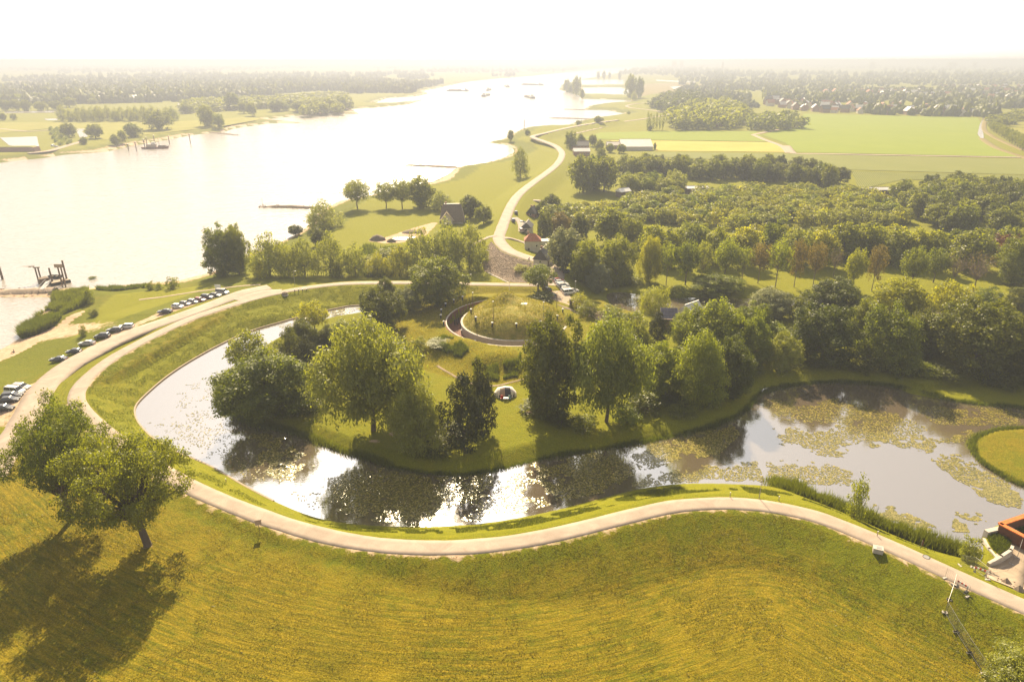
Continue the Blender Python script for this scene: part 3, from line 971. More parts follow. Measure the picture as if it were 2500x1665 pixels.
# ---- near trees -------------------------------------------------------------
tree_b('hero', 340, 1253, 1000, 232, 'leaf_mid', 'broadleaf_tree', 'leafy tree with leaning bare trunk and long shadow, nearest on the mown field', var=0, rz=0.0)
tree_b('hero', 168, 1192, 932, 184, 'leaf_mid', 'broadleaf_tree', 'large leafy tree just behind the leaning one, beside the car park road', var=1, rz=0.4)
tree_b('willow', 859, 989, 733, 250, 'leaf_willow', 'willow_tree', 'tall pale green willow with a bare trunk on the island lawn', var=0, back=0)
tree_b('open', 923, 912, 800, 90, 'leaf_mid', 'broadleaf_tree', 'slim tree with bare trunk just behind the tall pale willow')
tree_b('willow', 966, 1068, 885, 135, 'leaf_willow', 'willow_tree', 'bushy light green tree at the water edge left of the dark yews', var=1)
tree_b('yew', 1068, 1040, 862, 108, 'leaf_yew', 'yew_tree', 'dark dense yew with twin peak nearest the moat')
tree_b('yew', 1108, 1000, 828, 82, 'leaf_yew', 'yew_tree', 'tall dark yew left of the camping tent')
tree_b('yew', 1100, 888, 818, 34, 'leaf_mid', 'conifer_tree', 'small blue-green conifer behind the tall dark yew')
tree_b('oak', 1262, 985, 728, 150, 'leaf_dark', 'oak_tree', 'very large dark oak right of the camping tent')
tree_b('willow', 1392, 1002, 728, 180, 'leaf_willow', 'willow_tree', 'very large light green willow right of the dark oak', var=0)
tree_b('oak', 620, 985, 808, 222, 'leaf_mid', 'broadleaf_tree', 'broad round tree on the left tip of the island')
tree_b('open', 580, 868, 766, 110, 'leaf_mid', 'broadleaf_tree', 'open-branched tree leaning over the water at the left of the island')
tree_b('yew', 708, 852, 769, 62, 'leaf_yew', 'yew_tree', 'dark rounded evergreen beside the broad tree on the island')
tree_b('yew', 672, 828, 752, 62, 'leaf_dark', 'evergreen_tree', 'dark evergreen left of the rounded one on the island')
tree_b('oak', 700, 810, 738, 70, 'leaf_dark', 'broadleaf_tree', 'dark tree behind the evergreens below the bright yellow-green tree')
tree_b('open', 724, 766, 694, 76, 'leaf_bright', 'broadleaf_tree', 'bright yellow-green tree by the narrow upper arm of the moat')
tree_b('oak', 755, 800, 748, 55, 'leaf_dark', 'broadleaf_tree', 'small dark tree left of the pale willow crown')
tree_b('bush', 785, 765, 735, 46, 'leaf_olive', 'shrub', 'olive shrub by the upper moat behind the tall willow', cat='shrub')
tree_b('bush', 815, 760, 738, 40, 'leaf_mid', 'shrub', 'round shrub on the bank right of the olive shrub', cat='shrub')
tree_b('oak', 885, 770, 660, 105, 'leaf_dark', 'broadleaf_tree', 'dense green tree at the end of the upper moat arm')
tree_b('oak', 852, 735, 668, 50, 'leaf_dark', 'broadleaf_tree', 'narrow grey-green tree at the tip of the upper moat')
tree_b('oak', 889, 690, 635, 48, 'leaf_dark', 'broadleaf_tree', 'small dark round tree against the pale dike road')
tree_b('oak', 938, 722, 658, 66, 'leaf_silver', 'broadleaf_tree', 'silvery tree between the dense tree and the big round tree')
tree_b('oak', 1006, 712, 593, 136, 'leaf_mid', 'broadleaf_tree', 'big round tree overlapping the dike road left of the fort')
tree_b('open', 1238, 672, 608, 86, 'leaf_mid', 'broadleaf_tree', 'spreading tree with forked trunk at the head of the car park')
tree_b('oak', 1373, 678, 596, 64, 'leaf_silver', 'poplar_tree', 'pale grey-green poplar right of the parked cars')
tree_b('weeping', 1502, 724, 654, 84, 'leaf_yellow', 'willow_tree', 'yellow-green weeping willow by the back moat')
tree_b('yew', 1509, 797, 719, 58, 'leaf_yew', 'yew_tree', 'dark rounded evergreen in front of the solar roof')
tree_b('bush', 1410, 745, 703, 62, 'leaf_olive', 'shrub', 'olive shrub right of the fort bridge', cat='shrub')
tree_b('bush', 1455, 775, 712, 70, 'leaf_mid', 'shrub', 'tall green shrub between the big willow and the rounded evergreen', cat='shrub')
tree_b('oak', 1515, 925, 786, 120, 'leaf_olive', 'broadleaf_tree', 'round olive-green tree right of the very large willow')
tree_b('willow', 1600, 950, 760, 132, 'leaf_olive', 'willow_tree', 'broad drooping olive tree at the inner bend of the moat', var=1)
tree_b('oak', 1672, 930, 778, 110, 'leaf_dark', 'broadleaf_tree', 'dark tree at the right of the inner moat bend')
tree_b('oak', 1640, 845, 688, 150, 'leaf_olive', 'broadleaf_tree', 'tall olive tree right of the solar roof')
tree_b('oak', 1722, 850, 712, 90, 'leaf_olive', 'broadleaf_tree', 'olive tree right of the tall olive one')
tree_b('oak', 1640, 705, 630, 125, 'leaf_olive', 'broadleaf_tree', 'olive tree in front of the back moat, above the tall olive one')
tree_b('oak', 1762, 742, 660, 108, 'leaf_silver', 'willow_tree', 'silver-white willow by the gap in the back moat')
tree_b('oak', 1796, 862, 764, 80, 'leaf_willow', 'broadleaf_tree', 'small light green tree on the shore below the large dark ones')
tree_b('oak', 1882, 855, 702, 155, 'leaf_dark', 'broadleaf_tree', 'wide dark tree left of the broad light-topped tree on the moat shore')
tree_b('oak', 1913, 745, 638, 140, 'leaf_dark', 'broadleaf_tree', 'large dark tree right of the gap in the back moat')
tree_b('oak', 2030, 868, 697, 138, 'leaf_mid', 'broadleaf_tree', 'broad light-topped tree on the right moat shore')
tree_b('oak', 2050, 770, 641, 138, 'leaf_bright', 'broadleaf_tree', 'bright green dome behind the broad light-topped tree')
tree_b('oak', 2110, 830, 712, 100, 'leaf_dark', 'broadleaf_tree', 'dark tree between the light-topped tree and the trunked tree')
tree_b('open', 2170, 752, 650, 100, 'leaf_bright', 'broadleaf_tree', 'bright tree with visible trunk beside a pale path at the right')
tree_b('oak', 2228, 885, 692, 190, 'leaf_dark', 'broadleaf_tree', 'very large dark tree at the right end of the island shore')
tree_b('oak', 2345, 895, 755, 120, 'leaf_dark', 'broadleaf_tree', 'dark tree cut by the right edge above the moat')
tree_b('oak', 2350, 735, 655, 80, 'leaf_dark', 'broadleaf_tree', 'small dark tree at the right edge behind the grassy rampart')
tree_b('oak', 2328, 664, 543, 105, 'leaf_mid', 'broadleaf_tree', 'tall tree at the right edge beyond the green verge')
tree_b('oak', 2345, 590, 520, 70, 'leaf_bright', 'broadleaf_tree', 'bright tree at the right edge next to the purple tree')
tree_b('willow', 2330, 1660, 1492, 190, 'leaf_willow', 'willow_tree', 'pale willow crown cut by the bottom right corner', var=1)
tree_b('oak', 1578, 812, 712, 95, 'leaf_olive', 'broadleaf_tree', 'olive tree just below the small white-roofed house')
tree_b('oak', 1452, 838, 738, 88, 'leaf_mid', 'broadleaf_tree', 'green tree between the very large willow and the solar roof')
tree_b('oak', 1718, 790, 694, 100, 'leaf_mid', 'broadleaf_tree', 'green tree below the silver-white willow')
tree_b('oak', 1980, 800, 690, 90, 'leaf_mid', 'broadleaf_tree', 'green tree filling the gap behind the light-topped shore tree')
# island shore shrubs
for x, y, t, w, lf, lb in [(548, 955, 900, 55, 'reed', 'bright green shrub on the left tip of the island'),
                           (1010, 812, 782, 60, 'leaf_silver', 'pale flowering bramble on the slope below the fort'),
                           (965, 812, 775, 40, 'leaf_mid', 'green shrub at the foot of the fort slope'),
                           (1215, 872, 842, 12, 'leaf_willow', 'thin pale sapling beside the footpath above the tent'),
                           (1330, 712, 672, 48, 'leaf_bright', 'yellow-green hedge shrub behind the white parked cars'),
                           (1352, 732, 690, 56, 'leaf_mid', 'green shrub beside the bridge railing'),
                           (1962, 1190, 1095, 44, 'leaf_willow', 'light green sapling rising out of the reeds by the moat'),
                           (2222, 1292, 1232, 48, 'leaf_willow', 'grey-green bush at the end of the reed bed'),
                           (1245, 698, 668, 60, 'leaf_dark', 'low dark bush under the spreading car park tree'),
                           (2040, 700, 665, 60, 'leaf_olive', 'olive thicket on the far bank behind the bright dome'),
                           (2270, 700, 660, 60, 'leaf_olive', 'thicket beside the green verge at the right'),
                           (1560, 700, 655, 60, 'leaf_olive', 'olive bush left of the olive tree at the back moat'),
                           (1440, 660, 630, 70, 'leaf_mid', 'low thicket on the far bank of the back moat')]:
    tree_b('bush', x, y, t, w, lf, 'shrub', lb, cat='shrub')

g_ = np.random.default_rng(12)
for i, (x, yb) in enumerate([(1240, 960), (1290, 985), (1340, 1000), (1440, 985), (1480, 960), (1545, 940), (1570, 965), (1630, 930), (1680, 905), (1720, 870), (1745, 830), (1770, 800), (1830, 845), (1850, 790), (1930, 850), (1960, 790), (1975, 860), (2060, 865), (2085, 860), (2120, 870), (2140, 820), (2170, 880), (2200, 830), (2270, 885), (2300, 900), (2320, 860), (1700, 780), (1580, 850), (1990, 745), (1830, 740), (2080, 735), (2230, 760), (1010, 1060), (1030, 1020), (1000, 1000), (540, 900), (700, 960), (690, 870), (640, 845)]):
    tree_b('bush', x, yb, yb - g_.uniform(34, 62), g_.uniform(60, 95), ['leaf_dark', 'leaf_dark', 'leaf_mid', 'leaf_olive'][i % 4], 'shrub', 'dark undergrowth bush beneath the island trees', cat='shrub', group='undergrowth on the island')
# ---- river side -------------------------------------------------------------
for x, yb, yt, w, kd, lf, lb in [
    (521, 638, 514, 92, 'oak', 'leaf_mid', 'tall heart-shaped poplar, left one of the riverside pair'),
    (551, 635, 516, 58, 'oak', 'leaf_mid', 'tall poplar with bare trunk, right one of the riverside pair'),
    (622, 640, 532, 100, 'willowm', 'leaf_willow', 'big grey-green willow right of the riverside poplar pair'),
    (665, 640, 552, 60, 'willowm', 'leaf_willow', 'willow between the big grey-green one and its neighbour'),
    (702, 640, 545, 66, 'willowm', 'leaf_willow', 'third willow along the dike from the poplar pair'),
    (762, 640, 530, 82, 'willowm', 'leaf_willow', 'tall willow in the middle of the dike thicket'),
    (818, 640, 555, 62, 'willowm', 'leaf_willow', 'willow at the right end of the left dike thicket'),
    (735, 570, 525, 44, 'oakm', 'leaf_dark', 'dark tree peeping over the willows near the groyne'),
    (680, 545, 518, 40, 'oakm', 'leaf_dark', 'small dark tree on the shore behind the willows'),
    (745, 532, 458, 90, 'willowm', 'leaf_willow', 'loose willow standing alone on the river shore'),
    (822, 480, 413, 68, 'open', 'leaf_mid', 'open tree group with several trunks at the river edge'),
    (888, 479, 421, 58, 'open', 'leaf_mid', 'left tree of the shady row before the river'),
    (925, 480, 412, 58, 'open', 'leaf_mid', 'middle tree of the shady row before the river'),
    (968, 482, 407, 70, 'oakm', 'leaf_mid', 'tallest tree of the shady row before the river'),
    (1015, 488, 438, 60, 'willowm', 'leaf_willow', 'pale willow left of the thatched house'),
    (1082, 506, 450, 58, 'oakm', 'leaf_dark', 'dark round tree right of the thatched house'),
    (1112, 518, 474, 50, 'oakm', 'leaf_mid', 'mid green tree at the foot of the dike by the thatched house'),
    (975, 640, 520, 105, 'willowm', 'leaf_willow', 'large willow below the muddy yard'),
    (1030, 636, 500, 90, 'willowm', 'leaf_willow', 'tallest willow in front of the thatched house'),
    (1080, 628, 512, 82, 'willowm', 'leaf_willow', 'willow at the edge of the stone slope'),
    (920, 640, 562, 70, 'willowm', 'leaf_bright', 'bright low willow left of the large willow'),
    (870, 640, 575, 60, 'willowm', 'leaf_bright', 'bright willow scrub beside the dike road'),
    (1196, 412, 338, 42, 'willowm', 'leaf_mid', 'lone dark tree on the meadow beside the curving dike'),
    (1340, 448, 358, 78, 'oakm', 'leaf_mid', 'left half of the tall tree clump beside the dike road'),
    (1388, 446, 362, 78, 'oakm', 'leaf_mid', 'right half of the tall tree clump beside the dike road'),
    (1365, 440, 358, 70, 'oakm', 'leaf_mid', 'rear tree of the tall clump beside the dike road')]:
    tree_b(kd, x, yb, yt, w, lf, 'willow_tree' if kd == 'willowm' else 'broadleaf_tree', lb)
for i, (x, yb, yt, w, lf, lb) in enumerate([
    (845, 615, 588, 60, 'leaf_bright', 'bright scrub in front of the muddy yard'), (895, 600, 572, 60, 'leaf_bright', 'round bright scrub below the mud heaps'),
    (598, 640, 600, 34, 'leaf_bright', 'bright bush between the poplars and the willows'), (780, 640, 610, 40, 'leaf_bright', 'bright bush among the dike willows'),
    (1105, 610, 560, 44, 'leaf_willow', 'grey-green bush at the top of the stone slope'),
    (348, 668, 646, 24, 'leaf_mid', 'left bush of three on the river bank path'), (368, 667, 648, 20, 'leaf_olive', 'middle bush of three on the river bank path'), (398, 665, 636, 32, 'leaf_mid', 'largest right bush of three on the river bank path'),
    (207, 700, 660, 26, 'leaf_mid', 'upright bush standing above the reed bed'), (219, 728, 710, 24, 'leaf_dark', 'low dark bush by the sand track'),
    (193, 774, 746, 19, 'leaf_mid', 'small lone sapling on the grass above the beach'), (1198, 628, 608, 40, 'leaf_bright', 'weed bush growing in the stone slope'),
    (215, 650, 640, 20, 'leaf_olive', 'small bush on the bank by the ferry stage')]):
    tree_b('bush', x, yb, yt, w, lf, 'shrub', lb, cat='shrub')

# ---- street and wood on the right ------------------------------------------
for x, yb, yt, w, kd, lf, lb in [
    (1295, 628, 524, 96, 'oakm', 'leaf_silver', 'pale flowering tree right of the red-roofed house'),
    (1345, 660, 552, 84, 'oak', 'leaf_mid', 'large green tree right of the dark-roofed house'),
    (1415, 665, 540, 96, 'oak', 'leaf_mid', 'tall round tree behind the pale poplar'),
    (1490, 655, 540, 62, 'willow', 'leaf_bright', 'tall yellow-green tree at the canal corner'),
    (1330, 640, 586, 40, 'oakm', 'leaf_dark', 'dark tree over the dike lane'),
    (1290, 625, 580, 40, 'oakm', 'leaf_dark', 'dark tree beside the dark-roofed house'),
    (1250, 560, 488, 44, 'oakm', 'leaf_dark', 'dark tree right of the black barn house'),
    (1287, 552, 488, 52, 'oakm', 'leaf_brown', 'brownish tree behind the red-roofed house'),
    (1330, 562, 492, 52, 'oakm', 'leaf_dark', 'dark rounded tree right of the brownish one'),
    (1400, 570, 480, 86, 'oakm', 'leaf_mid', 'large round tree with lit top behind the pale flowering tree'),
    (1455, 575, 500, 60, 'oakm', 'leaf_mid', 'round tree right of the large lit one'),
    (1268, 497, 447, 46, 'oakm', 'leaf_dark', 'dark tree where the side lane meets the wood'),
    (1238, 500, 470, 26, 'oakm', 'leaf_dark', 'small tree beside the striped-roof house')]:
    tree_b(kd, x, yb, yt, w, lf, 'broadleaf_tree', lb)
# row of big round crowns behind the canal verge
ordn = ['first', 'second', 'third', 'fourth', 'fifth', 'sixth', 'seventh', 'eighth', 'ninth', 'tenth', 'eleventh', 'twelfth', 'thirteenth', 'fourteenth', 'fifteenth', 'sixteenth', 'seventeenth', 'eighteenth', 'nineteenth', 'twentieth']
for i, (x, yt, w) in enumerate([(1510, 508, 70), (1550, 516, 76), (1600, 498, 74), (1655, 512, 72), (1718, 512, 82), (1785, 500, 78), (1838, 514, 74), (1896, 512, 86),
                                (1955, 500, 84), (2005, 502, 80), (2065, 510, 80), (2118, 516, 70), (2160, 522, 64), (2250, 515, 116)]):
    tree_t('oakm', x, yt, w, 15, ['leaf_bright', 'leaf_mid', 'leaf_willow', 'leaf_bright'][i % 4], 'broadleaf_tree',
           ordn[i] + ' round crown from the left in the tall row behind the canal verge', group='row of round crowns behind the canal verge')
tree_t('oakm', 2316, 530, 60, 12, 'leaf_purple', 'copper_beech', 'dark purple-leaved tree at the right edge of the wood')
for i, (x, yb, yt, w, kd, lf) in enumerate([
    (1531, 655, 560, 46, 'sparse', 'leaf_olive'), (1575, 655, 552, 62, 'open', 'leaf_mid'), (1611, 652, 556, 48, 'sparse', 'leaf_willow'), (1665, 645, 546, 64, 'open', 'leaf_olive'),
    (1742, 651, 560, 56, 'sparse', 'leaf_brown'), (1782, 661, 545, 56, 'sparse', 'leaf_olive'), (1825, 660, 555, 46, 'sparse', 'leaf_brown'),
    (1868, 662, 560, 50, 'sparse', 'leaf_brown'), (1915, 637, 566, 36, 'bare', 'leaf_brown'), (1958, 668, 572, 52, 'open', 'leaf_bright'),
    (2003, 670, 565, 46, 'sparse', 'leaf_brown'), (2093, 664, 565, 60, 'open', 'leaf_mid'), (2145, 650, 572, 60, 'open', 'leaf_mid'),
    (2188, 660, 578, 58, 'bare', 'leaf_brown'), (2237, 671, 575, 72, 'bare', 'leaf_brown'), (1705, 648, 570, 50, 'sparse', 'leaf_olive')]):
    w_ = {'sparse': 'thin half-bare tree', 'open': 'leafy open tree', 'bare': 'brown leafless tree'}[kd]
    order = sorted([1531, 1575, 1611, 1665, 1742, 1782, 1825, 1868, 1915, 1958, 2003, 2093, 2145, 2188, 2237, 1705]).index(x)
    tree_b(kd, x, yb, yt, w, lf, 'canal_tree', w_ + ', ' + ordn[order] + ' from the left in the line along the canal verge', group='line of trees along the canal verge')

# wood masses, each crown its own tree
def scatter_poly(poly_px, z, spacing, jit, seed, jitter_keep=1.0):
    pw = P2(poly_px, z)
    lo, hi = pw.min(0), pw.max(0)
    g = np.random.default_rng(seed)
    nx, ny = int((hi[0] - lo[0]) / spacing) + 1, int((hi[1] - lo[1]) / spacing) + 1
    xs, ys = np.meshgrid(lo[0] + (np.arange(nx) + 0.5) * spacing, lo[1] + (np.arange(ny) + 0.5) * spacing)
    xs = xs + (np.arange(ny)[:, None] % 2) * spacing / 2
    xs, ys = xs.ravel() + g.normal(size=xs.size) * jit, ys.ravel() + g.normal(size=ys.size) * jit
    m = inside(xs, ys, pw)
    return np.stack([xs[m], ys[m]], 1), g

def wood(poly_px, spacing, H, Wf, kinds, leaves, name, label, group, seed, z=LAND + 8, jit=None, cat='tree'):
    pts, g = scatter_poly(poly_px, z, spacing, jit if jit is not None else spacing * 0.18, seed)
    hs = hgt(pts[:, 0], pts[:, 1])
    for (x, y), hz_ in zip(pts, hs):
        h = H * g.uniform(0.82, 1.15)
        tree(kinds[g.integers(len(kinds))], (x, y, hz_ - 0.1), h, spacing * Wf * g.uniform(0.85, 1.2), leaves[g.integers(len(leaves))], name, label, cat, group)
    return len(pts)
def far_wood(poly_px, spacing, H, Wf, leaf, seed, n_leaf=260):
    """a distant wood that reads as one mass"""
    pts, g = scatter_poly(poly_px, LAND + 8, spacing, spacing * 0.2, seed)
    VV, FF, TT, k = [], [], [], 0
    base = [leaf_cloud(norm_lobes(crown_lobes(seed + i, 12, 0.0, 1.0, 0.22)), n_leaf, 0.085, seed + i, clump=4, spread=0.06) for i in range(3)]
    for x, y in pts:
        V, F, t = base[g.integers(3)]
        a = g.uniform(0, 6.28)
        s = np.array([spacing * Wf * g.uniform(.85, 1.2)] * 2 + [H * g.uniform(.8, 1.15)])
        W = V * s
        W = np.stack([W[:, 0] * math.cos(a) - W[:, 1] * math.sin(a) + x, W[:, 0] * math.sin(a) + W[:, 1] * math.cos(a) + y, W[:, 2] + LAND - .3], 1)
        VV.append(W); FF.append(F + k); TT.append(t); k += len(W)
    o = link('far_woodland', mesh_np('far_woodland', np.concatenate(VV), np.concatenate(FF), {'tone': ('FLOAT', np.concatenate(TT))}), None, M[leaf])
    tag(o, kind='stuff')
    return len(pts)
nw = {}
nw['belt'] = wood([(1415, 372), (1500, 366), (1640, 370), (1760, 374), (1830, 376), (1900, 384), (1955, 398), (1968, 412), (1900, 404), (1780, 394), (1640, 386), (1500, 382), (1430, 385)], 11, 13, 1.25,
     ['oakm'], ['leaf_mid', 'leaf_dark', 'leaf_mid'], 'belt_tree', 'dark round tree in the dense belt along the pale crop field', 'dark tree belt along the crop field', 1)
nw['pale'] = wood([(1425, 400), (1500, 396), (1580, 400), (1590, 412), (1500, 418), (1430, 416)], 11, 10, 1.2, ['oakm'], ['leaf_willow', 'leaf_olive'], 'wood_tree',
     'pale round tree below the dark belt near the white shed roof', 'pale trees below the dark belt', 2)
nw['dark'] = wood([(2075, 432), (2130, 415), (2354, 420), (2480, 424), (2480, 500), (2354, 500), (2250, 505), (2150, 498), (2120, 470)], 12, 13, 1.25, ['oakm'], ['leaf_mid', 'leaf_dark', 'leaf_mid'], 'wood_tree',
     'dark tree in the dense wood at the right edge below the crop rows', 'dark wood at the right edge', 3)
nw['young'] = wood([(1440, 455), (1540, 440), (1700, 430), (1900, 428), (1990, 440), (2060, 470), (2090, 505), (1980, 500), (1850, 506), (1700, 508), (1560, 505), (1450, 500)], 8.6, 7.0, 1.38, ['young', 'young', 'oakm'],
     ['leaf_olive', 'leaf_yellow', 'leaf_bright', 'leaf_yellow', 'leaf_bright', 'leaf_willow'], 'young_tree', 'young yellow-green tree in the broad plantation right of the dike', 'young trees of the plantation', 4, z=LAND + 4, jit=2.4)
nw['edge'] = wood([(1240, 470), (1300, 462), (1440, 462), (1450, 510), (1330, 500), (1250, 500)], 9.5, 7, 1.25, ['oakm', 'young'], ['leaf_mid', 'leaf_bright', 'leaf_willow'], 'wood_tree',
     'light green tree in the wood edge right of the dike road', 'wood edge right of the dike road', 5, z=LAND + 5)
nw['mid2'] = wood([(1480, 530), (1700, 528), (1900, 530), (2100, 534), (2330, 540), (2330, 552), (2100, 548), (1900, 545), (1700, 543), (1480, 545)], 12, 11, 1.2, ['oakm'], ['leaf_mid', 'leaf_bright'], 'wood_tree',
     'shaded tree under the tall row behind the canal verge', 'shaded trees behind the canal verge', 6)
print('WOOD', nw, 'trees', ntree[0])
# ------------------------------------------------------------------ fields, tracks, far water
FZ = LAND + 0.22
def fpoly(name, px, mat, z=FZ):
    return flat_poly(name, P2(px, z), z, mat)
fpoly('crop_field', [(1848, 262), (2248, 271), (2256, 285), (2246, 311), (2298, 343), (2345, 361), (1832, 350), (1805, 329), (1751, 311), (1773, 304), (1830, 293)], M['crop_green'])
fpoly('crop_field', [(1400, 323), (1507, 324), (1766, 327.5), (1803, 336), (1805, 350), (1620, 348), (1507, 347), (1500, 336), (1430, 334)], M['crop_yellow'])
fpoly('crop_field', [(1340, 318), (1380, 305), (1507, 302), (1737, 302), (1749, 312), (1764, 326), (1507, 322), (1400, 321)], M['crop_green'])
fpoly('crop_field', [(1480, 350), (1830, 354), (2354, 366), (2560, 371), (2560, 408), (2354, 402), (1960, 391), (1900, 380), (1500, 360)], M['crop_grey'])
fpoly('crop_field', [(1958, 394), (2354, 404), (2560, 410), (2560, 436), (2354, 426), (2080, 412), (1975, 436)], M['crop_rows'])
fpoly('meadow', [(2290, 270), (2354, 262), (2460, 262), (2460, 300), (2354, 294), (2310, 288)], M['meadow'])
fpoly('meadow', [(2310, 292), (2460, 304), (2460, 332), (2370, 324), (2325, 305)], M['meadow'])
fpoly('meadow', [(1440, 196), (1560, 190), (1640, 196), (1600, 210), (1500, 216), (1460, 226), (1450, 212)], M['heath'])
fpoly('meadow', [(130, 281), (420, 279), (560, 270), (600, 272), (590, 277), (515, 290), (428, 300), (338, 310), (238, 322), (200, 300), (110, 296), (0, 306), (-100, 300), (-100, 284)], M['meadow'])
fpoly('meadow', [(0, 184), (200, 178), (420, 186), (300, 196), (60, 196)], M['heath'])
fpoly('meadow', [(1130, 172), (1260, 168), (1180, 176)], M['heath'])
fpoly('meadow', [(1240, 186), (1180, 190), (1120, 196)], M['heath']) if False else None
for px in ([(0, 317), (85, 314), (91, 341), (60, 346), (20, 334)], [(172, 296), (195, 297), (190, 303), (203, 314), (184, 318), (178, 306)],
           [(12, 257), (140, 255), (142, 259), (10, 261)], [(100, 274), (133, 273), (132, 277), (108, 277)], [(408, 238), (450, 240), (640, 236), (650, 243), (600, 246), (420, 263), (414, 256)]):
    fpoly('pond', px, M['river'], FZ + 0.03)
fpoly('pond', [(1508, 184), (1600, 188), (1596, 192), (1580, 190), (1510, 187)], M['river'], FZ + 0.05)
fpoly('pond', [(1540, 200), (1578, 198), (1560, 206), (1548, 205)], M['river'], FZ + 0.05)
fpoly('canal', [(2266, 255), (2272, 255), (2270, 270), (2259, 297), (2262, 318), (2256, 320), (2247, 309), (2252, 288), (2262, 268)], M['river'], FZ + 0.05)
def track(px, w, mat=M['gravel'], name='track', z=LAND + 0.3):
    return ribbon(name, dense(smooth(P2(px, z), 4), 6), w, mat, z)
track([(1731, 310), (1757, 321), (1795, 335), (1822, 352), (1900, 354), (2345, 362)], 5)
track([(1805, 335), (1818, 352)], 9)
track([(1731, 310), (1780, 300), (1840, 289), (1852, 288)], 5)
track([(1258, 320), (1325, 306), (1392, 291), (1426, 281), (1483, 273), (1540, 262), (1500, 254), (1450, 248), (1442, 243), (1470, 238), (1530, 236)], 5)
track([(2256, 318), (2290, 340), (2354, 362), (2440, 392)], 6, M['heath'])
track([(2354, 346), (2290, 318), (2262, 296), (2270, 268), (2282, 250)], 5, M['heath'])
track([(1197, 458), (1225, 460), (1256, 462)], 3.0, M['asphalt'], 'lane', 5.0)
track([(0, 296), (60, 302), (100, 300), (150, 297)], 4, M['gravel'])
track([(65, 352), (105, 348), (130, 342), (160, 333), (190, 325)], 6, M['gravel'])
track([(420, 664), (316, 672)], 1.0) if False else None
PATH = smooth(P2([(600, 660), (560, 659), (504, 660), (420, 665), (360, 669), (316, 674)], 5.3), 4)
ribbon('footpath', dense(PATH), 1.3, M['gravel'], None, 0.05)
ribbon('footpath', dense(smooth(P2([(1205, 868), (1170, 877), (1142, 884), (1100, 884), (1060, 871), (1036, 858), (1016, 846), (1005, 838)], 4.8), 4), 1), 0.8, M['dirt'], None, 0.03)
ribbon('footpath', dense(smooth(P2([(-8, 1092), (8, 1060), (24, 1020), (36, 990)], 6.2), 4)), 0.7, M['gravel'], None, 0.03)
ribbon('footpath', dense(smooth(P2([(2120, 735), (2150, 738), (2185, 745), (2215, 752)], 4.4), 4)), 2.2, M['gravel'], None, 0.05)
ribbon('lane', dense(smooth(P2([(1158, 552), (1180, 549), (1208, 548), (1218, 550)], 6.2), 4)), 3.0, M['asphalt'], None, 0.12)
ribbon('lane', dense(smooth(P2([(1140, 546), (1120, 549), (1085, 552)], 6.2), 4)), 2.4, M['asphalt'], None, 0.12)
ribbon('lane', dense(smooth(P2([(1182, 505), (1196, 512), (1200, 530)], 6.0), 4)), 3.0, M['asphalt'], None, 0.12)
ribbon('lane', dense(smooth(P2([(2300, 1360), (2320, 1300), (2345, 1250), (2380, 1215), (2440, 1180)], 4.8), 4)), 4.4, M['gravel'], None, 0.06)

# ------------------------------------------------------------------ far woods (one mass at the horizon)
def blob_field(name, n, fn, seed, smin, smax, mat):
    """n low crowns merged into one object; fn(rng,n)->(x,y)"""
    g = np.random.default_rng(seed)
    x, y = fn(g, n)
    nu, nv = 7, 4
    u = np.arange(nu) / nu * 2 * np.pi
    v = np.array([0.05, 0.45, 0.8, 1.0])
    rad = np.array([0.75, 1.0, 0.72, 0.12])
    bx = (np.cos(u)[None, :] * rad[:, None]); by = (np.sin(u)[None, :] * rad[:, None]); bz = np.repeat(v[:, None], nu, 1)
    B = np.stack([bx, by, bz], -1).reshape(-1, 3)
    m = len(x)
    s = g.uniform(smin, smax, m)
    V = B[None] * np.stack([s * 0.62, s * 0.62, s], 1)[:, None, :]
    V = V * (1 + 0.22 * g.normal(size=(m, len(B), 1)))
    V[:, :, 0] += x[:, None]; V[:, :, 1] += y[:, None]; V[:, :, 2] += LAND - 0.6
    k = np.arange(nu * nv).reshape(nv, nu)
    F = np.stack([k[:-1], np.roll(k, -1, 1)[:-1], np.roll(k, -1, 1)[1:], k[1:]], -1).reshape(-1, 4)
    FF = (F[None] + (np.arange(m) * nu * nv)[:, None, None]).reshape(-1, 4)
    tone = np.repeat(g.uniform(0, 1, m), nu * nv)
    o = link(name, mesh_np(name, V.reshape(-1, 3), FF, {'tone': ('FLOAT', tone)}), None, mat)
    return tag(o, kind='stuff')
OPEN = [P2(p, LAND) for p in ([(1848, 262), (2248, 271), (2345, 361), (1830, 350), (1751, 311)], [(1440, 196), (1640, 196), (1500, 216), (1460, 226)],
                              [(-200, 250), (650, 230), (650, 300), (-200, 330)], [(1340, 318), (1900, 250), (1900, 360), (1340, 360)], [(2290, 250), (2500, 250), (2500, 420), (2330, 420)])]
def free(x, y, margin):
    ok = sdf(x, y, RIVER, 300) < -margin
    for p in OPEN:
        ok &= ~inside(x, y, p)
    return ok
def band(side, d0, d1, a0, a1, thr, sc):
    def fn(g, n):
        X, Y = [], []
        while sum(map(len, X)) < n:
            d = d0 * (d1 / d0) ** g.uniform(0, 1, n * 2)
            a = np.radians(g.uniform(a0, a1, n * 2))
            x, y = d * np.sin(a), d * np.cos(a)
            ok = (vnoise(x, y * 0.45, sc, 3) * 0.6 + vnoise(x, y * 0.45, sc / 3, 8) * 0.4 > thr) & free(x, y, 25)
            X.append(x[ok]); Y.append(y[ok])
        return np.concatenate(X)[:n], np.concatenate(Y)[:n]
    return fn
blob_field('far_woodland', 3600, band(0, 1500, 3600, -46, 1, 0.47, 260), 31, 9, 17, M['leaf_dark'])
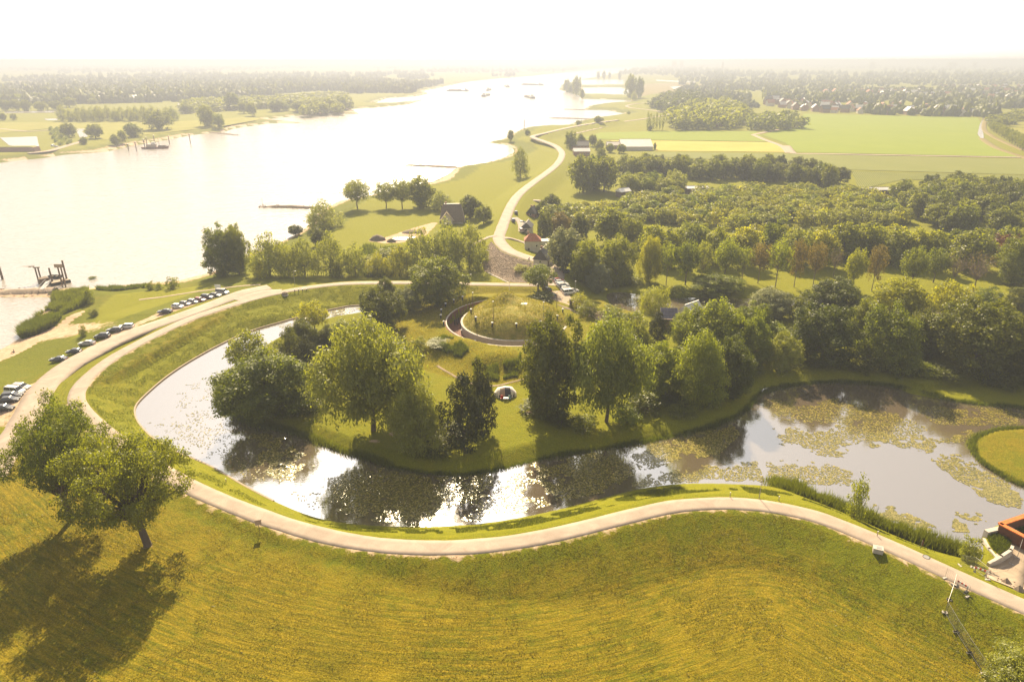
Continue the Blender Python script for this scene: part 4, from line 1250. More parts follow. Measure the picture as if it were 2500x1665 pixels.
blob_field('far_woodland', 3200, band(0, 3300, 11000, -48, 46, 0.55, 900), 32, 10, 20, M['leaf_dark'])
blob_field('far_woodland', 2600, band(0, 1150, 3600, 13, 47, 0.40, 200), 33, 7, 13, M['leaf_dark'])

# ------------------------------------------------------------------ trees of the far banks
lb = [(221, 320, 286, 46), (306, 317, 284, 44), (368, 301, 254, 64), (267, 334, 309, 26), (160, 317, 284, 42), (194, 333, 315, 21), (33, 277, 261, 16), (8, 278, 260, 20), (283, 328, 300, 24),
      (478, 292, 243, 46), (505, 296, 262, 28), (536, 254, 214, 40), (580, 268, 236, 28), (636, 258, 230, 42), (690, 258, 232, 40), (722, 258, 230, 44), (757, 256, 226, 44), (785, 253, 222, 36), (655, 256, 236, 26),
      (14, 256, 230, 30), (38, 256, 229, 30), (62, 256, 230, 26), (96, 256, 233, 30), (130, 254, 232, 34), (160, 248, 224, 36), (215, 240, 226, 24), (430, 262, 238, 30), (600, 246, 222, 30), (560, 262, 236, 24)]
names = ['round bush-shaped tree alone on the far meadow beside the pool', 'low spreading tree near the far beach', 'large spreading tree on the far meadow edge', 'dark clump above the far beach', 'tree beside the far orchard plot', 'small umbrella-shaped tree by the far car park',
         'small tree at the far left meadow', 'tree at the left edge of the far meadow', 'low tree behind the dark clump on the far beach', 'tall tree group on the far shore right of the spreading tree', 'slim tree before the tall group on the far shore',
         'high round tree standing above the far ponds', 'small tree right of the far ponds', 'round tree at the far shore by the pond', 'left tree of the far shore wood', 'second tree of the far shore wood', 'third tree of the far shore wood', 'rightmost tree of the far shore wood', 'small tree left of the far shore wood',
         'leftmost tree of the row along the far pond', 'second tree of the row along the far pond', 'third tree of the row along the far pond', 'fourth tree of the row along the far pond', 'fifth tree of the row along the far pond', 'tall tree ending the row along the far pond',
         'small tree left of the row of gabled sheds', 'tree left of the far ponds', 'tree behind the far ponds', 'slim tree before the far ponds']
for (x, yb, yt, w), nm in zip(lb, names):
    tree_b('oakm', x, yb, yt, w, ['leaf_mid', 'leaf_willow'][x % 2], 'broadleaf_tree', nm)
for i in range(16):
    x = 145 + i * 17
    tree_b('willowm', x + (i * 7) % 5, 279 + (i % 2) * 2 - i * 0.12, 241 + (i * 5) % 6, 26, 'leaf_willow', 'poplar_tree', ordn[i] + ' tree from the left in the tall belt across the far meadow', group='tall tree belt across the far meadow')
for x, yb, yt, w, kd, nm in [(1303, 212, 184, 22, 'oakm', 'left tree on the river spit'), (1325, 222, 176, 22, 'oakm', 'tallest tree on the river spit'), (1315, 216, 192, 26, 'oakm', 'low tree before the tallest on the river spit'),
                         (1338, 231, 206, 13, 'oakm', 'small tree at the near end of the river spit'), (1448, 225, 172, 26, 'oakm', 'tall tree right of the river pools'), (1468, 226, 178, 26, 'oakm', 'second tall tree right of the river pools'),
                         (1457, 232, 208, 14, 'willowm', 'narrow tree below the river pools'), (1174, 326, 300, 17, 'oakm', 'small tree on the point by the second groyne'), (1212, 312, 298, 15, 'oakm', 'bush tree right of the small point tree'),
                         (1330, 288, 277, 15, 'oakm', 'bush tree on the bank by the third groyne'), (1375, 285, 267, 26, 'oakm', 'tree clump on the bank beyond the third groyne'), (1445, 263, 255, 9, 'willowm', 'tiny tree at the far sandy inlet'),
                         (1494, 302, 288, 14, 'oakm', 'small round tree left of the poplar columns'),
                         (1375, 182, 165, 8, 'oakm', 'first tiny tree on the distant dam'), (1388, 182, 163, 10, 'oakm', 'second tiny tree on the distant dam'), (1401, 182, 167, 8, 'oakm', 'third tiny tree on the distant dam'), (1424, 182, 166, 9, 'oakm', 'fourth tiny tree on the distant dam'),
                         (1311, 345, 302, 30, 'oakm', 'tall tree left of the farm buildings'), (1335, 340, 308, 22, 'oakm', 'tree behind the farm buildings'), (1362, 338, 310, 24, 'oakm', 'second tree behind the farm buildings'), (1378, 352, 322, 24, 'oakm', 'tree between the farm and the long barn'),
                         (1382, 366, 340, 22, 'oakm', 'tree in front of the farm'), (1402, 352, 330, 22, 'oakm', 'left tree before the long barn'), (1428, 354, 332, 26, 'oakm', 'right tree before the long barn'), (1505, 345, 328, 8, 'oakm', 'dark tree at the end of the long barn')]:
    tree_b(kd, x, yb, yt, w, 'leaf_mid', 'broadleaf_tree', nm)
for i, x in enumerate((1488, 1494, 1501, 1508, 1516, 1523)):
    tree_b('column', x, 300, 256 + (i * 3) % 7, 8, 'leaf_mid', 'poplar_tree', ordn[i] + ' poplar column from the left by the green field', group='poplar columns by the green field')
for i, (x, yb, yt) in enumerate([(1648, 222, 202), (1666, 222, 200), (1674, 222, 201), (1698, 225, 203), (1710, 226, 202), (1718, 226, 204), (1752, 230, 203), (1758, 230, 206)]):
    tree_b('column', x, yb, yt, 6, 'leaf_mid', 'poplar_tree', ordn[i] + ' distant poplar column from the left before the town', group='distant poplar columns before the town')
nw['clumpA'] = far_wood([(1496, 236), (1540, 222), (1600, 222), (1625, 232), (1600, 244), (1530, 250)], 20, 20, 1.3, 'leaf_dark', 41)
nw['clumpB'] = far_wood([(1545, 262), (1600, 240), (1680, 240), (1720, 256), (1700, 280), (1640, 282), (1580, 284), (1540, 282)], 17, 18, 1.3, 'leaf_mid', 42)
nw['clumpC'] = far_wood([(1710, 274), (1760, 262), (1830, 262), (1842, 280), (1780, 284), (1720, 286)], 15, 14, 1.3, 'leaf_mid', 43)
far_wood([(420, 232), (620, 222), (790, 214), (800, 230), (640, 238), (430, 247)], 19, 13, 1.35, 'leaf_mid', 46)
far_wood([(-40, 224), (190, 219), (215, 225), (-40, 232)], 22, 14, 1.35, 'leaf_mid', 47)
far_wood([(690, 236), (790, 226), (806, 236), (790, 246), (700, 252)], 15, 14, 1.35, 'leaf_mid', 48)
# avenue by the canal
for i in range(16):
    t = i / 15
    tree_b('open', 2278 + t * 90, 300 + t * 58, 278 + t * 42, 20 + 6 * t, 'leaf_mid', 'avenue_tree', ordn[i] + ' tree from the far end of the avenue beside the canal', group='avenue beside the canal')
nw['east'] = far_wood([(2282, 266), (2300, 258), (2354, 252), (2440, 250), (2440, 262), (2354, 266), (2310, 276), (2300, 292)], 16, 10, 1.25, 'leaf_mid', 44)
# orchard plot across the river
pts, g = scatter_poly([(108, 297), (136, 296), (172, 332), (140, 336), (128, 328)], LAND, 7, 0.5, 45)
for x, y in pts:
    tree('young', (x, y, LAND), 3.2, 4.6, 'leaf_olive', 'orchard_tree', 'small tree in the square orchard plot across the river', 'tree', 'orchard plot across the river')

# ------------------------------------------------------------------ buildings
def house(name, pos, rz, w, d, hw, hr, wall, roof, label, cat='house', hip=0.0, chim=1, windows=True, over=0.35, door=True, gam=False, sc_=1.0):
    """ridge along local x; hip = fraction of the length taken off the ridge at each end"""
    e = empty(name, pos, rz, (sc_,) * 3)
    tag(e, label, cat)
    mb = MB()
    x, y = w / 2, d / 2
    if hip == 0:
        mb.poly([(-x, -y, -1), (x, -y, -1), (x, y, -1), (-x, y, -1), (-x, -y, hw), (x, -y, hw), (x, y, hw), (-x, y, hw), (-x, 0, hw + hr - .12), (x, 0, hw + hr - .12)],
                [(0, 1, 5, 4), (2, 3, 7, 6), (1, 2, 6, 9, 5), (3, 0, 4, 8, 7)])
    else:
        mb.box((0, 0, (hw - 1) / 2), (w, d, hw + 1))
    mb.build('wall', wall, e)
    r = MB()
    o = over
    zl = hw - o * hr / (y) * 0.9
    rx = x + o - hip * w
    t = 0.22
    pr = [(-x - o, -y - o, zl), (x + o, -y - o, zl), (x + o, y + o, zl), (-x - o, y + o, zl), (-rx, 0, hw + hr), (rx, 0, hw + hr)]
    if gam:
        ym, zm = y * 0.62, hw + hr * 0.62
        r.poly([(-x - o, -y - o, zl), (x + o, -y - o, zl), (x + o, -ym, zm), (-x - o, -ym, zm), (-rx, 0, hw + hr), (rx, 0, hw + hr), (x + o, ym, zm), (-x - o, ym, zm), (x + o, y + o, zl), (-x - o, y + o, zl)],
               [(0, 1, 2, 3), (3, 2, 5, 4), (4, 5, 6, 7), (7, 6, 8, 9), (0, 3, 4, 7, 9), (1, 8, 6, 5, 2)])
    else:
        lo = [(a, b, c - t) for a, b, c in pr]
        r.poly(pr + lo, [(0, 1, 5, 4), (2, 3, 4, 5), (1, 2, 5), (3, 0, 4), (7, 6, 10, 11), (9, 8, 11, 10), (0, 6, 7, 1), (2, 8, 9, 3), (1, 7, 8, 2), (3, 9, 6, 0)])
    ro = r.build('roof', roof, e)
    if hip == 0 and not gam:
        MB().box((0, 0, hw + hr + 0.03), (w + 2 * o, 0.3, 0.14)).build('ridge', wall if roof != wall else roof, ro)
    for c in range(chim):
        cx = (-0.28 + 0.5 * c) * w
        ch = MB().box((cx, 0.1, hw + hr + 0.25), (0.7, 0.7, 1.5)).box((cx, 0.1, hw + hr + 1.02), (0.84, 0.84, 0.12))
        ch.build('chimney', M['brick'], ro)
    if windows:
        for sy in (-1, 1):
            for k in range(max(1, int(w / 3))):
                wx = -w / 2 + (k + 0.5) * w / max(1, int(w / 3))
                if door and sy == -1 and k == 0:
                    MB().box((wx, sy * (y + 0.02), 1.05), (1.0, 0.08, 2.1)).build('door', M['wood'], e)
                    continue
                f = MB().box((wx, sy * (y + 0.02), hw * 0.55), (1.2, 0.1, 1.3)).build('window', M['white'], e)
                MB().box((wx, sy * (y + 0.06), hw * 0.55), (1.0, 0.06, 1.1)).build('pane', M['glass_dark'], f)
        for sx in (-1, 1):
            for k in range(max(1, int(d / 3.5))):
                wy = -d / 2 + (k + 0.5) * d / max(1, int(d / 3.5))
                f = MB().box((sx * (x + 0.02), wy, hw * 0.55), (0.1, 1.1, 1.3)).build('window', M['white'], e)
                MB().box((sx * (x + 0.06), wy, hw * 0.55), (0.06, 0.9, 1.1)).build('pane', M['glass_dark'], f)
            if hip == 0 and hr > 2:
                f = MB().box((sx * (x + 0.02), 0, hw + hr * 0.35), (0.1, 0.9, 1.0)).build('window', M['white'], e)
                MB().box((sx * (x + 0.06), 0, hw + hr * 0.35), (0.06, 0.72, 0.82)).build('pane', M['glass_dark'], f)
    return e

def at(x, y):
    p = G(x, y)
    return (p[0], p[1], p[2])
# thatched house: half-hipped main roof with a wing towards us
p = at(1040, 511)
th_ = house('thatched_house', p, R(4), 10.5, 8.0, 2.6, 6.2, M['plaster'], M['thatch'], 'thatched house with a pale new wing roof in the river foreland', hip=0.16, chim=1, over=0.9)
wg = MB()
wg.poly([(-5.2, -6.2, 0), (0.2, -6.2, 0), (0.2, -3.2, 0), (-5.2, -3.2, 0), (-5.2, -6.2, 2.6), (0.2, -6.2, 2.6), (0.2, -3.2, 2.6), (-5.2, -3.2, 2.6), (-2.5, -6.2, 5.6)], [(0, 1, 5, 8, 4), (1, 2, 6, 5), (3, 0, 4, 7)])
wg.build('wing_wall', M['plaster'], th_)
wr = MB()
wr.poly([(-6.0, -6.8, 1.9), (-2.5, -6.8, 6.2), (-2.5, -0.8, 6.2), (-6.0, -2.0, 1.9)], [(0, 1, 2, 3)]).poly([(1.0, -6.8, 1.9), (-2.5, -6.82, 6.2), (-2.5, -0.8, 6.2), (1.0, -2.0, 1.9)], [(3, 2, 1, 0)])
wr.poly([(-6.0, -6.8, 1.6), (-2.5, -6.8, 5.9), (1.0, -6.8, 1.6), (-6.0, -6.8, 1.9), (-2.5, -6.8, 6.2), (1.0, -6.8, 1.9)], [(0, 1, 4, 3), (1, 2, 5, 4)])
wr.build('wing_roof', M['thatch_new'], th_)
MB().box((0, 0, 8.95), (7.4, 0.7, 0.3)).build('ridge_cap', M['white'], th_)
p = at(1224, 576)
hr_ = house('villa', p, R(0), 8.4, 7.0, 6.2, 3.0, M['plaster'], M['tile_red'], 'tall pale house with red pyramid roof beside the dike bend', hip=0.38, chim=1, sc_=0.78)
an = MB().box((6.6, 1.0, 2.6), (4.8, 5.0, 5.2))
an.build('annex', M['plaster'], hr_)
MB().box((6.6, 1.0, 5.3), (5.2, 5.4, 0.3)).build('annex_roof', M['roof_pale'], hr_)
p = at(1249, 606)
house('gable_house', p, R(68), 8.5, 6.4, 3.4, 4.2, M['plaster'], M['tile_dark'], 'white house with dark tiled roof tucked below the dike road', hip=0.0, chim=1, sc_=0.82)
p = at(1212, 533)
house('barn_house', p, R(80), 8.5, 5.5, 3.6, 2.6, M['plaster'], M['tile_dark'], 'black and white house with cars in its drive on the dike', chim=0, sc_=0.8)
p = at(1224, 496)
house('cottage', p, R(70), 7.5, 5.5, 2.6, 3.4, M['brick'], M['tile_dark'], 'small dark cottage with striped gable beside the dike road', chim=1, sc_=0.8)
p = at(1464, 347)
house('long_barn', (p[0], p[1] + 12, p[2]), R(2), 27, 24, 3.6, 5.0, M['plaster'], M['roof_metal'], 'long pale farm barn with broad low roof', 'barn', chim=0, windows=False)
p = at(1336, 361)
house('farm_building', p, R(3), 13, 9, 5.0, 2.2, M['brick'], M['roof_pale'], 'pale-roofed farm building nearest the dike', 'barn', chim=0)
p = at(1332, 344)
house('farm_building', p, R(3), 15, 11, 4.0, 3.5, M['brick'], M['tile_dark'], 'dark-roofed farm building behind the pale-roofed one', 'barn', chim=0)
p = at(1412, 342)
house('farm_building', p, R(3), 14, 9, 3.5, 2.5, M['brick'], M['roof_metal'], 'low farm shed left of the long barn', 'barn', chim=0)
p = P(1600, 449, 3)
house('shed', (p[0], p[1], 3), R(2), 12, 5, 4.5, 1.0, M['wood'], M['white'], 'white-roofed shed standing in the plantation', 'shed', chim=0, windows=False)
p = P(1432, 452, 3)
house('shed', (p[0], p[1], 3), R(30), 7, 5, 3.5, 1.5, M['wood'], M['white'], 'small white-roofed shed at the left of the plantation', 'shed', chim=0, windows=False)
p = P(2025, 446, 3)
house('shed', (p[0], p[1], 3), R(2), 16, 6, 3, 1.0, M['wood'], M['roof_pale'], 'low shed at the right end of the plantation', 'shed', chim=0, windows=False)
p = P(2082, 468, 3)
house('shed', (p[0], p[1], 3), R(70), 5, 3, 2.4, 1.0, M['wood'], M['roof_pale'], 'tiny hut at the edge of the dark right wood', 'shed', chim=0, windows=False)
p = P(1655, 290, 3)
house('farm_building', p, R(2), 26, 12, 4, 3, M['brick'], M['roof_metal'], 'grey barn among the hazy trees of the field wood', 'barn', chim=0, windows=False)
# seven-gabled sheds over the river
p = P(285, 236, LAND)
sh = empty('gabled_hall', (p[0], p[1], LAND), R(3))
tag(sh, 'long row of seven pale gabled sheds across the river', 'hall')
wd = 128 * K * depth(p) / FPX / 7
for i in range(7):
    x0 = (i - 3.5) * wd
    MB().poly([(x0, 0, 0), (x0 + wd, 0, 0), (x0 + wd, 45, 0), (x0, 45, 0), (x0, 0, 6), (x0 + wd, 0, 6), (x0 + wd, 45, 6), (x0, 45, 6), (x0 + wd / 2, 0, 12), (x0 + wd / 2, 45, 12)],
              [(0, 1, 5, 8, 4), (2, 3, 7, 9, 6), (1, 2, 6, 5), (3, 0, 4, 7)]).build('wall', M['tile_dark'], sh)
    MB().poly([(x0, -1, 6), (x0 + wd / 2, -1, 12.3), (x0 + wd / 2, 46, 12.3), (x0, 46, 6), (x0 + wd, -1, 6), (x0 + wd, 46, 6)], [(0, 1, 2, 3), (1, 4, 5, 2)]).build('roof', M['roof_pale'], sh)
p = P(330, 222, LAND)
house('long_shed', p, R(3), 60, 20, 5, 4, M['brick'], M['roof_pale'], 'single long pale shed behind the seven gables', 'shed', chim=0, windows=False)
# old fort across the river
p = at(30, 348)
of = empty('rampart', (p[0], p[1], 2.0), R(4))
tag(of, 'low dark brick rampart with grass top by the far pond', 'fortification')
MB().box((0, 0, 2.2), (42, 9, 4.6), taper=0.97).build('wall', M['brick'], of)
MB().box((0, 0, 4.7), (40, 8.4, 0.7), taper=0.85).build('grass_top', M['meadow'], of)

# town
hm_v, hm_f = [], []
hmesh = []
for i, (rm) in enumerate((M['tile_dark'], M['tile_red'], M['roof_pale'])):
    mb = MB()
    mb.poly([(-5, -4, 0), (5, -4, 0), (5, 4, 0), (-5, 4, 0), (-5, -4, 5.2), (5, -4, 5.2), (5, 4, 5.2), (-5, 4, 5.2), (-5, 0, 9.0), (5, 0, 9.0)],
            [(0, 1, 5, 4), (2, 3, 7, 6), (1, 2, 6, 9, 5), (3, 0, 4, 8, 7)])
    wm = mb.mesh('wall'); wm.materials.append([M['brick'], M['plaster'], M['brick']][i])
    rb = MB().poly([(-5.4, -4.6, 4.7), (5.4, -4.6, 4.7), (5.4, 0, 9.25), (-5.4, 0, 9.25), (5.4, 4.6, 4.7), (-5.4, 4.6, 4.7)], [(0, 1, 2, 3), (3, 2, 4, 5)])
    rmm = rb.mesh('roof'); rmm.materials.append(rm)
    hmesh.append((wm, rmm))
g = np.random.default_rng(77)
def town_house(x, y, label, group, sc=1.0, rz=None, kind=None):
    wm, rmm = hmesh[g.integers(3) if kind is None else kind]
    e = empty('town_house', (x, y, LAND - 0.2), rz if rz is not None else R([10, -35, 55, 80][g.integers(4)]) + g.normal() * 0.05, (sc, sc, sc))
    link('wall', wm, e); link('roof', rmm, e)
    return tag(e, label, 'house', group)
nt_ = 0
for px, sp_, lab, grp in [([(1760, 232), (1850, 240), (2000, 248), (2248, 262), (2248, 269), (2000, 264), (1860, 259), (1760, 244)], 23, 'house in the town edge row directly behind the bright green field', 'town houses behind the green field'),
                          ([(1880, 205), (2050, 206), (2190, 222), (2150, 228), (2000, 224), (1880, 216)], 27, 'house with a sunlit roof in the middle of the far town', 'sunlit town roofs'),
                          ([(2150, 196), (2354, 200), (2440, 205), (2440, 240), (2354, 236), (2200, 220)], 44, 'scattered house among trees in the right part of the far town', 'scattered town houses')]:
    pts, gg = scatter_poly(px, LAND, sp_, 5, 50 + nt_)
    for x, y in pts[:95]:
        town_house(x, y, lab, grp, g.uniform(0.85, 1.3))
        nt_ += 1
# skyline blocks
for i, (x, w, h, lb_) in enumerate([(1549, 9, 30, 'left one of two hazy tower blocks on the horizon'), (1566, 8, 32, 'right one of two hazy tower blocks on the horizon'), (2003, 12, 26, 'lone hazy tower block on the horizon right of the church'), (2186, 18, 26, 'widest hazy tower block on the right horizon'), (2238, 9, 26, 'narrow hazy tower block right of the widest one')]):
    p = P(x, 160.5, LAND)
    d = depth(p)
    W = w * K * d / FPX
    e = empty('tower_block', p)
    tag(e, lb_, 'tower')
    MB().box((0, 0, h), (W, W * 0.5, 2 * h)).build('wall', M['concrete'], e)
    MB().box((0, 0, 2 * h + 1.5), (W * 0.4, W * 0.3, 3)).build('roof_plant', M['concrete'], e)
    for k in range(5):
        MB().box((0, -W * 0.25 - 0.3, 6 + k * (2 * h - 8) / 5), (W * 0.9, 0.5, 2.2)).build('window', M['glass_dark'], e)
p = P(1660, 163, LAND)
e = empty('church', p)
tag(e, 'hazy church with pointed spire on the horizon', 'church')
MB().box((0, 0, 18), (12, 12, 36)).build('tower', M['brick'], e)
MB().poly([(-7, -7, 36), (7, -7, 36), (7, 7, 36), (-7, 7, 36), (0, 0, 66)], [(0, 1, 4), (1, 2, 4), (2, 3, 4), (3, 0, 4)]).build('spire', M['tile_dark'], e)
MB().box((0, 26, 9), (18, 40, 18)).build('nave', M['brick'], e)
# solar roof hall on the island
p = at(1538, 756)
e = empty('solar_hall', p, R(-6), (0.55, 0.55, 0.8))
tag(e, 'hall with dark blue solar panels on its roof among the island trees', 'building')
MB().box((0, 3, 1.5), (8.6, 9, 5)).build('wall', M['wood'], e)
ro = MB().poly([(-4.6, -1.8, 3.6), (4.6, -1.8, 3.6), (4.6, 8, 6.2), (-4.6, 8, 6.2), (-4.6, -1.8, 3.4), (4.6, -1.8, 3.4), (4.6, 8, 6.0), (-4.6, 8, 6.0)], [(0, 1, 2, 3), (7, 6, 5, 4), (0, 4, 5, 1), (1, 5, 6, 2), (2, 6, 7, 3), (3, 7, 4, 0)]).build('roof', M['dark'], e)
for r_ in range(3):
    for c_ in range(5):
        x0, y0 = -4.3 + c_ * 1.74, -1.5 + r_ * 3.15
        zf = lambda yy: 3.66 + (yy + 1.8) * 2.6 / 9.8
        MB().poly([(x0, y0, zf(y0)), (x0 + 1.66, y0, zf(y0)), (x0 + 1.66, y0 + 2.9, zf(y0 + 2.9)), (x0, y0 + 2.9, zf(y0 + 2.9))] + [(x0, y0, zf(y0) - .05), (x0 + 1.66, y0, zf(y0) - .05), (x0 + 1.66, y0 + 2.9, zf(y0 + 2.9) - .05), (x0, y0 + 2.9, zf(y0 + 2.9) - .05)],
                  [(0, 1, 2, 3), (0, 4, 5, 1), (1, 5, 6, 2), (2, 6, 7, 3), (3, 7, 4, 0)]).build('solar_panel', M['solar'], ro)
p = at(1586, 738)
house('garden_house', p, R(40), 6, 4.5, 3.4, 2.4, M['white'], M['roof_pale'], 'small white-roofed house half hidden right of the solar roof', chim=0)
# ------------------------------------------------------------------ fort
fe = empty('round_fort', (FORT[0], FORT[1], 0))
tag(fe, 'round grass-covered fort with pale concrete rim inside a sunken ditch', 'fort')
n = 96
ang = np.linspace(0, 2 * np.pi, n, endpoint=False)
rads = np.array([RF_IN - 0.35, RF_IN - 1.2, RF_IN - 3, RF_IN - 5, RF_IN - 7.5, 6, 4, 2, 0.05])
zs_ = np.array([6.35, 7.1, 8.9, 10.1, 10.7, 10.9, 11.0, 11.0, 11.0])
gm_ = np.random.default_rng(5)
V = []
for r, z in zip(rads, zs_):
    X, Y = r * np.cos(ang), r * np.sin(ang)
    zz = z + 2.6 * np.exp(-((X + 2.6) ** 2 / 9 + (Y - 6.0) ** 2 / 14)) + 0.35 * (vnoise(X + FORT[0], Y + FORT[1], 2.2, 6) - .5) - 0.5 * np.exp(-((X - 6) ** 2 / 10 + (Y - 6.0) ** 2 / 10))
    if r > RF_IN - 1:
        zz = np.full(n, z)
    V.append(np.stack([X, Y, zz], 1))
V = np.concatenate(V)
k = np.arange(len(rads) * n).reshape(len(rads), n)
F = np.stack([k[:-1], np.roll(k, -1, 1)[:-1], np.roll(k, -1, 1)[1:], k[1:]], -1).reshape(-1, 4)
mm_, nt, b_, _ = nmat('mound_grass')
co = ocoord(nt)
nf, nm_ = noise(nt, 4.0, 5, .7, co), noise(nt, 0.45, 5, .65, co, 0.5)
c1 = ramp(nt, nf, [(0.3, (0.12, 0.12, 0.008)), (0.7, (0.25, 0.22, 0.02))])
c2 = ramp(nt, nf, [(0.3, (0.20, 0.155, 0.02)), (0.7, (0.40, 0.31, 0.06))])
nt.links.new(mix(nt, ramp(nt, nm_, [(0.42, 0.0), (0.62, 1.0)]), c1, c2), b_.inputs['Base Color'])
b_.inputs['Roughness'].default_value = 0.95
nt.links.new(bump(nt, math_n(nt, 'ADD', math_n(nt, 'MULTIPLY', nf, 0.5), nm_), 1.0, 0.5), b_.inputs['Normal'])
M['mound'] = mm_
link('grass_mound', mesh_np('grass_mound', V, F, None, True), fe, mm_)
def arc_lathe(prof, a0, a1, n=80):
    mb = MB()
    vs_, fs_ = [], []
    for r, z in prof:
        for k in range(n + 1):
            a = math.radians(a0 + (a1 - a0) * k / n)
            vs_.append((r * math.cos(a), r * math.sin(a), z))
    for i in range(len(prof) - 1):
        for k in range(n):
            a = i * (n + 1) + k
            fs_.append((a, a + 1, a + n + 2, a + n + 1))
    return mb.poly(vs_, fs_)
arc_lathe([(RF_IN + 0.05, 3.4), (RF_IN + 0.05, 6.4), (RF_IN + 0.05, 6.46), (RF_IN - 0.75, 6.5), (RF_IN - 0.75, 5.5)], DA0 - 2, DA1 + 30).build('rim_wall', M['concrete'], fe)
arc_lathe([(RF_OUT + 1.1, 6.3), (RF_OUT + 0.45, 6.62), (RF_OUT + 0.1, 6.62), (RF_OUT + 0.1, 3.4)], DA0 - 2, DA1 + 2).build('ditch_wall', M['rust_dark'], fe)
arc_lathe([(RF_OUT + 0.45, 6.5), (RF_OUT + 0.40, 6.70), (RF_OUT + 0.06, 6.71), (RF_OUT + 0.06, 6.5)], DA0 - 2, DA1 + 2).build('ditch_coping', M['concrete'], fe)
arc_lathe([(RF_OUT + 0.2, 3.95), (RF_IN - 0.2, 3.96)], DA0 - 2, DA1 + 2).build('ditch_floor', M['rust_dark'], fe)
for a_ in (DA0, DA1):
    ca_, sa_2 = math.cos(R(a_)), math.sin(R(a_))
    rm_ = (RF_IN + RF_OUT) / 2
    MB().box((rm_ * ca_, rm_ * sa_2, 5.2), (RF_OUT - RF_IN + 1.0, 0.9, 2.9), R(a_)).build('ditch_end_wall', M['concrete'], fe)
sk_ = MB()
sk_.box((2.6, 1.4, 11.0), (2.2, 1.5, 0.3)).build('skylight', M['roof_pale'], fe)

def on_mound(x, y):
    """height of fort surface at world x,y"""
    X, Y = x - FORT[0], y - FORT[1]
    r = math.hypot(X, Y)
    if r > RF_IN:
        return H1(x, y)
    z = float(np.interp(r, rads[::-1], zs_[::-1]))
    return z + 2.6 * math.exp(-((X + 2.6) ** 2 / 9 + (Y - 6.0) ** 2 / 14)) - 0.5 * math.exp(-((X - 6) ** 2 / 10 + (Y - 6.0) ** 2 / 10))
def GM(x, y):
    z = 6.0
    for _ in range(6):
        p = P(x, y, z)
        z = 0.5 * z + 0.5 * on_mound(p[0], p[1])
    p = P(x, y, z)
    return (p[0], p[1], on_mound(p[0], p[1]))
fz = lambda a, b: (998.1 + a * .15994, 640.3 + b * .15994)
# vent posts: dark shaft, pale cap
vents = [(97, 575), (138, 670), (103, 495), (165, 410), (283, 355), (410, 310), (398, 795), (588, 850), (600, 610), (530, 510), (835, 690), (1180, 705), (1525, 670), (1768, 590), (632, 385), (1848, 490)]
vshaft = MB().lathe([(0.30, -0.4), (0.30, 1.35), (0.2, 1.4), (0.2, 1.55)], 10).mesh('shaft'); vshaft.materials.append(M['dark'])
vcap = MB().lathe([(0.05, 1.5), (0.50, 1.55), (0.50, 1.66), (0.3, 1.85), (0.02, 1.92)], 12).mesh('cap'); vcap.materials.append(M['white'])
vlab = ['on the lower left lawn of the fort', 'nearest the ditch on the left lawn', 'highest of the left lawn group', 'on the shaded bank left of the ditch', 'on the bank below the left rampart ridge', 'beside the left rampart ridge top', 'on the outer lip of the ditch, left one', 'on the outer lip of the ditch, right one',
        'on the left flank of the mound', 'near the rim at the left of the mound', 'on the lower front slope of the mound, left', 'on the lower front slope of the mound, middle', 'on the lower front slope of the mound, right', 'on the mound above the oak', 'at the back left rim of the mound', 'at the mound rim by the bridge']
for (a, b), lb_ in zip(vents, vlab):
    p = GM(*fz(a, b))
    e = empty('vent_post', p, 0, (0.72, 0.72, 0.72))
    link('shaft', vshaft, e); link('cap', vcap, e)
    tag(e, 'short dark vent post with pale cap ' + lb_, 'vent post', 'vent posts on the fort')
# people-sized dark posts standing in the ditch
for a, b, lb_ in [(355, 640, 'tallest dark post in the ditch'), (330, 660, 'middle dark post in the ditch'), (300, 672, 'lowest dark post in the ditch'), (385, 712, 'dark post at the front of the ditch')]:
    q = P(*fz(a, b), 3.96)
    e = empty('bollard', q)
    MB().lathe([(0.2, 0), (0.2, 1.5), (0.1, 1.6)], 10).build('shaft', M['dark'], e)
    MB().lathe([(0.26, 1.55), (0.26, 1.7), (0.02, 1.8)], 10).build('cap', M['dark'], e)
    tag(e, lb_, 'post', 'dark posts in the ditch')
def pole(name, x, yb, h, label, mat='metal', lamp=True, arm=0.0, rad=0.07, gm=False, cat='lamp post'):
    p = GM(x, yb) if gm else at(x, yb)
    e = empty(name, p)
    MB().tube([(0, 0, -0.3), (0, 0, h * 0.5), (0, 0, h)], [rad * 1.4, rad * 1.1, rad * 0.8], 7).build('post', M[mat], e)
    if lamp:
        if arm:
            MB().tube([(0, 0, h - 0.1), (arm * 0.6, 0, h + 0.15), (arm, 0, h + 0.1)], rad * 0.6, 5).build('arm', M[mat], e)
        MB().box((arm, 0, h + 0.06), (0.7 if arm else 0.4, 0.28, 0.14)).build('lamp_head', M['lamp_glass'], e)
    return tag(e, label, cat)
pole('lamp_post', *fz(560, 500), 6.0, 'dark lamp post at the back left of the mound', 'wood', gm=True)
pole('lamp_post', *fz(850, 640), 6.2, 'dark lamp post on the front of the mound', 'wood', gm=True)
pole('lamp_post', *fz(1570, 560), 4.5, 'lamp post on the right flank of the mound', 'metal', gm=True)
pole('lamp_post', *fz(1760, 440), 5.5, 'dark lamp post by the bridge head', 'wood')
pole('flagpole', *fz(1080, 250), 5.0, 'white flagpole behind the mound peak', 'white', False, gm=True, cat='flagpole')
pole('lamp_post', 1076, 668, 5.5, 'street lamp on the dike road right of the big round tree', 'metal', arm=0.9)
pole('lamp_post', *fz(1480, 320), 5.5, 'lamp post below the spreading car park tree', 'metal')
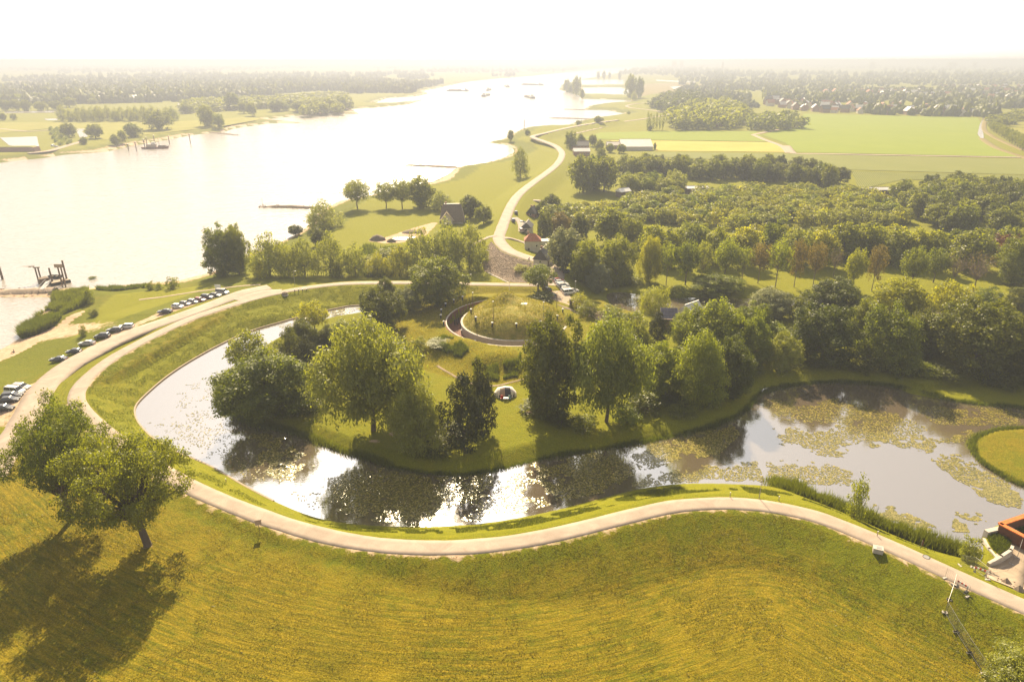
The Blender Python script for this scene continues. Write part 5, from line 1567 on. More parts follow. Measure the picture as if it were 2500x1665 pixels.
pole('lamp_post', *fz(2025, 235), 4.5, 'lamp post behind the white parked cars', 'metal')
pole('lamp_post', 1745, 1145, 4.6, 'thin lamp post beside the road at the moat bend', 'metal', False, rad=0.05)
pole('lamp_post', 678, 655, 4.8, 'lamp post at the end of the car park road', 'metal', arm=0.6)
pole('channel_marker', 605, 480, 6.0, 'thin channel marker at the tip of the near groyne', 'metal', False, rad=0.09, cat='marker')
# bridge railing right of the street
p0, p1 = P(1320, 692, 6.4), P(1395, 734, 6.0)
e = empty('bridge_railing', p0)
tag(e, 'long dark railing along the bridge right of the fort', 'railing')
dv = Vector(p1) - Vector(p0)
for i in range(15):
    t = i / 14
    MB().box((dv.x * t, dv.y * t, dv.z * t + 0.3), (0.12, 0.12, 1.6)).build('post', M['dark'], e)
for hz_ in (0.5, 1.05):
    MB().tube([(0, 0, hz_), tuple(dv + Vector((0, 0, hz_)))], 0.06, 5).build('rail', M['wood_pale'] if hz_ > 1 else M['dark'], e)
ribbon('bridge_deck', dense(smooth(P2([(1330, 708), (1360, 722), (1400, 742)], 6.2), 3)), 5.0, M['gravel'], 6.25)
for a, b, lb_ in [(1955, 410, 'left'), (1975, 415, 'right')]:
    p = at(*fz(a, b))
    e = empty('gate_post', p)
    MB().box((0, 0, 1.1), (0.45, 0.45, 2.4)).build('shaft', M['wood'], e)
    MB().box((0, 0, 2.4), (0.6, 0.6, 0.2)).build('cap', M['dark'], e)
    tag(e, lb_ + ' dark gate post at the bridge head', 'post')

# ------------------------------------------------------------------ moat edging and rip-rap
line = dense(MOAT_EDGE[:int(len(MOAT_EDGE) * 0.41)], 1.2)
eb = empty('bank_edging', (line[0][0], line[0][1], MOATZ))
tag(eb, 'pale timber edging along the outer moat bank', 'edging')
for i in range(0, len(line) - 4, 4):
    seg = line[i:i + 5]
    t = np.gradient(seg, axis=0); t /= np.linalg.norm(t, axis=1)[:, None]
    nn = np.stack([-t[:, 1], t[:, 0]], 1)
    mb = MB()
    vs_, fs_ = [], []
    for q, m_ in zip(seg, nn):
        for o_, z_ in ((-0.16, -0.5), (-0.16, 0.26), (0.16, 0.28), (0.16, -0.5)):
            vs_.append((q[0] + m_[0] * o_ - line[0][0], q[1] + m_[1] * o_ - line[0][1], z_))
    for j in range(4):
        for c in range(3):
            a = j * 4 + c
            fs_.append((a, a + 1, a + 5, a + 4))
    mb.poly(vs_, fs_).build('board', M['wood_pale'], eb)

def rocks(name, pts, zs, smin, smax, mat, label=None, seed=0, parent=None):
    g = np.random.default_rng(seed)
    B = np.array([(1, 0, 0), (0, 1, 0), (-1, 0, 0), (0, -1, 0), (0.6, 0.5, 0.75), (-0.6, 0.5, 0.7), (-0.2, -0.6, 0.75)])
    Ft = np.array([(0, 1, 4), (1, 5, 4), (1, 2, 5), (2, 3, 6), (2, 6, 5), (3, 0, 6), (0, 4, 6), (4, 5, 6)])
    m = len(pts)
    s = g.uniform(smin, smax, (m, 1, 1)) * (1 + 0.3 * g.normal(size=(m, 7, 3)) * 0.6)
    a = g.uniform(0, 6.28, m)
    V = B[None] * s
    V = np.stack([V[..., 0] * np.cos(a)[:, None] - V[..., 1] * np.sin(a)[:, None], V[..., 0] * np.sin(a)[:, None] + V[..., 1] * np.cos(a)[:, None], V[..., 2]], -1)
    V += np.column_stack([pts, zs])[:, None, :]
    F = (Ft[None] + (np.arange(m) * 7)[:, None, None]).reshape(-1, 3)
    o = link(name, mesh_np(name, V.reshape(-1, 3), F), parent, mat)
    return tag(o, kind='stuff')
def in_poly_pts(pw, n, seed):
    g = np.random.default_rng(seed)
    lo, hi = pw.min(0), pw.max(0)
    out = []
    while sum(map(len, out)) < n:
        q = g.uniform(lo, hi, (n * 3, 2))
        out.append(q[inside(q[:, 0], q[:, 1], pw)])
    return np.concatenate(out)[:n]
q = in_poly_pts(STONE, 7000, 3)
q = q[pl_dist(q[:, 0], q[:, 1], DIKE) > 3.3]
rocks('revetment_stones', q, hgt(q[:, 0], q[:, 1]) - 0.05, 0.12, 0.32, M['stone'], seed=4)
kb = dense(smooth(P2([(1122, 618), (1160, 637), (1195, 652)], 4.6), 4), 1.5)
ribbon('kerb', kb, 0.5, M['concrete'], None, 0.2)
# groynes
def groyne(px, label, w=5.0, h=1.0, z=0.0):
    ln = dense(P2(px, z), 2.0)
    e = empty('groyne', (ln[0][0], ln[0][1], z))
    tag(e, label, 'groyne')
    t = ln[-1] - ln[0]; t = t / np.linalg.norm(t); nn = np.array([-t[1], t[0]])
    g = np.random.default_rng(len(label))
    off = np.array([-1, -0.55, -0.2, 0.2, 0.55, 1.0]) * w / 2
    hz_ = np.array([-0.6, 0.35, 1.0, 1.0, 0.35, -0.6]) * h
    fall = np.minimum(1, np.arange(len(ln))[::1] / 6 + 0.25)
    V = np.stack([np.column_stack([ln - ln[0] + nn * o_, np.full(len(ln), b_) * np.where(b_ > 0, fall, 1)]) for o_, b_ in zip(off, hz_)], 1)
    V += g.normal(size=V.shape) * 0.12
    k = np.arange(V.shape[0] * 6).reshape(-1, 6)
    F = np.stack([k[:-1, :-1], k[:-1, 1:], k[1:, 1:], k[1:, :-1]], -1).reshape(-1, 4)[:, ::-1]
    link('core', mesh_np('core', V.reshape(-1, 3), F), e, M['stone'])
    pts = ln[g.integers(len(ln), size=len(ln) * 8)] - ln[0] + nn * g.uniform(-w / 2, w / 2, (len(ln) * 8, 1)) + g.normal(size=(len(ln) * 8, 2)) * .6
    rocks('stones', pts, g.uniform(0, h * 0.7, len(pts)), 0.25, 0.5, M['stone'], seed=2, parent=e)
groyne([(600, 476), (660, 477), (740, 480)], 'brown stone groyne nearest the loose willow', 4.5, 1.1)
groyne([(937, 381), (990, 383), (1050, 386)], 'stone groyne below the lone meadow tree', 4.5, 1.0)
groyne([(1264, 272), (1310, 273), (1360, 275)], 'thin stone groyne in the glare of the river bend', 5, 1.0)
groyne([(1300, 252), (1345, 253.5)], 'faint stone groyne at the farthest sandy inlet', 6, 1.0)
groyne([(546, 312), (512, 308), (480, 305)], 'stone groyne on the far shore below the tall trees', 5, 1.0)
groyne([(-40, 676), (20, 675), (60, 674), (128, 672)], 'rubble groyne leading to the ferry stage', 7.5, 1.5)

# ------------------------------------------------------------------ reeds and lily pads
def blades(name, pts, zs, hmin, hmax, w, seed, mat, lean=0.25):
    g = np.random.default_rng(seed)
    m = len(pts)
    h = g.uniform(hmin, hmax, m) * (0.40 + 0.55 * vnoise(pts[:, 0], pts[:, 1], 2.3, 13) + 0.5 * vnoise(pts[:, 0], pts[:, 1], 5.5, 23))
    a = g.uniform(0, 6.283, m)
    u = np.stack([np.cos(a), np.sin(a), np.zeros(m)], 1) * w * g.uniform(0.6, 1.4, m)[:, None]
    b = np.column_stack([pts, zs])
    tip = b + np.column_stack([g.normal(size=(m, 2)) * lean * h[:, None], h])
    V = np.stack([b - u, b + u, tip], 1).reshape(-1, 3)
    tone = np.repeat(g.uniform(0, 1, m), 3)
    o = link(name, mesh_np(name, V, np.arange(m * 3).reshape(m, 3), {'tone': ('FLOAT', tone)}), None, mat)
    return tag(o, kind='stuff')
def along(px, z, n, width, seed):
    ln = dense(smooth(P2(px, z), 4), 0.5)
    g = np.random.default_rng(seed)
    i = g.integers(len(ln), size=n)
    p = ln[i] + g.normal(size=(n, 2)) * width * (0.5 + vnoise(ln[i, 0], ln[i, 1], 4.0, 3))[:, None]
    return p
p_ = along([(1785, 1112), (1850, 1137), (1950, 1178), (2050, 1222), (2150, 1260), (2225, 1282)], MOATZ, 16000, 0.75, 1)
blades('reed_bed', p_, np.full(len(p_), MOATZ - 0.1), 1.3, 2.7, 0.07, 2, M['reed'])
p_ = along([(540, 955), (580, 976), (640, 987), (700, 1003), (780, 1033), (870, 1063), (900, 1072)], MOATZ, 7000, 0.5, 3)
blades('reed_bed', p_, np.full(len(p_), MOATZ - 0.1), 0.7, 1.8, 0.06, 4, M['reed'])
p_ = along([(505, 930), (508, 905), (520, 872), (545, 850)], MOATZ, 5000, 0.7, 5)
blades('reed_bed', p_, np.full(len(p_), MOATZ - 0.1), 0.8, 2.0, 0.07, 6, M['reed'])
p_ = along([(900, 1075), (1050, 1091), (1150, 1078), (1250, 1053), (1350, 1037), (1450, 1021), (1550, 1001), (1650, 976), (1715, 941), (1745, 905), (1850, 882), (1950, 880), (2050, 889), (2200, 923), (2354, 937)], MOATZ, 15000, 0.45, 7)
blades('reed_bed', p_, np.full(len(p_), MOATZ - 0.1), 0.35, 1.1, 0.06, 8, M['reed'])
p_ = along([(2354, 1117), (2300, 1091), (2262, 1067), (2238, 1036), (2243, 1010), (2290, 990), (2354, 985)], MOATZ, 4500, 0.4, 9)
blades('reed_bed', p_, np.full(len(p_), MOATZ), 0.4, 1.1, 0.06, 10, M['reed'])
def reed_patch(px, z, n, h0, h1, seed, mat='reed', w=0.11):
    q = in_poly_pts(P2(px, z), n, seed)
    q = q[vnoise(q[:, 0], q[:, 1], 4.5, seed) * 0.6 + vnoise(q[:, 0], q[:, 1], 1.4, seed + 3) * 0.4 > 0.38]
    blades('reed_bed', q, hgt(q[:, 0], q[:, 1]) - 0.1, h0, h1, w, seed + 1, M[mat])
reed_patch([(44, 764), (60, 752), (100, 738), (140, 728), (144, 738), (120, 756), (80, 772), (50, 778)], 0.6, 11000, 1.8, 3.2, 20)
reed_patch([(78, 728), (110, 704), (124, 676), (200, 668), (215, 690), (200, 705), (150, 728), (110, 732)], 1.0, 17000, 1.4, 2.8, 22)
reed_patch([(220, 662), (300, 656), (340, 655), (340, 664), (280, 668), (230, 668)], 1.5, 6000, 0.9, 1.8, 24)
reed_patch([(840, 565), (930, 575), (940, 600), (900, 636), (840, 636), (810, 600)], 3.2, 9000, 1.2, 3.0, 26, w=0.2)
reed_patch([(985, 786), (1020, 780), (1060, 800), (1078, 812), (1060, 822), (1030, 815), (1000, 805)], 6.0, 6000, 0.6, 1.4, 28)
reed_patch([(1085, 838), (1120, 846), (1190, 838), (1198, 826), (1190, 858), (1140, 868), (1095, 862)], 5.5, 6000, 0.6, 1.5, 30)
reed_patch([(2272, 1232), (2300, 1222), (2325, 1240), (2318, 1262), (2298, 1270), (2280, 1250)], 3.4, 2600, 0.5, 1.2, 32)
reed_patch([(2310, 1205), (2354, 1195), (2430, 1190), (2400, 1225), (2354, 1222)], 3.6, 2200, 0.3, 0.9, 34)

# lily pads
PADS = [([(565, 990), (640, 1000), (735, 1040), (720, 1085), (660, 1112), (610, 1090), (575, 1040)], 2600, 0.42),
        ([(755, 1098), (800, 1085), (880, 1075), (1000, 1098), (1140, 1085), (1130, 1120), (1090, 1165), (1000, 1195), (880, 1200), (790, 1190), (750, 1160)], 7000, 0.36),
        ([(1225, 1062), (1350, 1042), (1450, 1030), (1460, 1090), (1400, 1130), (1280, 1155), (1225, 1125)], 3800, 0.4),
        ([(1440, 1026), (1560, 1002), (1690, 965), (1700, 1000), (1660, 1040), (1560, 1072), (1470, 1080)], 4200, 0.36),
        ([(1750, 905), (1830, 935), (1920, 915), (2060, 950), (2140, 985), (2110, 1020), (1990, 1035), (1900, 985), (1840, 975), (1770, 960)], 5200, 0.36),
        ([(1960, 985), (2080, 1000), (2230, 985), (2260, 1010), (2160, 1050), (2060, 1040), (1990, 1040)], 2600, 0.45),
        ([(1775, 985), (1880, 975), (1960, 1020), (1940, 1052), (1850, 1045), (1790, 1020)], 2400, 0.4),
        ([(1760, 1062), (1860, 1052), (1960, 1085), (1960, 1118), (1850, 1112), (1770, 1105)], 2000, 0.4),
        ([(2120, 1040), (2240, 1030), (2270, 1080), (2330, 1120), (2354, 1160), (2300, 1150), (2190, 1100)], 3000, 0.4),
        ([(2220, 1105), (2354, 1128), (2400, 1160), (2354, 1175), (2260, 1150)], 1800, 0.4),
        ([(1985, 1150), (2060, 1165), (2150, 1210), (2160, 1235), (2080, 1220), (2000, 1185)], 1800, 0.38),
        ([(2190, 1175), (2270, 1180), (2262, 1225), (2190, 1222)], 1200, 0.35), ([(2215, 1255), (2258, 1262), (2255, 1284), (2228, 1280)], 300, 0.3),
        ([(330, 950), (420, 880), (500, 870), (505, 940), (560, 985), (620, 1090), (740, 1130), (760, 1185), (640, 1150), (420, 1035), (340, 990)], 1100, 0.56),
        ([(1150, 1085), (1230, 1065), (1240, 1130), (1300, 1160), (1100, 1200), (1060, 1195)], 1500, 0.42),
        ([(1470, 1090), (1600, 1070), (1740, 1060), (1760, 1110), (1560, 1110), (1440, 1125)], 2200, 0.42),
        ([(2060, 915), (2200, 930), (2380, 945), (2380, 975), (2250, 980), (2150, 975)], 2200, 0.42),
        ([(640, 752), (706, 730), (790, 711), (830, 708), (800, 722), (720, 740), (660, 762)], 900, 0.45), ([(1420, 682), (1480, 690), (1540, 700), (1560, 720), (1480, 720), (1425, 700)], 700, 0.45)]
allp, flat = [], []
for i, (px, n_, thr) in enumerate(PADS):
    pw = P2(px, MOATZ)
    q = in_poly_pts(pw, n_ * 2, 60 + i)
    edge = np.clip(sdf(q[:, 0], q[:, 1], pw, 10) / 3.5, 0, 1)
    v = 0.45 * vnoise(q[:, 0], q[:, 1], 5, 7) + 0.30 * vnoise(q[:, 0], q[:, 1], 1.7, 9) + 0.25 * vnoise(q[:, 0], q[:, 1], 0.7, 19)
    q = q[(v + 0.30 * edge > thr + 0.20)]
    q = q[sdf(q[:, 0], q[:, 1], MOAT, 3) > 0.3] if i < len(PADS) - 1 else q
    q = q[~inside(q[:, 0], q[:, 1], SPIT)]
    allp.append(q[:n_])
q = np.concatenate(allp)
g = np.random.default_rng(99)
m = len(q)
na = 7
aa = np.linspace(0.25, 2 * np.pi - 0.25, na)
rad = g.uniform(0.08, 0.19, m)
rot = g.uniform(0, 6.28, m)
px_ = q[:, 0:1] + rad[:, None] * np.cos(aa[None] + rot[:, None])
py_ = q[:, 1:2] + rad[:, None] * np.sin(aa[None] + rot[:, None])
tx, ty = g.normal(size=(m, 1)) * 0.05, g.normal(size=(m, 1)) * 0.05
zb_ = MOATZ + 0.03 + g.uniform(0, 0.02, (m, 1))
pz_ = zb_ + (px_ - q[:, 0:1]) * tx + (py_ - q[:, 1:2]) * ty
V = np.concatenate([np.stack([px_, py_, pz_], -1), np.stack([q[:, 0:1], q[:, 1:2], zb_ - 0.004], -1)], 1)
F = np.arange(m * (na + 1)).reshape(m, na + 1)
lm, nt, b_, _ = nmat('lily_pad')
at_ = nt.nodes.new('ShaderNodeAttribute'); at_.attribute_name = 'tone'
nt.links.new(ramp(nt, at_.outputs['Fac'], [(0.0, (0.075, 0.075, 0.010)), (0.6, (0.19, 0.165, 0.03)), (1.0, (0.34, 0.275, 0.075))]), b_.inputs['Base Color'])
b_.inputs['Roughness'].default_value = 0.22
b_.inputs['Specular IOR Level'].default_value = 0.75
link('lily_pads', mesh_np('lily_pads', V.reshape(-1, 3), F, {'tone': ('FLOAT', np.repeat(g.uniform(0, 1, m), na + 1))}), None, lm)
tag(bpy.data.objects['lily_pads'], kind='stuff')
print('PADS', m)

# mown stubble and tufts on the field in front, rank grass on the banks
FRONT = P2([(-60, 1130), (200, 1215), (420, 1130), (700, 1240), (1000, 1285), (1300, 1250), (1560, 1190), (1800, 1195), (2100, 1310), (2420, 1450), (2420, 1640), (-60, 1640)], 5.5)
q = in_poly_pts(FRONT, 150000, 71)
v = 0.6 * vnoise(q[:, 0], q[:, 1], 6, 5) + 0.4 * vnoise(q[:, 0], q[:, 1], 1.3, 6)
q = q[v > 0.40]
d_ = pl_dist(q[:, 0], q[:, 1], ROAD)
q = q[d_ > 2.3]
blades('grass', q, hgt(q[:, 0], q[:, 1]) - 0.02, 0.05, 0.17, 0.055, 72, M['grass_blade'], 0.9)
BANK = np.concatenate([in_poly_pts(P2([(180, 900), (250, 840), (440, 740), (700, 668), (1100, 662), (1100, 690), (800, 700), (640, 740), (440, 825), (330, 910), (320, 980), (480, 1080), (640, 1170), (600, 1165), (420, 1090), (250, 990)], 5.0), 70000, 73),
                       in_poly_pts(P2([(700, 1200), (900, 1218), (1100, 1212), (1300, 1178), (1500, 1130), (1700, 1120), (1800, 1135), (2000, 1220), (2160, 1285), (2060, 1250), (1850, 1165), (1650, 1145), (1450, 1172), (1200, 1235), (1000, 1250), (800, 1240)], 4.0), 40000, 74)])
q = BANK
d_ = pl_dist(q[:, 0], q[:, 1], ROAD)
q = q[(d_ > 2.2) & (sdf(q[:, 0], q[:, 1], MOAT, 5) < -0.2)]
q = q[vnoise(q[:, 0], q[:, 1], 1.6, 4) > 0.35]
blades('grass', q, hgt(q[:, 0], q[:, 1]) - 0.02, 0.08, 0.30, 0.06, 75, M['reed'], 0.6)
q = in_poly_pts(P2([(910, 700), (1080, 672), (1100, 760), (1150, 800), (1200, 820), (1200, 870), (1080, 870), (960, 830), (900, 780)], 6.0), 26000, 76)
q = q[np.hypot(q[:, 0] - FORT[0], q[:, 1] - FORT[1]) > RF_OUT + 1.2]
blades('grass', q, hgt(q[:, 0], q[:, 1]) - 0.02, 0.1, 0.40, 0.07, 77, M['dry_grass'], 0.5)
# rank grass on the fort mound
a_ = g.uniform(0, 6.283, 15000); r_ = (RF_IN - 0.9) * np.sqrt(g.uniform(0, 1, 15000))
qx, qy = FORT[0] + r_ * np.cos(a_), FORT[1] + r_ * np.sin(a_)
qz = np.array([on_mound(x, y) for x, y in zip(qx, qy)])
blades('grass', np.stack([qx, qy], 1), qz - 0.1, 0.25, 0.75, 0.07, 78, M['dry_grass'], 0.5)
# ------------------------------------------------------------------ cars
def paint(name, c, rough=0.28):
    m, nt, b, _ = nmat(name)
    oi = nt.nodes.new('ShaderNodeObjectInfo')
    v = ramp(nt, oi.outputs['Random'], [(0.0, tuple(x * 0.85 for x in c)), (1.0, tuple(min(1, x * 1.1) for x in c))])
    dirt = noise(nt, 3.0, 4, 0.6, ocoord(nt))
    nt.links.new(mix(nt, math_n(nt, 'MULTIPLY', dirt, 0.12), v, (0.3, 0.25, 0.2)), b.inputs['Base Color'])
    b.inputs['Roughness'].default_value = rough
    b.inputs['Coat Weight'].default_value = 0.6
    return m
PAINT = dict(black=paint('paint_black', (0.012, 0.012, 0.014)), white=paint('paint_white', (0.72, 0.71, 0.69)), silver=paint('paint_silver', (0.42, 0.41, 0.40)), grey=paint('paint_grey', (0.13, 0.13, 0.135)), red=paint('paint_red', (0.30, 0.02, 0.015)), blue=paint('paint_blue', (0.03, 0.05, 0.11)))
CARS = {}
def car_mesh(kind, L, W, H, hood, boot, belt=0.93, rake_f=0.75, rake_r=0.55):
    h = L / 2
    st = [(-h, 0.40, 0.60, 0.84), (-h + 0.08, 0.30, belt - 0.06, 0.93), (-h + boot, 0.27, belt, 1.0), (h - hood, 0.27, belt, 1.0), (h - 0.35, 0.27, belt - 0.17, 0.96), (h - 0.06, 0.30, 0.70, 0.88), (h, 0.42, 0.56, 0.80)]
    vs_, fs_ = [], []
    for x, zb, zt, f in st:
        w = W / 2 * f
        for y, z in ((-w * .93, zb), (-w, (zb + zt) * .5), (-w * .92, zt), (0, zt + 0.03), (w * .92, zt), (w, (zb + zt) * .5), (w * .93, zb)):
            vs_.append((x, y, z))
    for i in range(len(st) - 1):
        for c in range(6):
            a = i * 7 + c
            fs_.append((a + 7, a + 8, a + 1, a))
        fs_.append((i * 7 + 6, (i + 1) * 7 + 6, (i + 1) * 7, i * 7)[::-1])
    fs_.append(tuple(range(7))); fs_.append(tuple(reversed(range(len(vs_) - 7, len(vs_)))))
    body = MB().poly(vs_, fs_).mesh('body', False)
    x0, x1 = -h + boot * 0.35 if boot > 0.4 else -h + 0.12, h - hood + 0.15
    wb, wt = W / 2 * 0.90, W / 2 * 0.72
    zt = H - 0.07
    xt0, xt1 = x0 + rake_r, x1 - rake_f
    gl = MB().poly([(x0, -wb, belt), (x1, -wb, belt - .02), (x1, wb, belt - .02), (x0, wb, belt), (xt0, -wt, zt), (xt1, -wt, zt), (xt1, wt, zt), (xt0, wt, zt)],
                   [(0, 1, 5, 4), (1, 2, 6, 5), (2, 3, 7, 6), (3, 0, 4, 7)]).mesh('window')
    rf_ = MB().poly([(xt0 - .05, -wt - .02, zt), (xt1 + .05, -wt - .02, zt), (xt1 + .05, wt + .02, zt), (xt0 - .05, wt + .02, zt), (xt0 + .1, -wt * .85, H), (xt1 - .1, -wt * .85, H), (xt1 - .1, wt * .85, H), (xt0 + .1, wt * .85, H)],
                    [(3, 2, 1, 0), (0, 1, 5, 4), (1, 2, 6, 5), (2, 3, 7, 6), (3, 0, 4, 7), (4, 5, 6, 7)])
    # pillars
    for s_ in (-1, 1):
        for t_ in (0.02, 0.48, 0.98):
            bx, tx_ = x0 + (x1 - x0) * t_, xt0 + (xt1 - xt0) * t_
            rf_.tube([(bx, s_ * (wb + .012), belt - .02), (tx_, s_ * (wt + .012), zt)], 0.04, 4)
    roof = rf_.mesh('roof')
    R_ = 0.33
    tyre = MB()
    vs2 = []
    wh = MB().lathe([(R_ * .6, -0.1), (R_ * .98, -0.11), (R_, -0.05), (R_, 0.05), (R_ * .98, 0.11), (R_ * .6, 0.1)], 14)
    wh.v = [(a, c, b) for a, b, c in wh.v]
    rim = MB().lathe([(0.02, -0.085), (R_ * .62, -0.095), (R_ * .62, 0.095), (0.02, 0.085)], 10)
    rim.v = [(a, c, b) for a, b, c in rim.v]
    hl = MB().box((h - 0.07, 0, 0.66), (0.16, 0.34, 0.14)).mesh('headlight')
    tl = MB().box((-h + 0.06, 0, 0.74), (0.1, 0.26, 0.18)).mesh('tail_light')
    w1, r1 = wh.mesh('tyre', True), rim.mesh('rim')
    for me_, mt in ((gl, 'glass_dark'), (w1, 'tyre'), (r1, 'metal'), (hl, 'lamp_glass'), (tl, 'red')):
        me_.materials.append(M[mt])
    body.materials.append(PAINT['black']); roof.materials.append(PAINT['black'])
    CARS[kind] = (L, W, body, gl, roof, w1, r1, hl, tl)
car_mesh('hatch', 4.1, 1.75, 1.47, 1.15, 0.25)
car_mesh('sedan', 4.6, 1.8, 1.43, 1.35, 0.85, rake_r=0.8)
car_mesh('estate', 4.7, 1.8, 1.48, 1.3, 0.2, rake_r=0.35)
car_mesh('suv', 4.5, 1.85, 1.68, 1.2, 0.2, belt=1.05, rake_r=0.4)
car_mesh('van', 4.8, 1.85, 1.92, 0.95, 0.15, belt=1.1, rake_f=0.7, rake_r=0.12)
ncar = [0]
def car(kind, x, y, heading, colr, label, group, z=None):
    L, W, body, gl, roof, w1, r1, hl, tl = CARS[kind]
    p = P(x, y, z) if z is not None else at(x, y)
    e = empty('parked_car', (p[0], p[1], p[2] + 0.03), heading, (0.93, 0.93, 0.93))
    tag(e, label, 'van' if kind == 'van' else 'car', group)
    link('body', body, e, PAINT[colr]); link('window', gl, e); link('roof', roof, e, PAINT[colr])
    for sx in (-1, 1):
        for sy in (-1, 1):
            w = link('wheel', w1, e); w.location = (sx * L * 0.305, sy * (W / 2 - 0.12), 0.33)
            r_ = link('rim', r1, w)
        for sy in (-1, 1):
            l_ = link('headlight' if sx > 0 else 'tail_light', hl if sx > 0 else tl, e)
            l_.location = (0, sy * W * 0.34, 0)
    return e
LOT = [(12, 943, 'hatch', 'black', 8, 'black hatchback cut by the left edge, nearest in the car park'), (24, 924, 'hatch', 'black', 15, 'black hatchback behind the nearest one at the left edge'), (29, 914, 'estate', 'black', 14, 'dark car with light roof squeezed before the white van'),
       (36, 904, 'van', 'white', -8, 'white panel van parked at the left edge'), (50, 895, 'suv', 'silver', -5, 'silver car just behind the white van'),
       (136, 830, 'sedan', 'black', 184, 'black saloon alone above the white van group'), (171, 812, 'hatch', 'black', 186, 'black hatchback second up the car park row'), (201, 793, 'sedan', 'silver', 184, 'light silver saloon below the black four-by-four'),
       (236, 777, 'suv', 'black', 186, 'black four-by-four in the middle of the car park row'), (265, 762, 'estate', 'grey', 184, 'grey estate beside the white estate'), (291, 754, 'estate', 'white', 183, 'white estate beside the grey one'),
       (380, 720, 'sedan', 'black', 183, 'black saloon leading the upper group of parked cars'), (409, 708, 'hatch', 'white', -12, 'white hatchback second in the upper group'), (426, 702, 'hatch', 'grey', -12, 'dark grey hatchback right of the white one'), (444, 697, 'hatch', 'silver', -12, 'silver hatchback left of the red car'),
       (460, 693, 'hatch', 'red', -12, 'red hatchback in the upper group'), (477, 687, 'suv', 'black', -10, 'black four-by-four right of the red car'), (495, 682, 'sedan', 'grey', -12, 'dark grey car second from the end of the row'), (512, 676, 'van', 'silver', -14, 'silver van at the far end of the row')]
for x, y, kd, c, hd, lb_ in LOT:
    car(kd, x, y, R(hd), c, lb_, 'cars parked beside the dike road')
sd = (STREET[6] - STREET[0]); sa2 = math.atan2(sd[1], sd[0])
for i, (x, y, kd, c, lb_) in enumerate([(1284, 648, 'hatch', 'red', 'dark red car at the top of the row along the lane'), (1288, 652, 'hatch', 'silver', 'silver car next to the dark red one'), (1292, 657, 'estate', 'white', 'white estate third in the row along the lane'), (1295, 661, 'suv', 'silver', 'silver car fourth in the row along the lane'),
                                   (1299, 666, 'hatch', 'white', 'white car fifth in the row along the lane'), (1303, 670, 'estate', 'silver', 'silver estate sixth in the row along the lane'), (1308, 676, 'van', 'white', 'white van at the bottom of the row along the lane'),
                                   (1317, 672, 'hatch', 'silver', 'silver car tucked behind the white van by the hedge')]):
    car(kd, x, y, R(20), c, lb_, 'cars parked along the lane')
for x, y, kd, c, lb_ in [(1249, 658, 'hatch', 'grey', 'grey car under the spreading tree'), (1257, 670, 'suv', 'black', 'black car below the spreading tree'), (1268, 682, 'estate', 'grey', 'grey estate at the lower left of the lane'), (1246, 652, 'hatch', 'black', 'dark car deepest in the tree shade')]:
    car(kd, x, y, R(118), c, lb_, 'cars on the left of the lane')
for x, y, kd, c, hd, lb_ in [(1186, 492, 'suv', 'black', 95, 'dark car seen from behind on the dike road'), (1179.5, 510, 'suv', 'blue', 100, 'dark blue car parked on the dike verge'), (1201, 514, 'hatch', 'silver', 40, 'silver car turned into the house drive'), (1198, 533, 'van', 'silver', 95, 'silver van before the black and white house'), (1306, 628, 'estate', 'black', 10, 'black car in the shade beside the lane')]:
    car(kd, x, y, R(hd), c, lb_, None)
car('van', 122, 337, R(90), 'white', 'white camper van beside the far orchard', None)
car('hatch', 163, 324, R(10), 'silver', 'silver car on the far gravel yard', None)
car('hatch', 130, 339, R(10), 'white', 'small white car next to the far camper van', None)

# ------------------------------------------------------------------ boats
def barge(x, y, L, W, rz, label, load='stone'):
    p = P(x, y, 0)
    e = empty('barge', (p[0], p[1], 0), rz)
    tag(e, label, 'boat')
    h = L / 2
    vs_ = [(-h, -W * .42, -1), (h * .85, -W / 2, -1), (h, 0, -1), (h * .85, W / 2, -1), (-h, W * .42, -1), (-h, -W * .45, 2.2), (h * .85, -W / 2, 2.4), (h * 1.02, 0, 3.2), (h * .85, W / 2, 2.4), (-h, W * .45, 2.2)]
    MB().poly(vs_, [(0, 1, 6, 5), (1, 2, 7, 6), (2, 3, 8, 7), (3, 4, 9, 8), (4, 0, 5, 9), (5, 6, 7, 8, 9)]).build('hull', M['dark'], e)
    MB().box((0.12 * L, 0, 3.2), (L * 0.58, W * 0.78, 1.8), taper=0.92).build('hatch_cover', M[load], e)
    MB().box((-h * 0.78, 0, 3.6), (L * 0.13, W * 0.8, 3.0)).build('cabin', M['white'], e)
    wh = MB().box((-h * 0.72, 0, 6.3), (L * 0.055, W * 0.5, 2.6)).build('wheelhouse', M['white'], e)
    MB().box((-h * 0.72, 0, 6.8), (L * 0.056 + .1, W * 0.5 + .1, 0.9)).build('window', M['glass_dark'], wh)
    MB().tube([(h * 0.8, 0, 2.5), (h * 0.8, 0, 8)], 0.15, 5).build('mast', M['white'], e)
barge(1117, 221, 85, 11.4, R(84), 'nearest cargo barge heading away in mid river')
barge(1217, 225, 80, 11, R(100), 'cargo barge on the right side of the river')
barge(1124, 208, 70, 9.5, R(86), 'barge just beyond the nearest one')
barge(1165, 200, 85, 12, R(95), 'pale green barge in the far middle of the river', 'crop_grey')
barge(1223, 196, 90, 11, R(140), 'long barge crossing obliquely at the far right')
barge(1052, 210, 60, 7, R(170), 'flat dark barge lying near the far left shore')
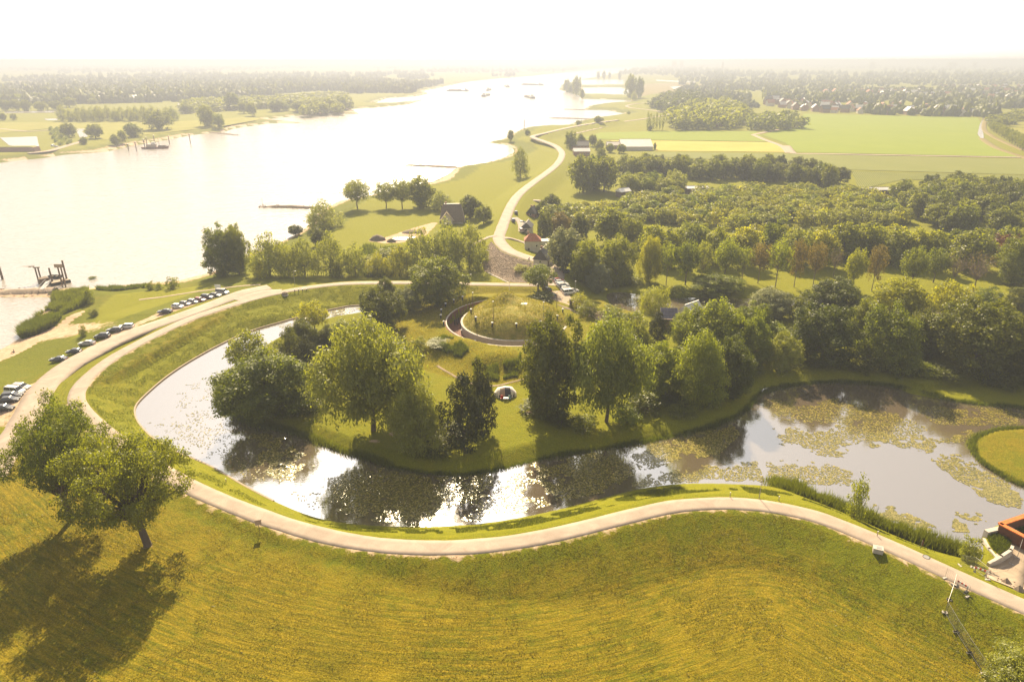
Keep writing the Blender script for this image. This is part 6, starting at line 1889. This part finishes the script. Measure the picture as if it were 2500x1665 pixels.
# moored ship on the far shore with dolphins
p = P(357, 342, 0)
e = empty('moored_ship', (p[0], p[1], 0), R(8))
tag(e, 'old tug-like ship moored at the far beach', 'boat')
L_, W_ = 24, 5.6
h = L_ / 2
MB().poly([(-h * .9, -W_ * .3, -.6), (h * .7, -W_ / 2, -.6), (h * .95, 0, -.6), (h * .7, W_ / 2, -.6), (-h * .9, W_ * .3, -.6), (-h, -W_ * .42, 1.5), (h * .7, -W_ / 2, 1.6), (h * 1.05, 0, 2.4), (h * .7, W_ / 2, 1.6), (-h, W_ * .42, 1.5)], [(0, 1, 6, 5), (1, 2, 7, 6), (2, 3, 8, 7), (3, 4, 9, 8), (4, 0, 5, 9), (5, 6, 7, 8, 9)]).build('hull', M['rust_dark'], e)
MB().box((-3, 0, 2.7), (8, 3.6, 2.4)).build('cabin', M['wood_pale'], e)
w_ = MB().box((-1, 0, 4.8), (3.2, 2.8, 1.9)).build('wheelhouse', M['white'], e)
MB().box((-1, 0, 5.1), (3.3, 2.9, 0.7)).build('window', M['glass_dark'], w_)
MB().box((6.5, 0, 2.2), (7, 3.2, 1.2), taper=.9).build('hatch_cover', M['wood'], e)
MB().tube([(4, 0, 1.6), (4, 0, 9)], 0.14, 5).build('mast', M['wood'], e)
def piles(x, y, h, label, cross=True, nn=1):
    p = P(x, y, 0)
    e = empty('mooring_post', (p[0], p[1], 0))
    tag(e, label, 'post')
    MB().tube([(0, 0, -2), (0, 0, h)], [0.42, 0.38], 8).build('pile', M['wood'], e)
    if cross:
        MB().box((0, 0, h - 0.6), (2.6, 0.4, 0.4)).build('crossbar', M['wood'], e)
        MB().box((0, 0, h - 2.2), (2.2, 0.4, 0.4)).build('crossbar', M['wood'], e)
    MB().lathe([(0.5, h), (0.5, h + .15), (0.05, h + .35)], 8).build('cap', M['metal'], e)
for x, y, h, cr, lb_ in [(340, 342, 10, False, 'tall mooring post left behind the moored ship'), (356, 331, 8, False, 'mooring post beyond the moored ship'), (296, 347, 6, True, 'leftmost mooring dolphin on the far shore'), (314, 347.5, 8, True, 'second mooring dolphin on the far shore'), (334, 344, 9, True, 'third mooring dolphin just left of the moored ship'),
                      (390, 332, 8, False, 'thin mooring post right of the moored ship'), (438, 330, 9, True, 'rightmost mooring dolphin on the far shore'), (6, 642, 7.5, False, 'lone mooring pile in the river at the left edge'), (1205, 301, 12, False, 'tall mooring pile off the river point')]:
    piles(x, y, h, lb_, cr)
# jetty on the point
# ------------------------------------------------------------------ ferry stage at the left
zj = lambda a, b: ((60 + a / 11.775) / K, (620 + b / 11.775) / K)
def P0(a, b, z=0.0):
    return Vector(P(*zj(a, b), z))
c0 = P0(860, 880, 0)
e = empty('ferry_stage', c0)
tag(e, 'small floating ferry stage with dark pontoon and gangway at the left', 'jetty')
A, B = P0(690, 900, 0.4) - c0, P0(1230, 790, 0.4) - c0
u = (B - A).normalized(); v_ = Vector((-u.y, u.x, 0))
mid = (A + B) / 2
ln_ = (B - A).length
rz_ = math.atan2(u.y, u.x)
MB().box((mid.x, mid.y + 1.2, 0.45), (ln_, 3.4, 1.1), rz_).build('pontoon', M['dark'], e)
for k in range(14):
    q_ = A + (B - A) * ((k + 0.5) / 14)
    MB().box((q_.x, q_.y + 1.2, 1.06 + 0.008 * (k % 2)), (ln_ / 14 - 0.05, 3.3, 0.1), rz_).build('deck_plank', M['wood_pale'], e)
A2, B2 = P0(350, 900, 0) - c0, P0(640, 860, 0) - c0
MB().box(((A2.x + B2.x) / 2, (A2.y + B2.y) / 2 + 1.5, 0.9), ((B2 - A2).length, 3.0, 2.4), rz_).build('landing_box', M['wood'], e)
gw0, gw1 = P0(500, 1000, 1.6) - c0, P0(690, 800, 1.2) - c0
d_ = gw1 - gw0
MB().box(((gw0 + gw1) / 2)[:], (d_.length, 1.6, 0.15), math.atan2(d_.y, d_.x)).build('gangway', M['metal'], e)
for s_ in (-0.8, 0.8):
    nrm_ = Vector((-d_.y, d_.x, 0)).normalized() * s_
    MB().tube([gw0 + nrm_ + Vector((0, 0, 1)), gw1 + nrm_ + Vector((0, 0, 1))], 0.05, 4).tube([gw0 + nrm_, gw0 + nrm_ + Vector((0, 0, 1))], 0.05, 4).tube([gw1 + nrm_, gw1 + nrm_ + Vector((0, 0, 1))], 0.05, 4).build('handrail', M['metal'], e)
for a, b, h in [(820, 870, 6.2), (1230, 790, 8.0)]:
    q_ = P0(a, b, 0) - c0
    MB().tube([(q_.x, q_.y, -1.5), (q_.x, q_.y, h)], [0.33, 0.3], 8).build('pile', M['wood'], e)
for (a, b), (a1, b1), h, sign in [((405, 800), (490, 800), 5.5, False), ((1100, 950), (1185, 950), 7.6, True)]:
    q0, q1 = P0(a, b, 0) - c0, P0(a1, b1, 0) - c0
    for q_ in (q0, q1):
        MB().tube([(q_.x, q_.y, -1.5), (q_.x, q_.y, h)], [0.28, 0.26], 8).build('pile', M['wood'], e)
    m_ = (q0 + q1) / 2
    if sign:
        MB().box((m_.x, m_.y - .3, h + 0.4), (3.0, 0.12, 1.3)).build('sign_board', M['wood_pale'], e)
        MB().box((m_.x, m_.y, 2.6), ((q1 - q0).length, 0.25, 0.25)).build('crossbar', M['wood'], e)
    else:
        MB().box((m_.x, m_.y, h), ((q1 - q0).length + 1.2, 0.4, 0.35)).build('crossbar', M['wood'], e)
        nb = MB()
        for k in range(26):
            a_ = random.uniform(0, 6.28)
            nb.tube([(m_.x - 1.8 + random.gauss(0, .6), m_.y + random.gauss(0, .5), h + .15 + random.uniform(0, .3)), (m_.x - 1.8 + random.gauss(0, 1.1), m_.y + random.gauss(0, .7), h + random.uniform(-.1, .8))], 0.05, 3)
        nb.build('nest', M['wood_pale'], e)
# small open boat lying at the stage
q_ = P0(900, 690, 0)
eb2 = empty('rowing_boat', (q_.x, q_.y, 0.1), R(-12))
tag(eb2, 'dark open boat moored behind the ferry stage', 'boat')
MB().poly([(-2.6, -.7, 0), (1.6, -.9, 0), (2.9, 0, .2), (1.6, .9, 0), (-2.6, .7, 0), (-2.7, -.9, .8), (1.7, -1.1, .9), (3.2, 0, 1.2), (1.7, 1.1, .9), (-2.7, .9, .8)], [(0, 1, 6, 5), (1, 2, 7, 6), (2, 3, 8, 7), (3, 4, 9, 8), (4, 0, 5, 9), (0, 4, 3, 2, 1)]).build('hull', M['dark'], eb2)
for x_ in (-1.4, 0.4):
    MB().box((x_, 0, 0.6), (0.35, 1.6, 0.08)).build('thwart', M['wood_pale'], eb2)

# ------------------------------------------------------------------ small things near us
# concrete box
p = at(2017, 1268)
e = empty('concrete_box', (p[0], p[1], p[2]), R(-22), (0.8, 0.8, 0.8))
tag(e, 'pale concrete utility box with grey lid beside the road', 'utility box')
MB().box((0, 0, 0.45), (1.7, 1.3, 1.0)).build('body', M['concrete'], e)
MB().box((0.0, 0.0, 0.99), (1.8, 1.4, 0.1)).build('lid', M['concrete'], e)
MB().box((0.1, 0.0, 1.05), (0.9, 0.7, 0.05)).build('hatch', M['metal'], e)
# notice board on the field
p = at(597, 1222)
e = empty('notice_board', p, R(18))
tag(e, 'small blank notice board on a post beside the road', 'sign')
MB().box((0, 0, 0.9), (0.08, 0.08, 2.0)).build('post', M['wood'], e)
MB().box((0, -0.06, 1.75), (0.95, 0.06, 0.8)).build('board', M['canvas_tan'], e)
MB().box((0, -0.02, 2.2), (1.1, 0.2, 0.08)).build('cap', M['wood'], e)
p = at(503, 673)
e = empty('notice_board', p, R(0))
tag(e, 'white notice board behind the last parked cars', 'sign')
for s_ in (-.8, .8):
    MB().box((s_, 0, 1.2), (0.1, 0.1, 2.6)).build('post', M['metal'], e)
MB().box((0, -.06, 2.2), (1.9, 0.06, 1.2)).build('board', M['white'], e)
# marker stakes
for x, y, h, lb_ in [(1678, 1142, 0.8, 'short stake by the road left of the lamp post'), (1790, 1150, 0.7, 'short stake by the road right of the lamp post'), (2016, 1232, 0.8, 'short white stake by the road below the reeds'), (520, 1108, 0.6, 'short wooden stake on the moat edge')]:
    p = at(x, y)
    e = empty('stake', p)
    tag(e, lb_, 'stake')
    MB().box((0, 0, h / 2), (0.1, 0.1, h + .2)).build('post', M['wood_pale'], e)
    MB().box((0, 0, h + .12), (0.13, 0.13, 0.08)).build('cap', M['white'], e)
p = at(2115, 1262)
e = empty('warning_flag', p)
tag(e, 'dark red folded warning sign standing before the reeds', 'sign')
MB().tube([(0, 0, -.2), (0, 0, 1.7)], 0.05, 5).build('post', M['metal'], e)
MB().poly([(0, -.03, .7), (.3, -.03, .75), (.18, -.03, 1.9), (0, -.03, 1.7), (0, .03, .7), (.3, .03, .75), (.18, .03, 1.9), (0, .03, 1.7)], [(0, 1, 2, 3), (7, 6, 5, 4), (1, 5, 6, 2), (0, 3, 7, 4)]).build('panel', M['rust_dark'], e)
# mesh fence panels
def fence_panel(a, b, label, h=2.0, group=None):
    a, b = Vector(a), Vector(b)
    e = empty('fence_panel', a)
    tag(e, label, 'fence', group)
    d = b - a
    fr = MB()
    top = Vector((0, 0, h))
    lo = Vector((0, 0, 0.15))
    fr.tube([lo, top], 0.022, 4).tube([d + lo, d + top], 0.022, 4).tube([top, d + top], 0.022, 4).tube([lo, d + lo], 0.02, 4)
    fr.build('frame', M['metal'], e)
    ms_ = MB()
    for k in range(1, 14):
        q_ = d * (k / 14)
        ms_.tube([q_ + lo, q_ + top], 0.008, 3, False)
    for k in range(1, 6):
        q_ = lo + (top - lo) * (k / 6)
        ms_.tube([q_, d + q_], 0.008, 3, False)
    ms_.build('mesh_infill', M['metal'], e)
    for q_ in (Vector((0, 0, 0)), d):
        MB().box((q_.x, q_.y, q_.z + 0.08), (0.7, 0.25, 0.16), math.atan2(d.y, d.x) + 1.57).build('foot_block', M['concrete'], e)
FP = [(2150, 1290), (2175, 1372), (2205, 1452), (2232, 1498), (2262, 1535)]
fz3 = lambda a, b: ((2200 + a / 6.03) / K, (1240 + b / 6.03) / K)
pts = [at(*fz3(*q)) for q in [(770, 1130), (710, 1350), (640, 1540)]] + [at(2197, 1452), at(2228, 1500), at(2260, 1548)]
wl = ['top panel of the wire fence running down the field', 'second panel of the wire fence running down the field', 'third panel of the wire fence running down the field', 'fourth panel of the wire fence running down the field', 'lowest panel of the wire fence running down the field']
for i in range(len(pts) - 1):
    fence_panel(pts[i], pts[i + 1], wl[i], group='wire fence running down the field')
fence_panel(at(*fz3(640, 1035)), at(*fz3(975, 1310)), 'wire fence panel along the near road edge at the right')
for a, b, lb_ in [((860, 850), (1050, 880), 'left wire panel between the reeds and the road'), ((1050, 880), (1270, 1060), 'wire panel behind the striped barrier'), ((1270, 960), (1620, 830), 'wire panel crossing the weedy quay corner'), ((1700, 730), (1760, 540), 'wire panel standing beside the sandy yard'), ((1530, 400), (1730, 520), 'wire panel beside the rusty dock wall')]:
    fence_panel(at(*fz3(*a)), at(*fz3(*b)), lb_)
# striped barrier boards
for a, b, lb_ in [((1065, 940), (1260, 1010), 'red and white striped barrier board beyond the road'), ((810, 1140), (970, 1240), 'red and white striped barrier board on the near road edge')]:
    A, B = Vector(at(*fz3(*a))), Vector(at(*fz3(*b)))
    e = empty('barrier', A)
    tag(e, lb_, 'barrier')
    d = B - A
    rz_ = math.atan2(d.y, d.x)
    for k in range(6):
        q_ = d * ((k + .5) / 6)
        MB().box((q_.x, q_.y, q_.z + 0.9), (d.length / 6, 0.05, 0.28), rz_).build('stripe', M['red'] if k % 2 == 0 else M['white'], e)
    for t_ in (0.08, 0.92):
        q_ = d * t_
        MB().box((q_.x, q_.y, q_.z + 0.5), (0.07, 0.07, 1.1)).build('post', M['metal'], e)
        MB().box((q_.x, q_.y, q_.z + 0.06), (0.6, 0.3, 0.14), rz_ + 1.57).build('foot_block', M['dark'], e)
# gravel cones and rubble
for a, b, s_, lb_ in [((1540, 1110), None, 0.75, 'small dark stone heap on the sandy yard'), ((1730, 1220), None, 0.8, 'small dark stone heap at the road junction')]:
    p = at(*fz3(a[0] if isinstance(a, tuple) else a, a[1]))
    e = empty('stone_block', p, R(20))
    tag(e, lb_, 'stone')
    MB().poly([(-s_, -s_ * .7, 0), (s_, -s_ * .7, 0), (s_, s_ * .7, 0), (-s_, s_ * .7, 0), (-.2, .1, s_ * 1.2), (.25, .2, s_ * 1.1)], [(0, 1, 5, 4), (1, 2, 5), (2, 3, 4, 5), (3, 0, 4), (3, 2, 1, 0)]).build('block', M['stone'], e)
    rocks('rubble', np.random.default_rng(3).normal(size=(30, 2)) * s_, np.zeros(30), 0.08, 0.2, M['stone'], seed=9, parent=e)
# manhole cover in the road
p = P(*fz3(372, 718), 6.49)
e = empty('manhole_cover', p)
tag(e, 'round grey manhole cover in the road', 'manhole cover')
MB().lathe([(0.02, 0.02), (0.42, 0.02), (0.42, -0.03)], 20).build('lid', M['metal'], e)
MB().lathe([(0.43, 0.015), (0.52, 0.015), (0.52, -0.03)], 20).build('ring', M['dark'], e)
# rusty steel dock and quay walls
A = Vector(P(*fz3(1465, 235), 5.2)); B = Vector(P(*fz3(1809, 120), 5.2)); C = Vector(P(*fz3(1809, 415), 5.2))
AB = (B - A).normalized(); B = A + AB * 14
AC = (C - A).normalized(); C = A + AC * 7.5
e = empty('steel_dock', A)
tag(e, 'rust-orange steel sheet dock wall at the right edge', 'dock wall')
for s_, t_, nm_ in [(Vector((0, 0, 0)), B - A, 'wall'), (Vector((0, 0, 0)), C - A, 'wall')]:
    d = t_ - s_
    m_ = (s_ + t_) / 2
    rz_ = math.atan2(d.y, d.x)
    MB().box((m_.x, m_.y, -1.6), (d.length, 0.35, 3.1), rz_).build('wall', M['rust_dark'], e)
    MB().box((m_.x, m_.y, 0.0), (d.length + .3, 0.8, 0.2), rz_).build('capping', M['corten'], e)
    for k in range(int(d.length / 1.2)):
        q_ = s_ + d * ((k + .5) / int(d.length / 1.2))
        nrm_ = Vector((d.y, -d.x, 0)).normalized() * 0.22
        MB().box((q_.x + nrm_.x * -1, q_.y - nrm_.y, -1.6), (0.5, 0.2, 3.0), rz_).build('rib', M['rust_dark'], e)
def quay(pxs, z0, z1, label, w=0.5):
    q = [Vector(P(*fz3(*a), z1)) for a in pxs]
    e = empty('quay_wall', q[0])
    tag(e, label, 'wall')
    for i in range(len(q) - 1):
        d = q[i + 1] - q[i]
        m_ = (q[i] + q[i + 1]) / 2 - q[0]
        MB().box((m_.x, m_.y, -(z1 - z0) / 2), (d.length + w * .9, w, z1 - z0), math.atan2(d.y, d.x)).build('segment', M['concrete'], e)
quay([(1280, 330), (1450, 290)], 1.5, 4.0, 'broken concrete quay end beside the rusty dock', 0.8)
quay([(1225, 450), (1300, 590), (1420, 730)], 1.5, 3.2, 'low crumbling quay edge along the water', 0.4)
quay([(1300, 800), (1480, 700), (1620, 610), (1640, 560)], 1.5, 4.3, 'bent concrete retaining wall behind the weedy corner', 0.45)
# tent with table and chairs
p = at(1161, 908)
e = empty('tent', p, R(4))
tag(e, 'white and dark camping tent on the lawn between the big trees', 'tent')
ws = np.linspace(-1, 1, 9)
vs_, fs_ = [], []
for xx, sc_ in ((-2.5, .25), (-1.7, .85), (0, 1.0), (1.6, .9), (2.6, .3)):
    for t_ in np.linspace(0, math.pi, 9):
        vs_.append((xx, math.cos(t_) * 1.5 * (0.6 + .4 * sc_), max(0, math.sin(t_)) ** .8 * 2.2 * sc_))
for i in range(4):
    for j in range(8):
        a_ = i * 9 + j
        fs_.append((a_, a_ + 1, a_ + 10, a_ + 9))
MB().poly(vs_, fs_).build('canopy', M['canvas_white'], e, True)
def tent_strip(name, x0, x1, t0, t1, k, mat):
    vs_, fs_ = [], []
    for xx in np.linspace(x0, x1, 5):
        sc_ = float(np.interp(xx, [-2.5, -1.7, 0, 1.6, 2.6], [.25, .85, 1.0, .9, .3]))
        for t_ in np.linspace(t0, t1, 6):
            vs_.append((xx, math.cos(t_) * 1.5 * (0.6 + .4 * sc_) * k, max(0, math.sin(t_)) ** .8 * 2.2 * sc_ * k))
    for i in range(4):
        for j in range(5):
            a_ = i * 6 + j
            fs_.append((a_, a_ + 1, a_ + 7, a_ + 6))
    return MB().poly(vs_, fs_).build(name, mat, e, True)
tent_strip('front_panel', -2.0, 2.1, math.pi * 0.58, math.pi, 1.03, M['canvas_dark'])
tent_strip('door_flap', -1.2, -0.1, math.pi * 0.60, math.pi * 0.97, 1.06, M['canvas_tan'])
p = at(1163, 921)
e = empty('camping_table', p)
tag(e, 'small white folding table before the tent', 'table')
MB().box((0, 0, 0.7), (1.1, 0.7, 0.06)).build('tabletop', M['white'], e)
for sx in (-1, 1):
    for sy in (-1, 1):
        MB().box((sx * .48, sy * .28, 0.34), (0.05, 0.05, 0.68)).build('leg', M['metal'], e)
tq = paint('teal', (0.25, 0.42, 0.45), 0.6)
for x, mt, lb_ in [(1153, M['red'], 'red folding chair left of the camping table'), (1171, tq, 'pale blue folding chair right of the camping table')]:
    p = at(x, 919)
    e = empty('folding_chair', p, R(random.uniform(-20, 20)))
    tag(e, lb_, 'chair')
    MB().box((0, 0, 0.42), (0.5, 0.5, 0.05)).build('seat', mt, e)
    MB().box((0, 0.25, 0.75), (0.5, 0.05, 0.6)).build('backrest', mt, e)
    for sx in (-1, 1):
        for sy in (-1, 1):
            MB().box((sx * .22, sy * .22, 0.2), (0.04, 0.04, 0.42)).build('leg', M['metal'], e)
# boulder and small posts where the car park road ends
p = at(790 - 75 + 2, 661)
for x, y, lb_ in [(656, 666, 'dark boulder on the grass triangle by the road fork')]:
    p = at(655, 678)
    e = empty('boulder', p)
    tag(e, lb_, 'stone')
    MB().lathe([(0.9, -.2), (1.0, .3), (.8, .8), (.4, 1.05), (.02, 1.1)], 7).build('block', M['stone'], e)
    MB().lathe([(1.2, -.2), (1.1, .06), (.02, .1)], 9).build('base', M['concrete'], e)
for i, x in enumerate((678, 687, 696, 705)):
    p = at(x, 672 - i * .5)
    e = empty('bollard', p)
    tag(e, ordn[i] + ' wooden bollard from the left on the grass triangle', 'bollard', 'bollards on the grass triangle')
    MB().box((0, 0, .4), (.22, .22, 1.0)).build('post', M['wood'], e)
    MB().box((0, 0, .93), (.24, .24, .08)).build('cap', M['white'], e)
# mud heaps in the yard
for x, y, w_, h_, lb_ in [(868, 552, 8, 2.2, 'brown earth heap at the left of the muddy yard'), (900, 556, 5, 1.4, 'small earth heap in front of the muddy yard'), (945, 535, 10, 1.2, 'long low earth bank in the muddy yard')]:
    p = at(x, y)
    e = empty('earth_heap', p)
    tag(e, lb_, 'earth heap')
    g2 = np.random.default_rng(int(x))
    vs_, fs_ = [], []
    for r_, z_ in ((1, -.2), (.75, .45), (.45, .8), (.15, 1.0)):
        for k in range(12):
            a_ = k / 12 * 6.283
            vs_.append((r_ * w_ / 2 * math.cos(a_) * (1 + g2.normal() * .1), r_ * w_ / 3.2 * math.sin(a_) * (1 + g2.normal() * .1), z_ * h_ * (1 + g2.normal() * .08)))
    for i in range(3):
        for k in range(12):
            a_, b_ = i * 12 + k, i * 12 + (k + 1) % 12
            fs_.append((a_, b_, b_ + 12, a_ + 12))
    fs_.append(tuple(range(36, 48)))
    MB().poly(vs_, fs_).build('earth', M['thatch'], e, True)
flat_poly('puddle', P2([(893, 552), (905, 546), (935, 544), (955, 545), (950, 549), (915, 553)], 3.25), 3.25, M['river'])
# ------------------------------------------------------------------ people
def person(pos, rz, top, legs, label, pose='stand', scale=1.0):
    J = {'stand': [(0, 0, .95), (0, 0, 1.2), (0, 0, 1.45), (0, 0, 1.55), (0, .01, 1.68), (.09, 0, .92), (.1, .02, .5), (.1, 0, .06), (.1, .14, .03), (-.09, 0, .92), (-.1, .1, .5), (-.1, 0, .06), (-.1, .14, .03), (.2, 0, 1.4), (.25, .02, 1.12), (.24, .12, .9), (-.2, 0, 1.4), (-.25, .02, 1.12), (-.24, .12, .9)],
         'ride': [(0, -.1, .98), (0, .02, 1.22), (0, .16, 1.45), (0, .2, 1.55), (0, .24, 1.68), (.09, -.1, .95), (.1, .28, .75), (.1, .18, .35), (.1, .3, .3), (-.09, -.1, .95), (-.1, .22, .6), (-.1, .02, .22), (-.1, .14, .18), (.2, .14, 1.4), (.25, .32, 1.2), (.22, .5, 1.08), (-.2, .14, 1.4), (-.25, .32, 1.2), (-.22, .5, 1.08)],
         'sit': [(0, -.1, .12), (0, -.14, .36), (0, -.1, .62), (0, -.08, .72), (0, -.06, .85), (.09, -.08, .12), (.12, .3, .42), (.12, .6, .08), (.12, .74, .05), (-.09, -.08, .12), (-.12, .32, .38), (-.12, .64, .08), (-.12, .76, .05), (.2, -.1, .56), (.25, -.02, .34), (.22, .2, .3), (-.2, -.1, .56), (-.25, -.2, .3), (-.24, -.3, .06)]}[pose]
    E_ = [(0, 1), (1, 2), (2, 3), (3, 4), (0, 5), (5, 6), (6, 7), (7, 8), (0, 9), (9, 10), (10, 11), (11, 12), (2, 13), (13, 14), (14, 15), (2, 16), (16, 17), (17, 18)]
    rad_ = [.15, .15, .15, .06, .11, .1, .075, .05, .045, .1, .075, .05, .045, .075, .05, .035, .075, .05, .035]
    me = bpy.data.meshes.new('body')
    me.from_pydata(J, E_, [])
    e = empty('person', pos, rz, (scale,) * 3)
    o = link('body', me, e, top)
    me.materials.append(legs)
    o.modifiers.new('skin', 'SKIN')
    for i, sv in enumerate(me.skin_vertices[0].data):
        sv.radius = (rad_[i], rad_[i])
    me.skin_vertices[0].data[0].use_root = True
    o.modifiers.new('sub', 'SUBSURF').levels = 1
    o.modifiers['sub'].render_levels = 2
    hx = J[4]
    MB().lathe([(.02, .12), (.09, .10), (.125, .03), (.12, -.05)], 10, (hx[0], hx[1] - .015, hx[2] + .03)).build('hair', M['dark'], e, True)
    return tag(e, label, 'person')
cloth_b, cloth_d = plain('cloth_blue', (.08, .11, .2), .9), plain('cloth_dark', (.04, .04, .05), .9)
p = at(32, 811)
person(p, R(120), cloth_d, cloth_b, 'person in dark clothes sitting on the sandy beach', 'sit')
zq = lambda a, b: (1129.9 + a * .1561, 452 + b * .1561)
q_ = P(*zq(548, 960), 7.1)
person((q_[0], q_[1], q_[2] - .02), R(-120), cloth_d, cloth_d, 'person in dark clothes riding a bicycle along the dike road', 'ride')
e = empty('bicycle', (q_[0], q_[1], q_[2]), R(-30))
tag(e, 'dark bicycle ridden along the dike road below the pale house', 'bicycle')
for x_ in (-.52, .52):
    w_ = MB().lathe([(.31, -.02), (.35, 0), (.31, .02)], 18); w_.v = [(a + x_, c, b + .35) for a, b, c in w_.v]
    w_.build('wheel', M['tyre'], e)
MB().tube([(-.52, 0, .35), (-.18, 0, .85), (.42, 0, .85), (.52, 0, .35)], .025, 5).tube([(-.18, 0, .85), (0, 0, .32), (.42, 0, .8)], .025, 5).tube([(-.52, 0, .35), (0, 0, .32)], .02, 5).build('frame', M['dark'], e)
MB().tube([(.42, 0, .85), (.44, 0, 1.08)], .02, 5).tube([(.42, -.28, 1.08), (.44, 0, 1.1), (.42, .28, 1.08)], .02, 5).build('handlebar', M['metal'], e)
MB().box((-.2, 0, .93), (.26, .14, .06)).build('saddle', M['dark'], e)
q_ = at(680, 664)
# ------------------------------------------------------------------ haze
hz = MB().box((0, 12000, 38.5), (52000, 27000, 83.0))
hm = bpy.data.materials.new('haze')
hm.use_nodes = True
hn = hm.node_tree
for n in list(hn.nodes):
    if n.type != 'OUTPUT_MATERIAL':
        hn.nodes.remove(n)
pv = hn.nodes.new('ShaderNodeVolumePrincipled')
pv.inputs['Color'].default_value = (0.395, 0.43, 0.535, 1)
pv.inputs['Density'].default_value = HAZE_DENSITY
pv.inputs['Anisotropy'].default_value = HAZE_G
hn.links.new(pv.outputs[0], [n for n in hn.nodes if n.type == 'OUTPUT_MATERIAL'][0].inputs['Volume'])
ho = hz.build('haze', hm)
tag(ho, kind='stuff')
ho.display_type = 'WIRE'
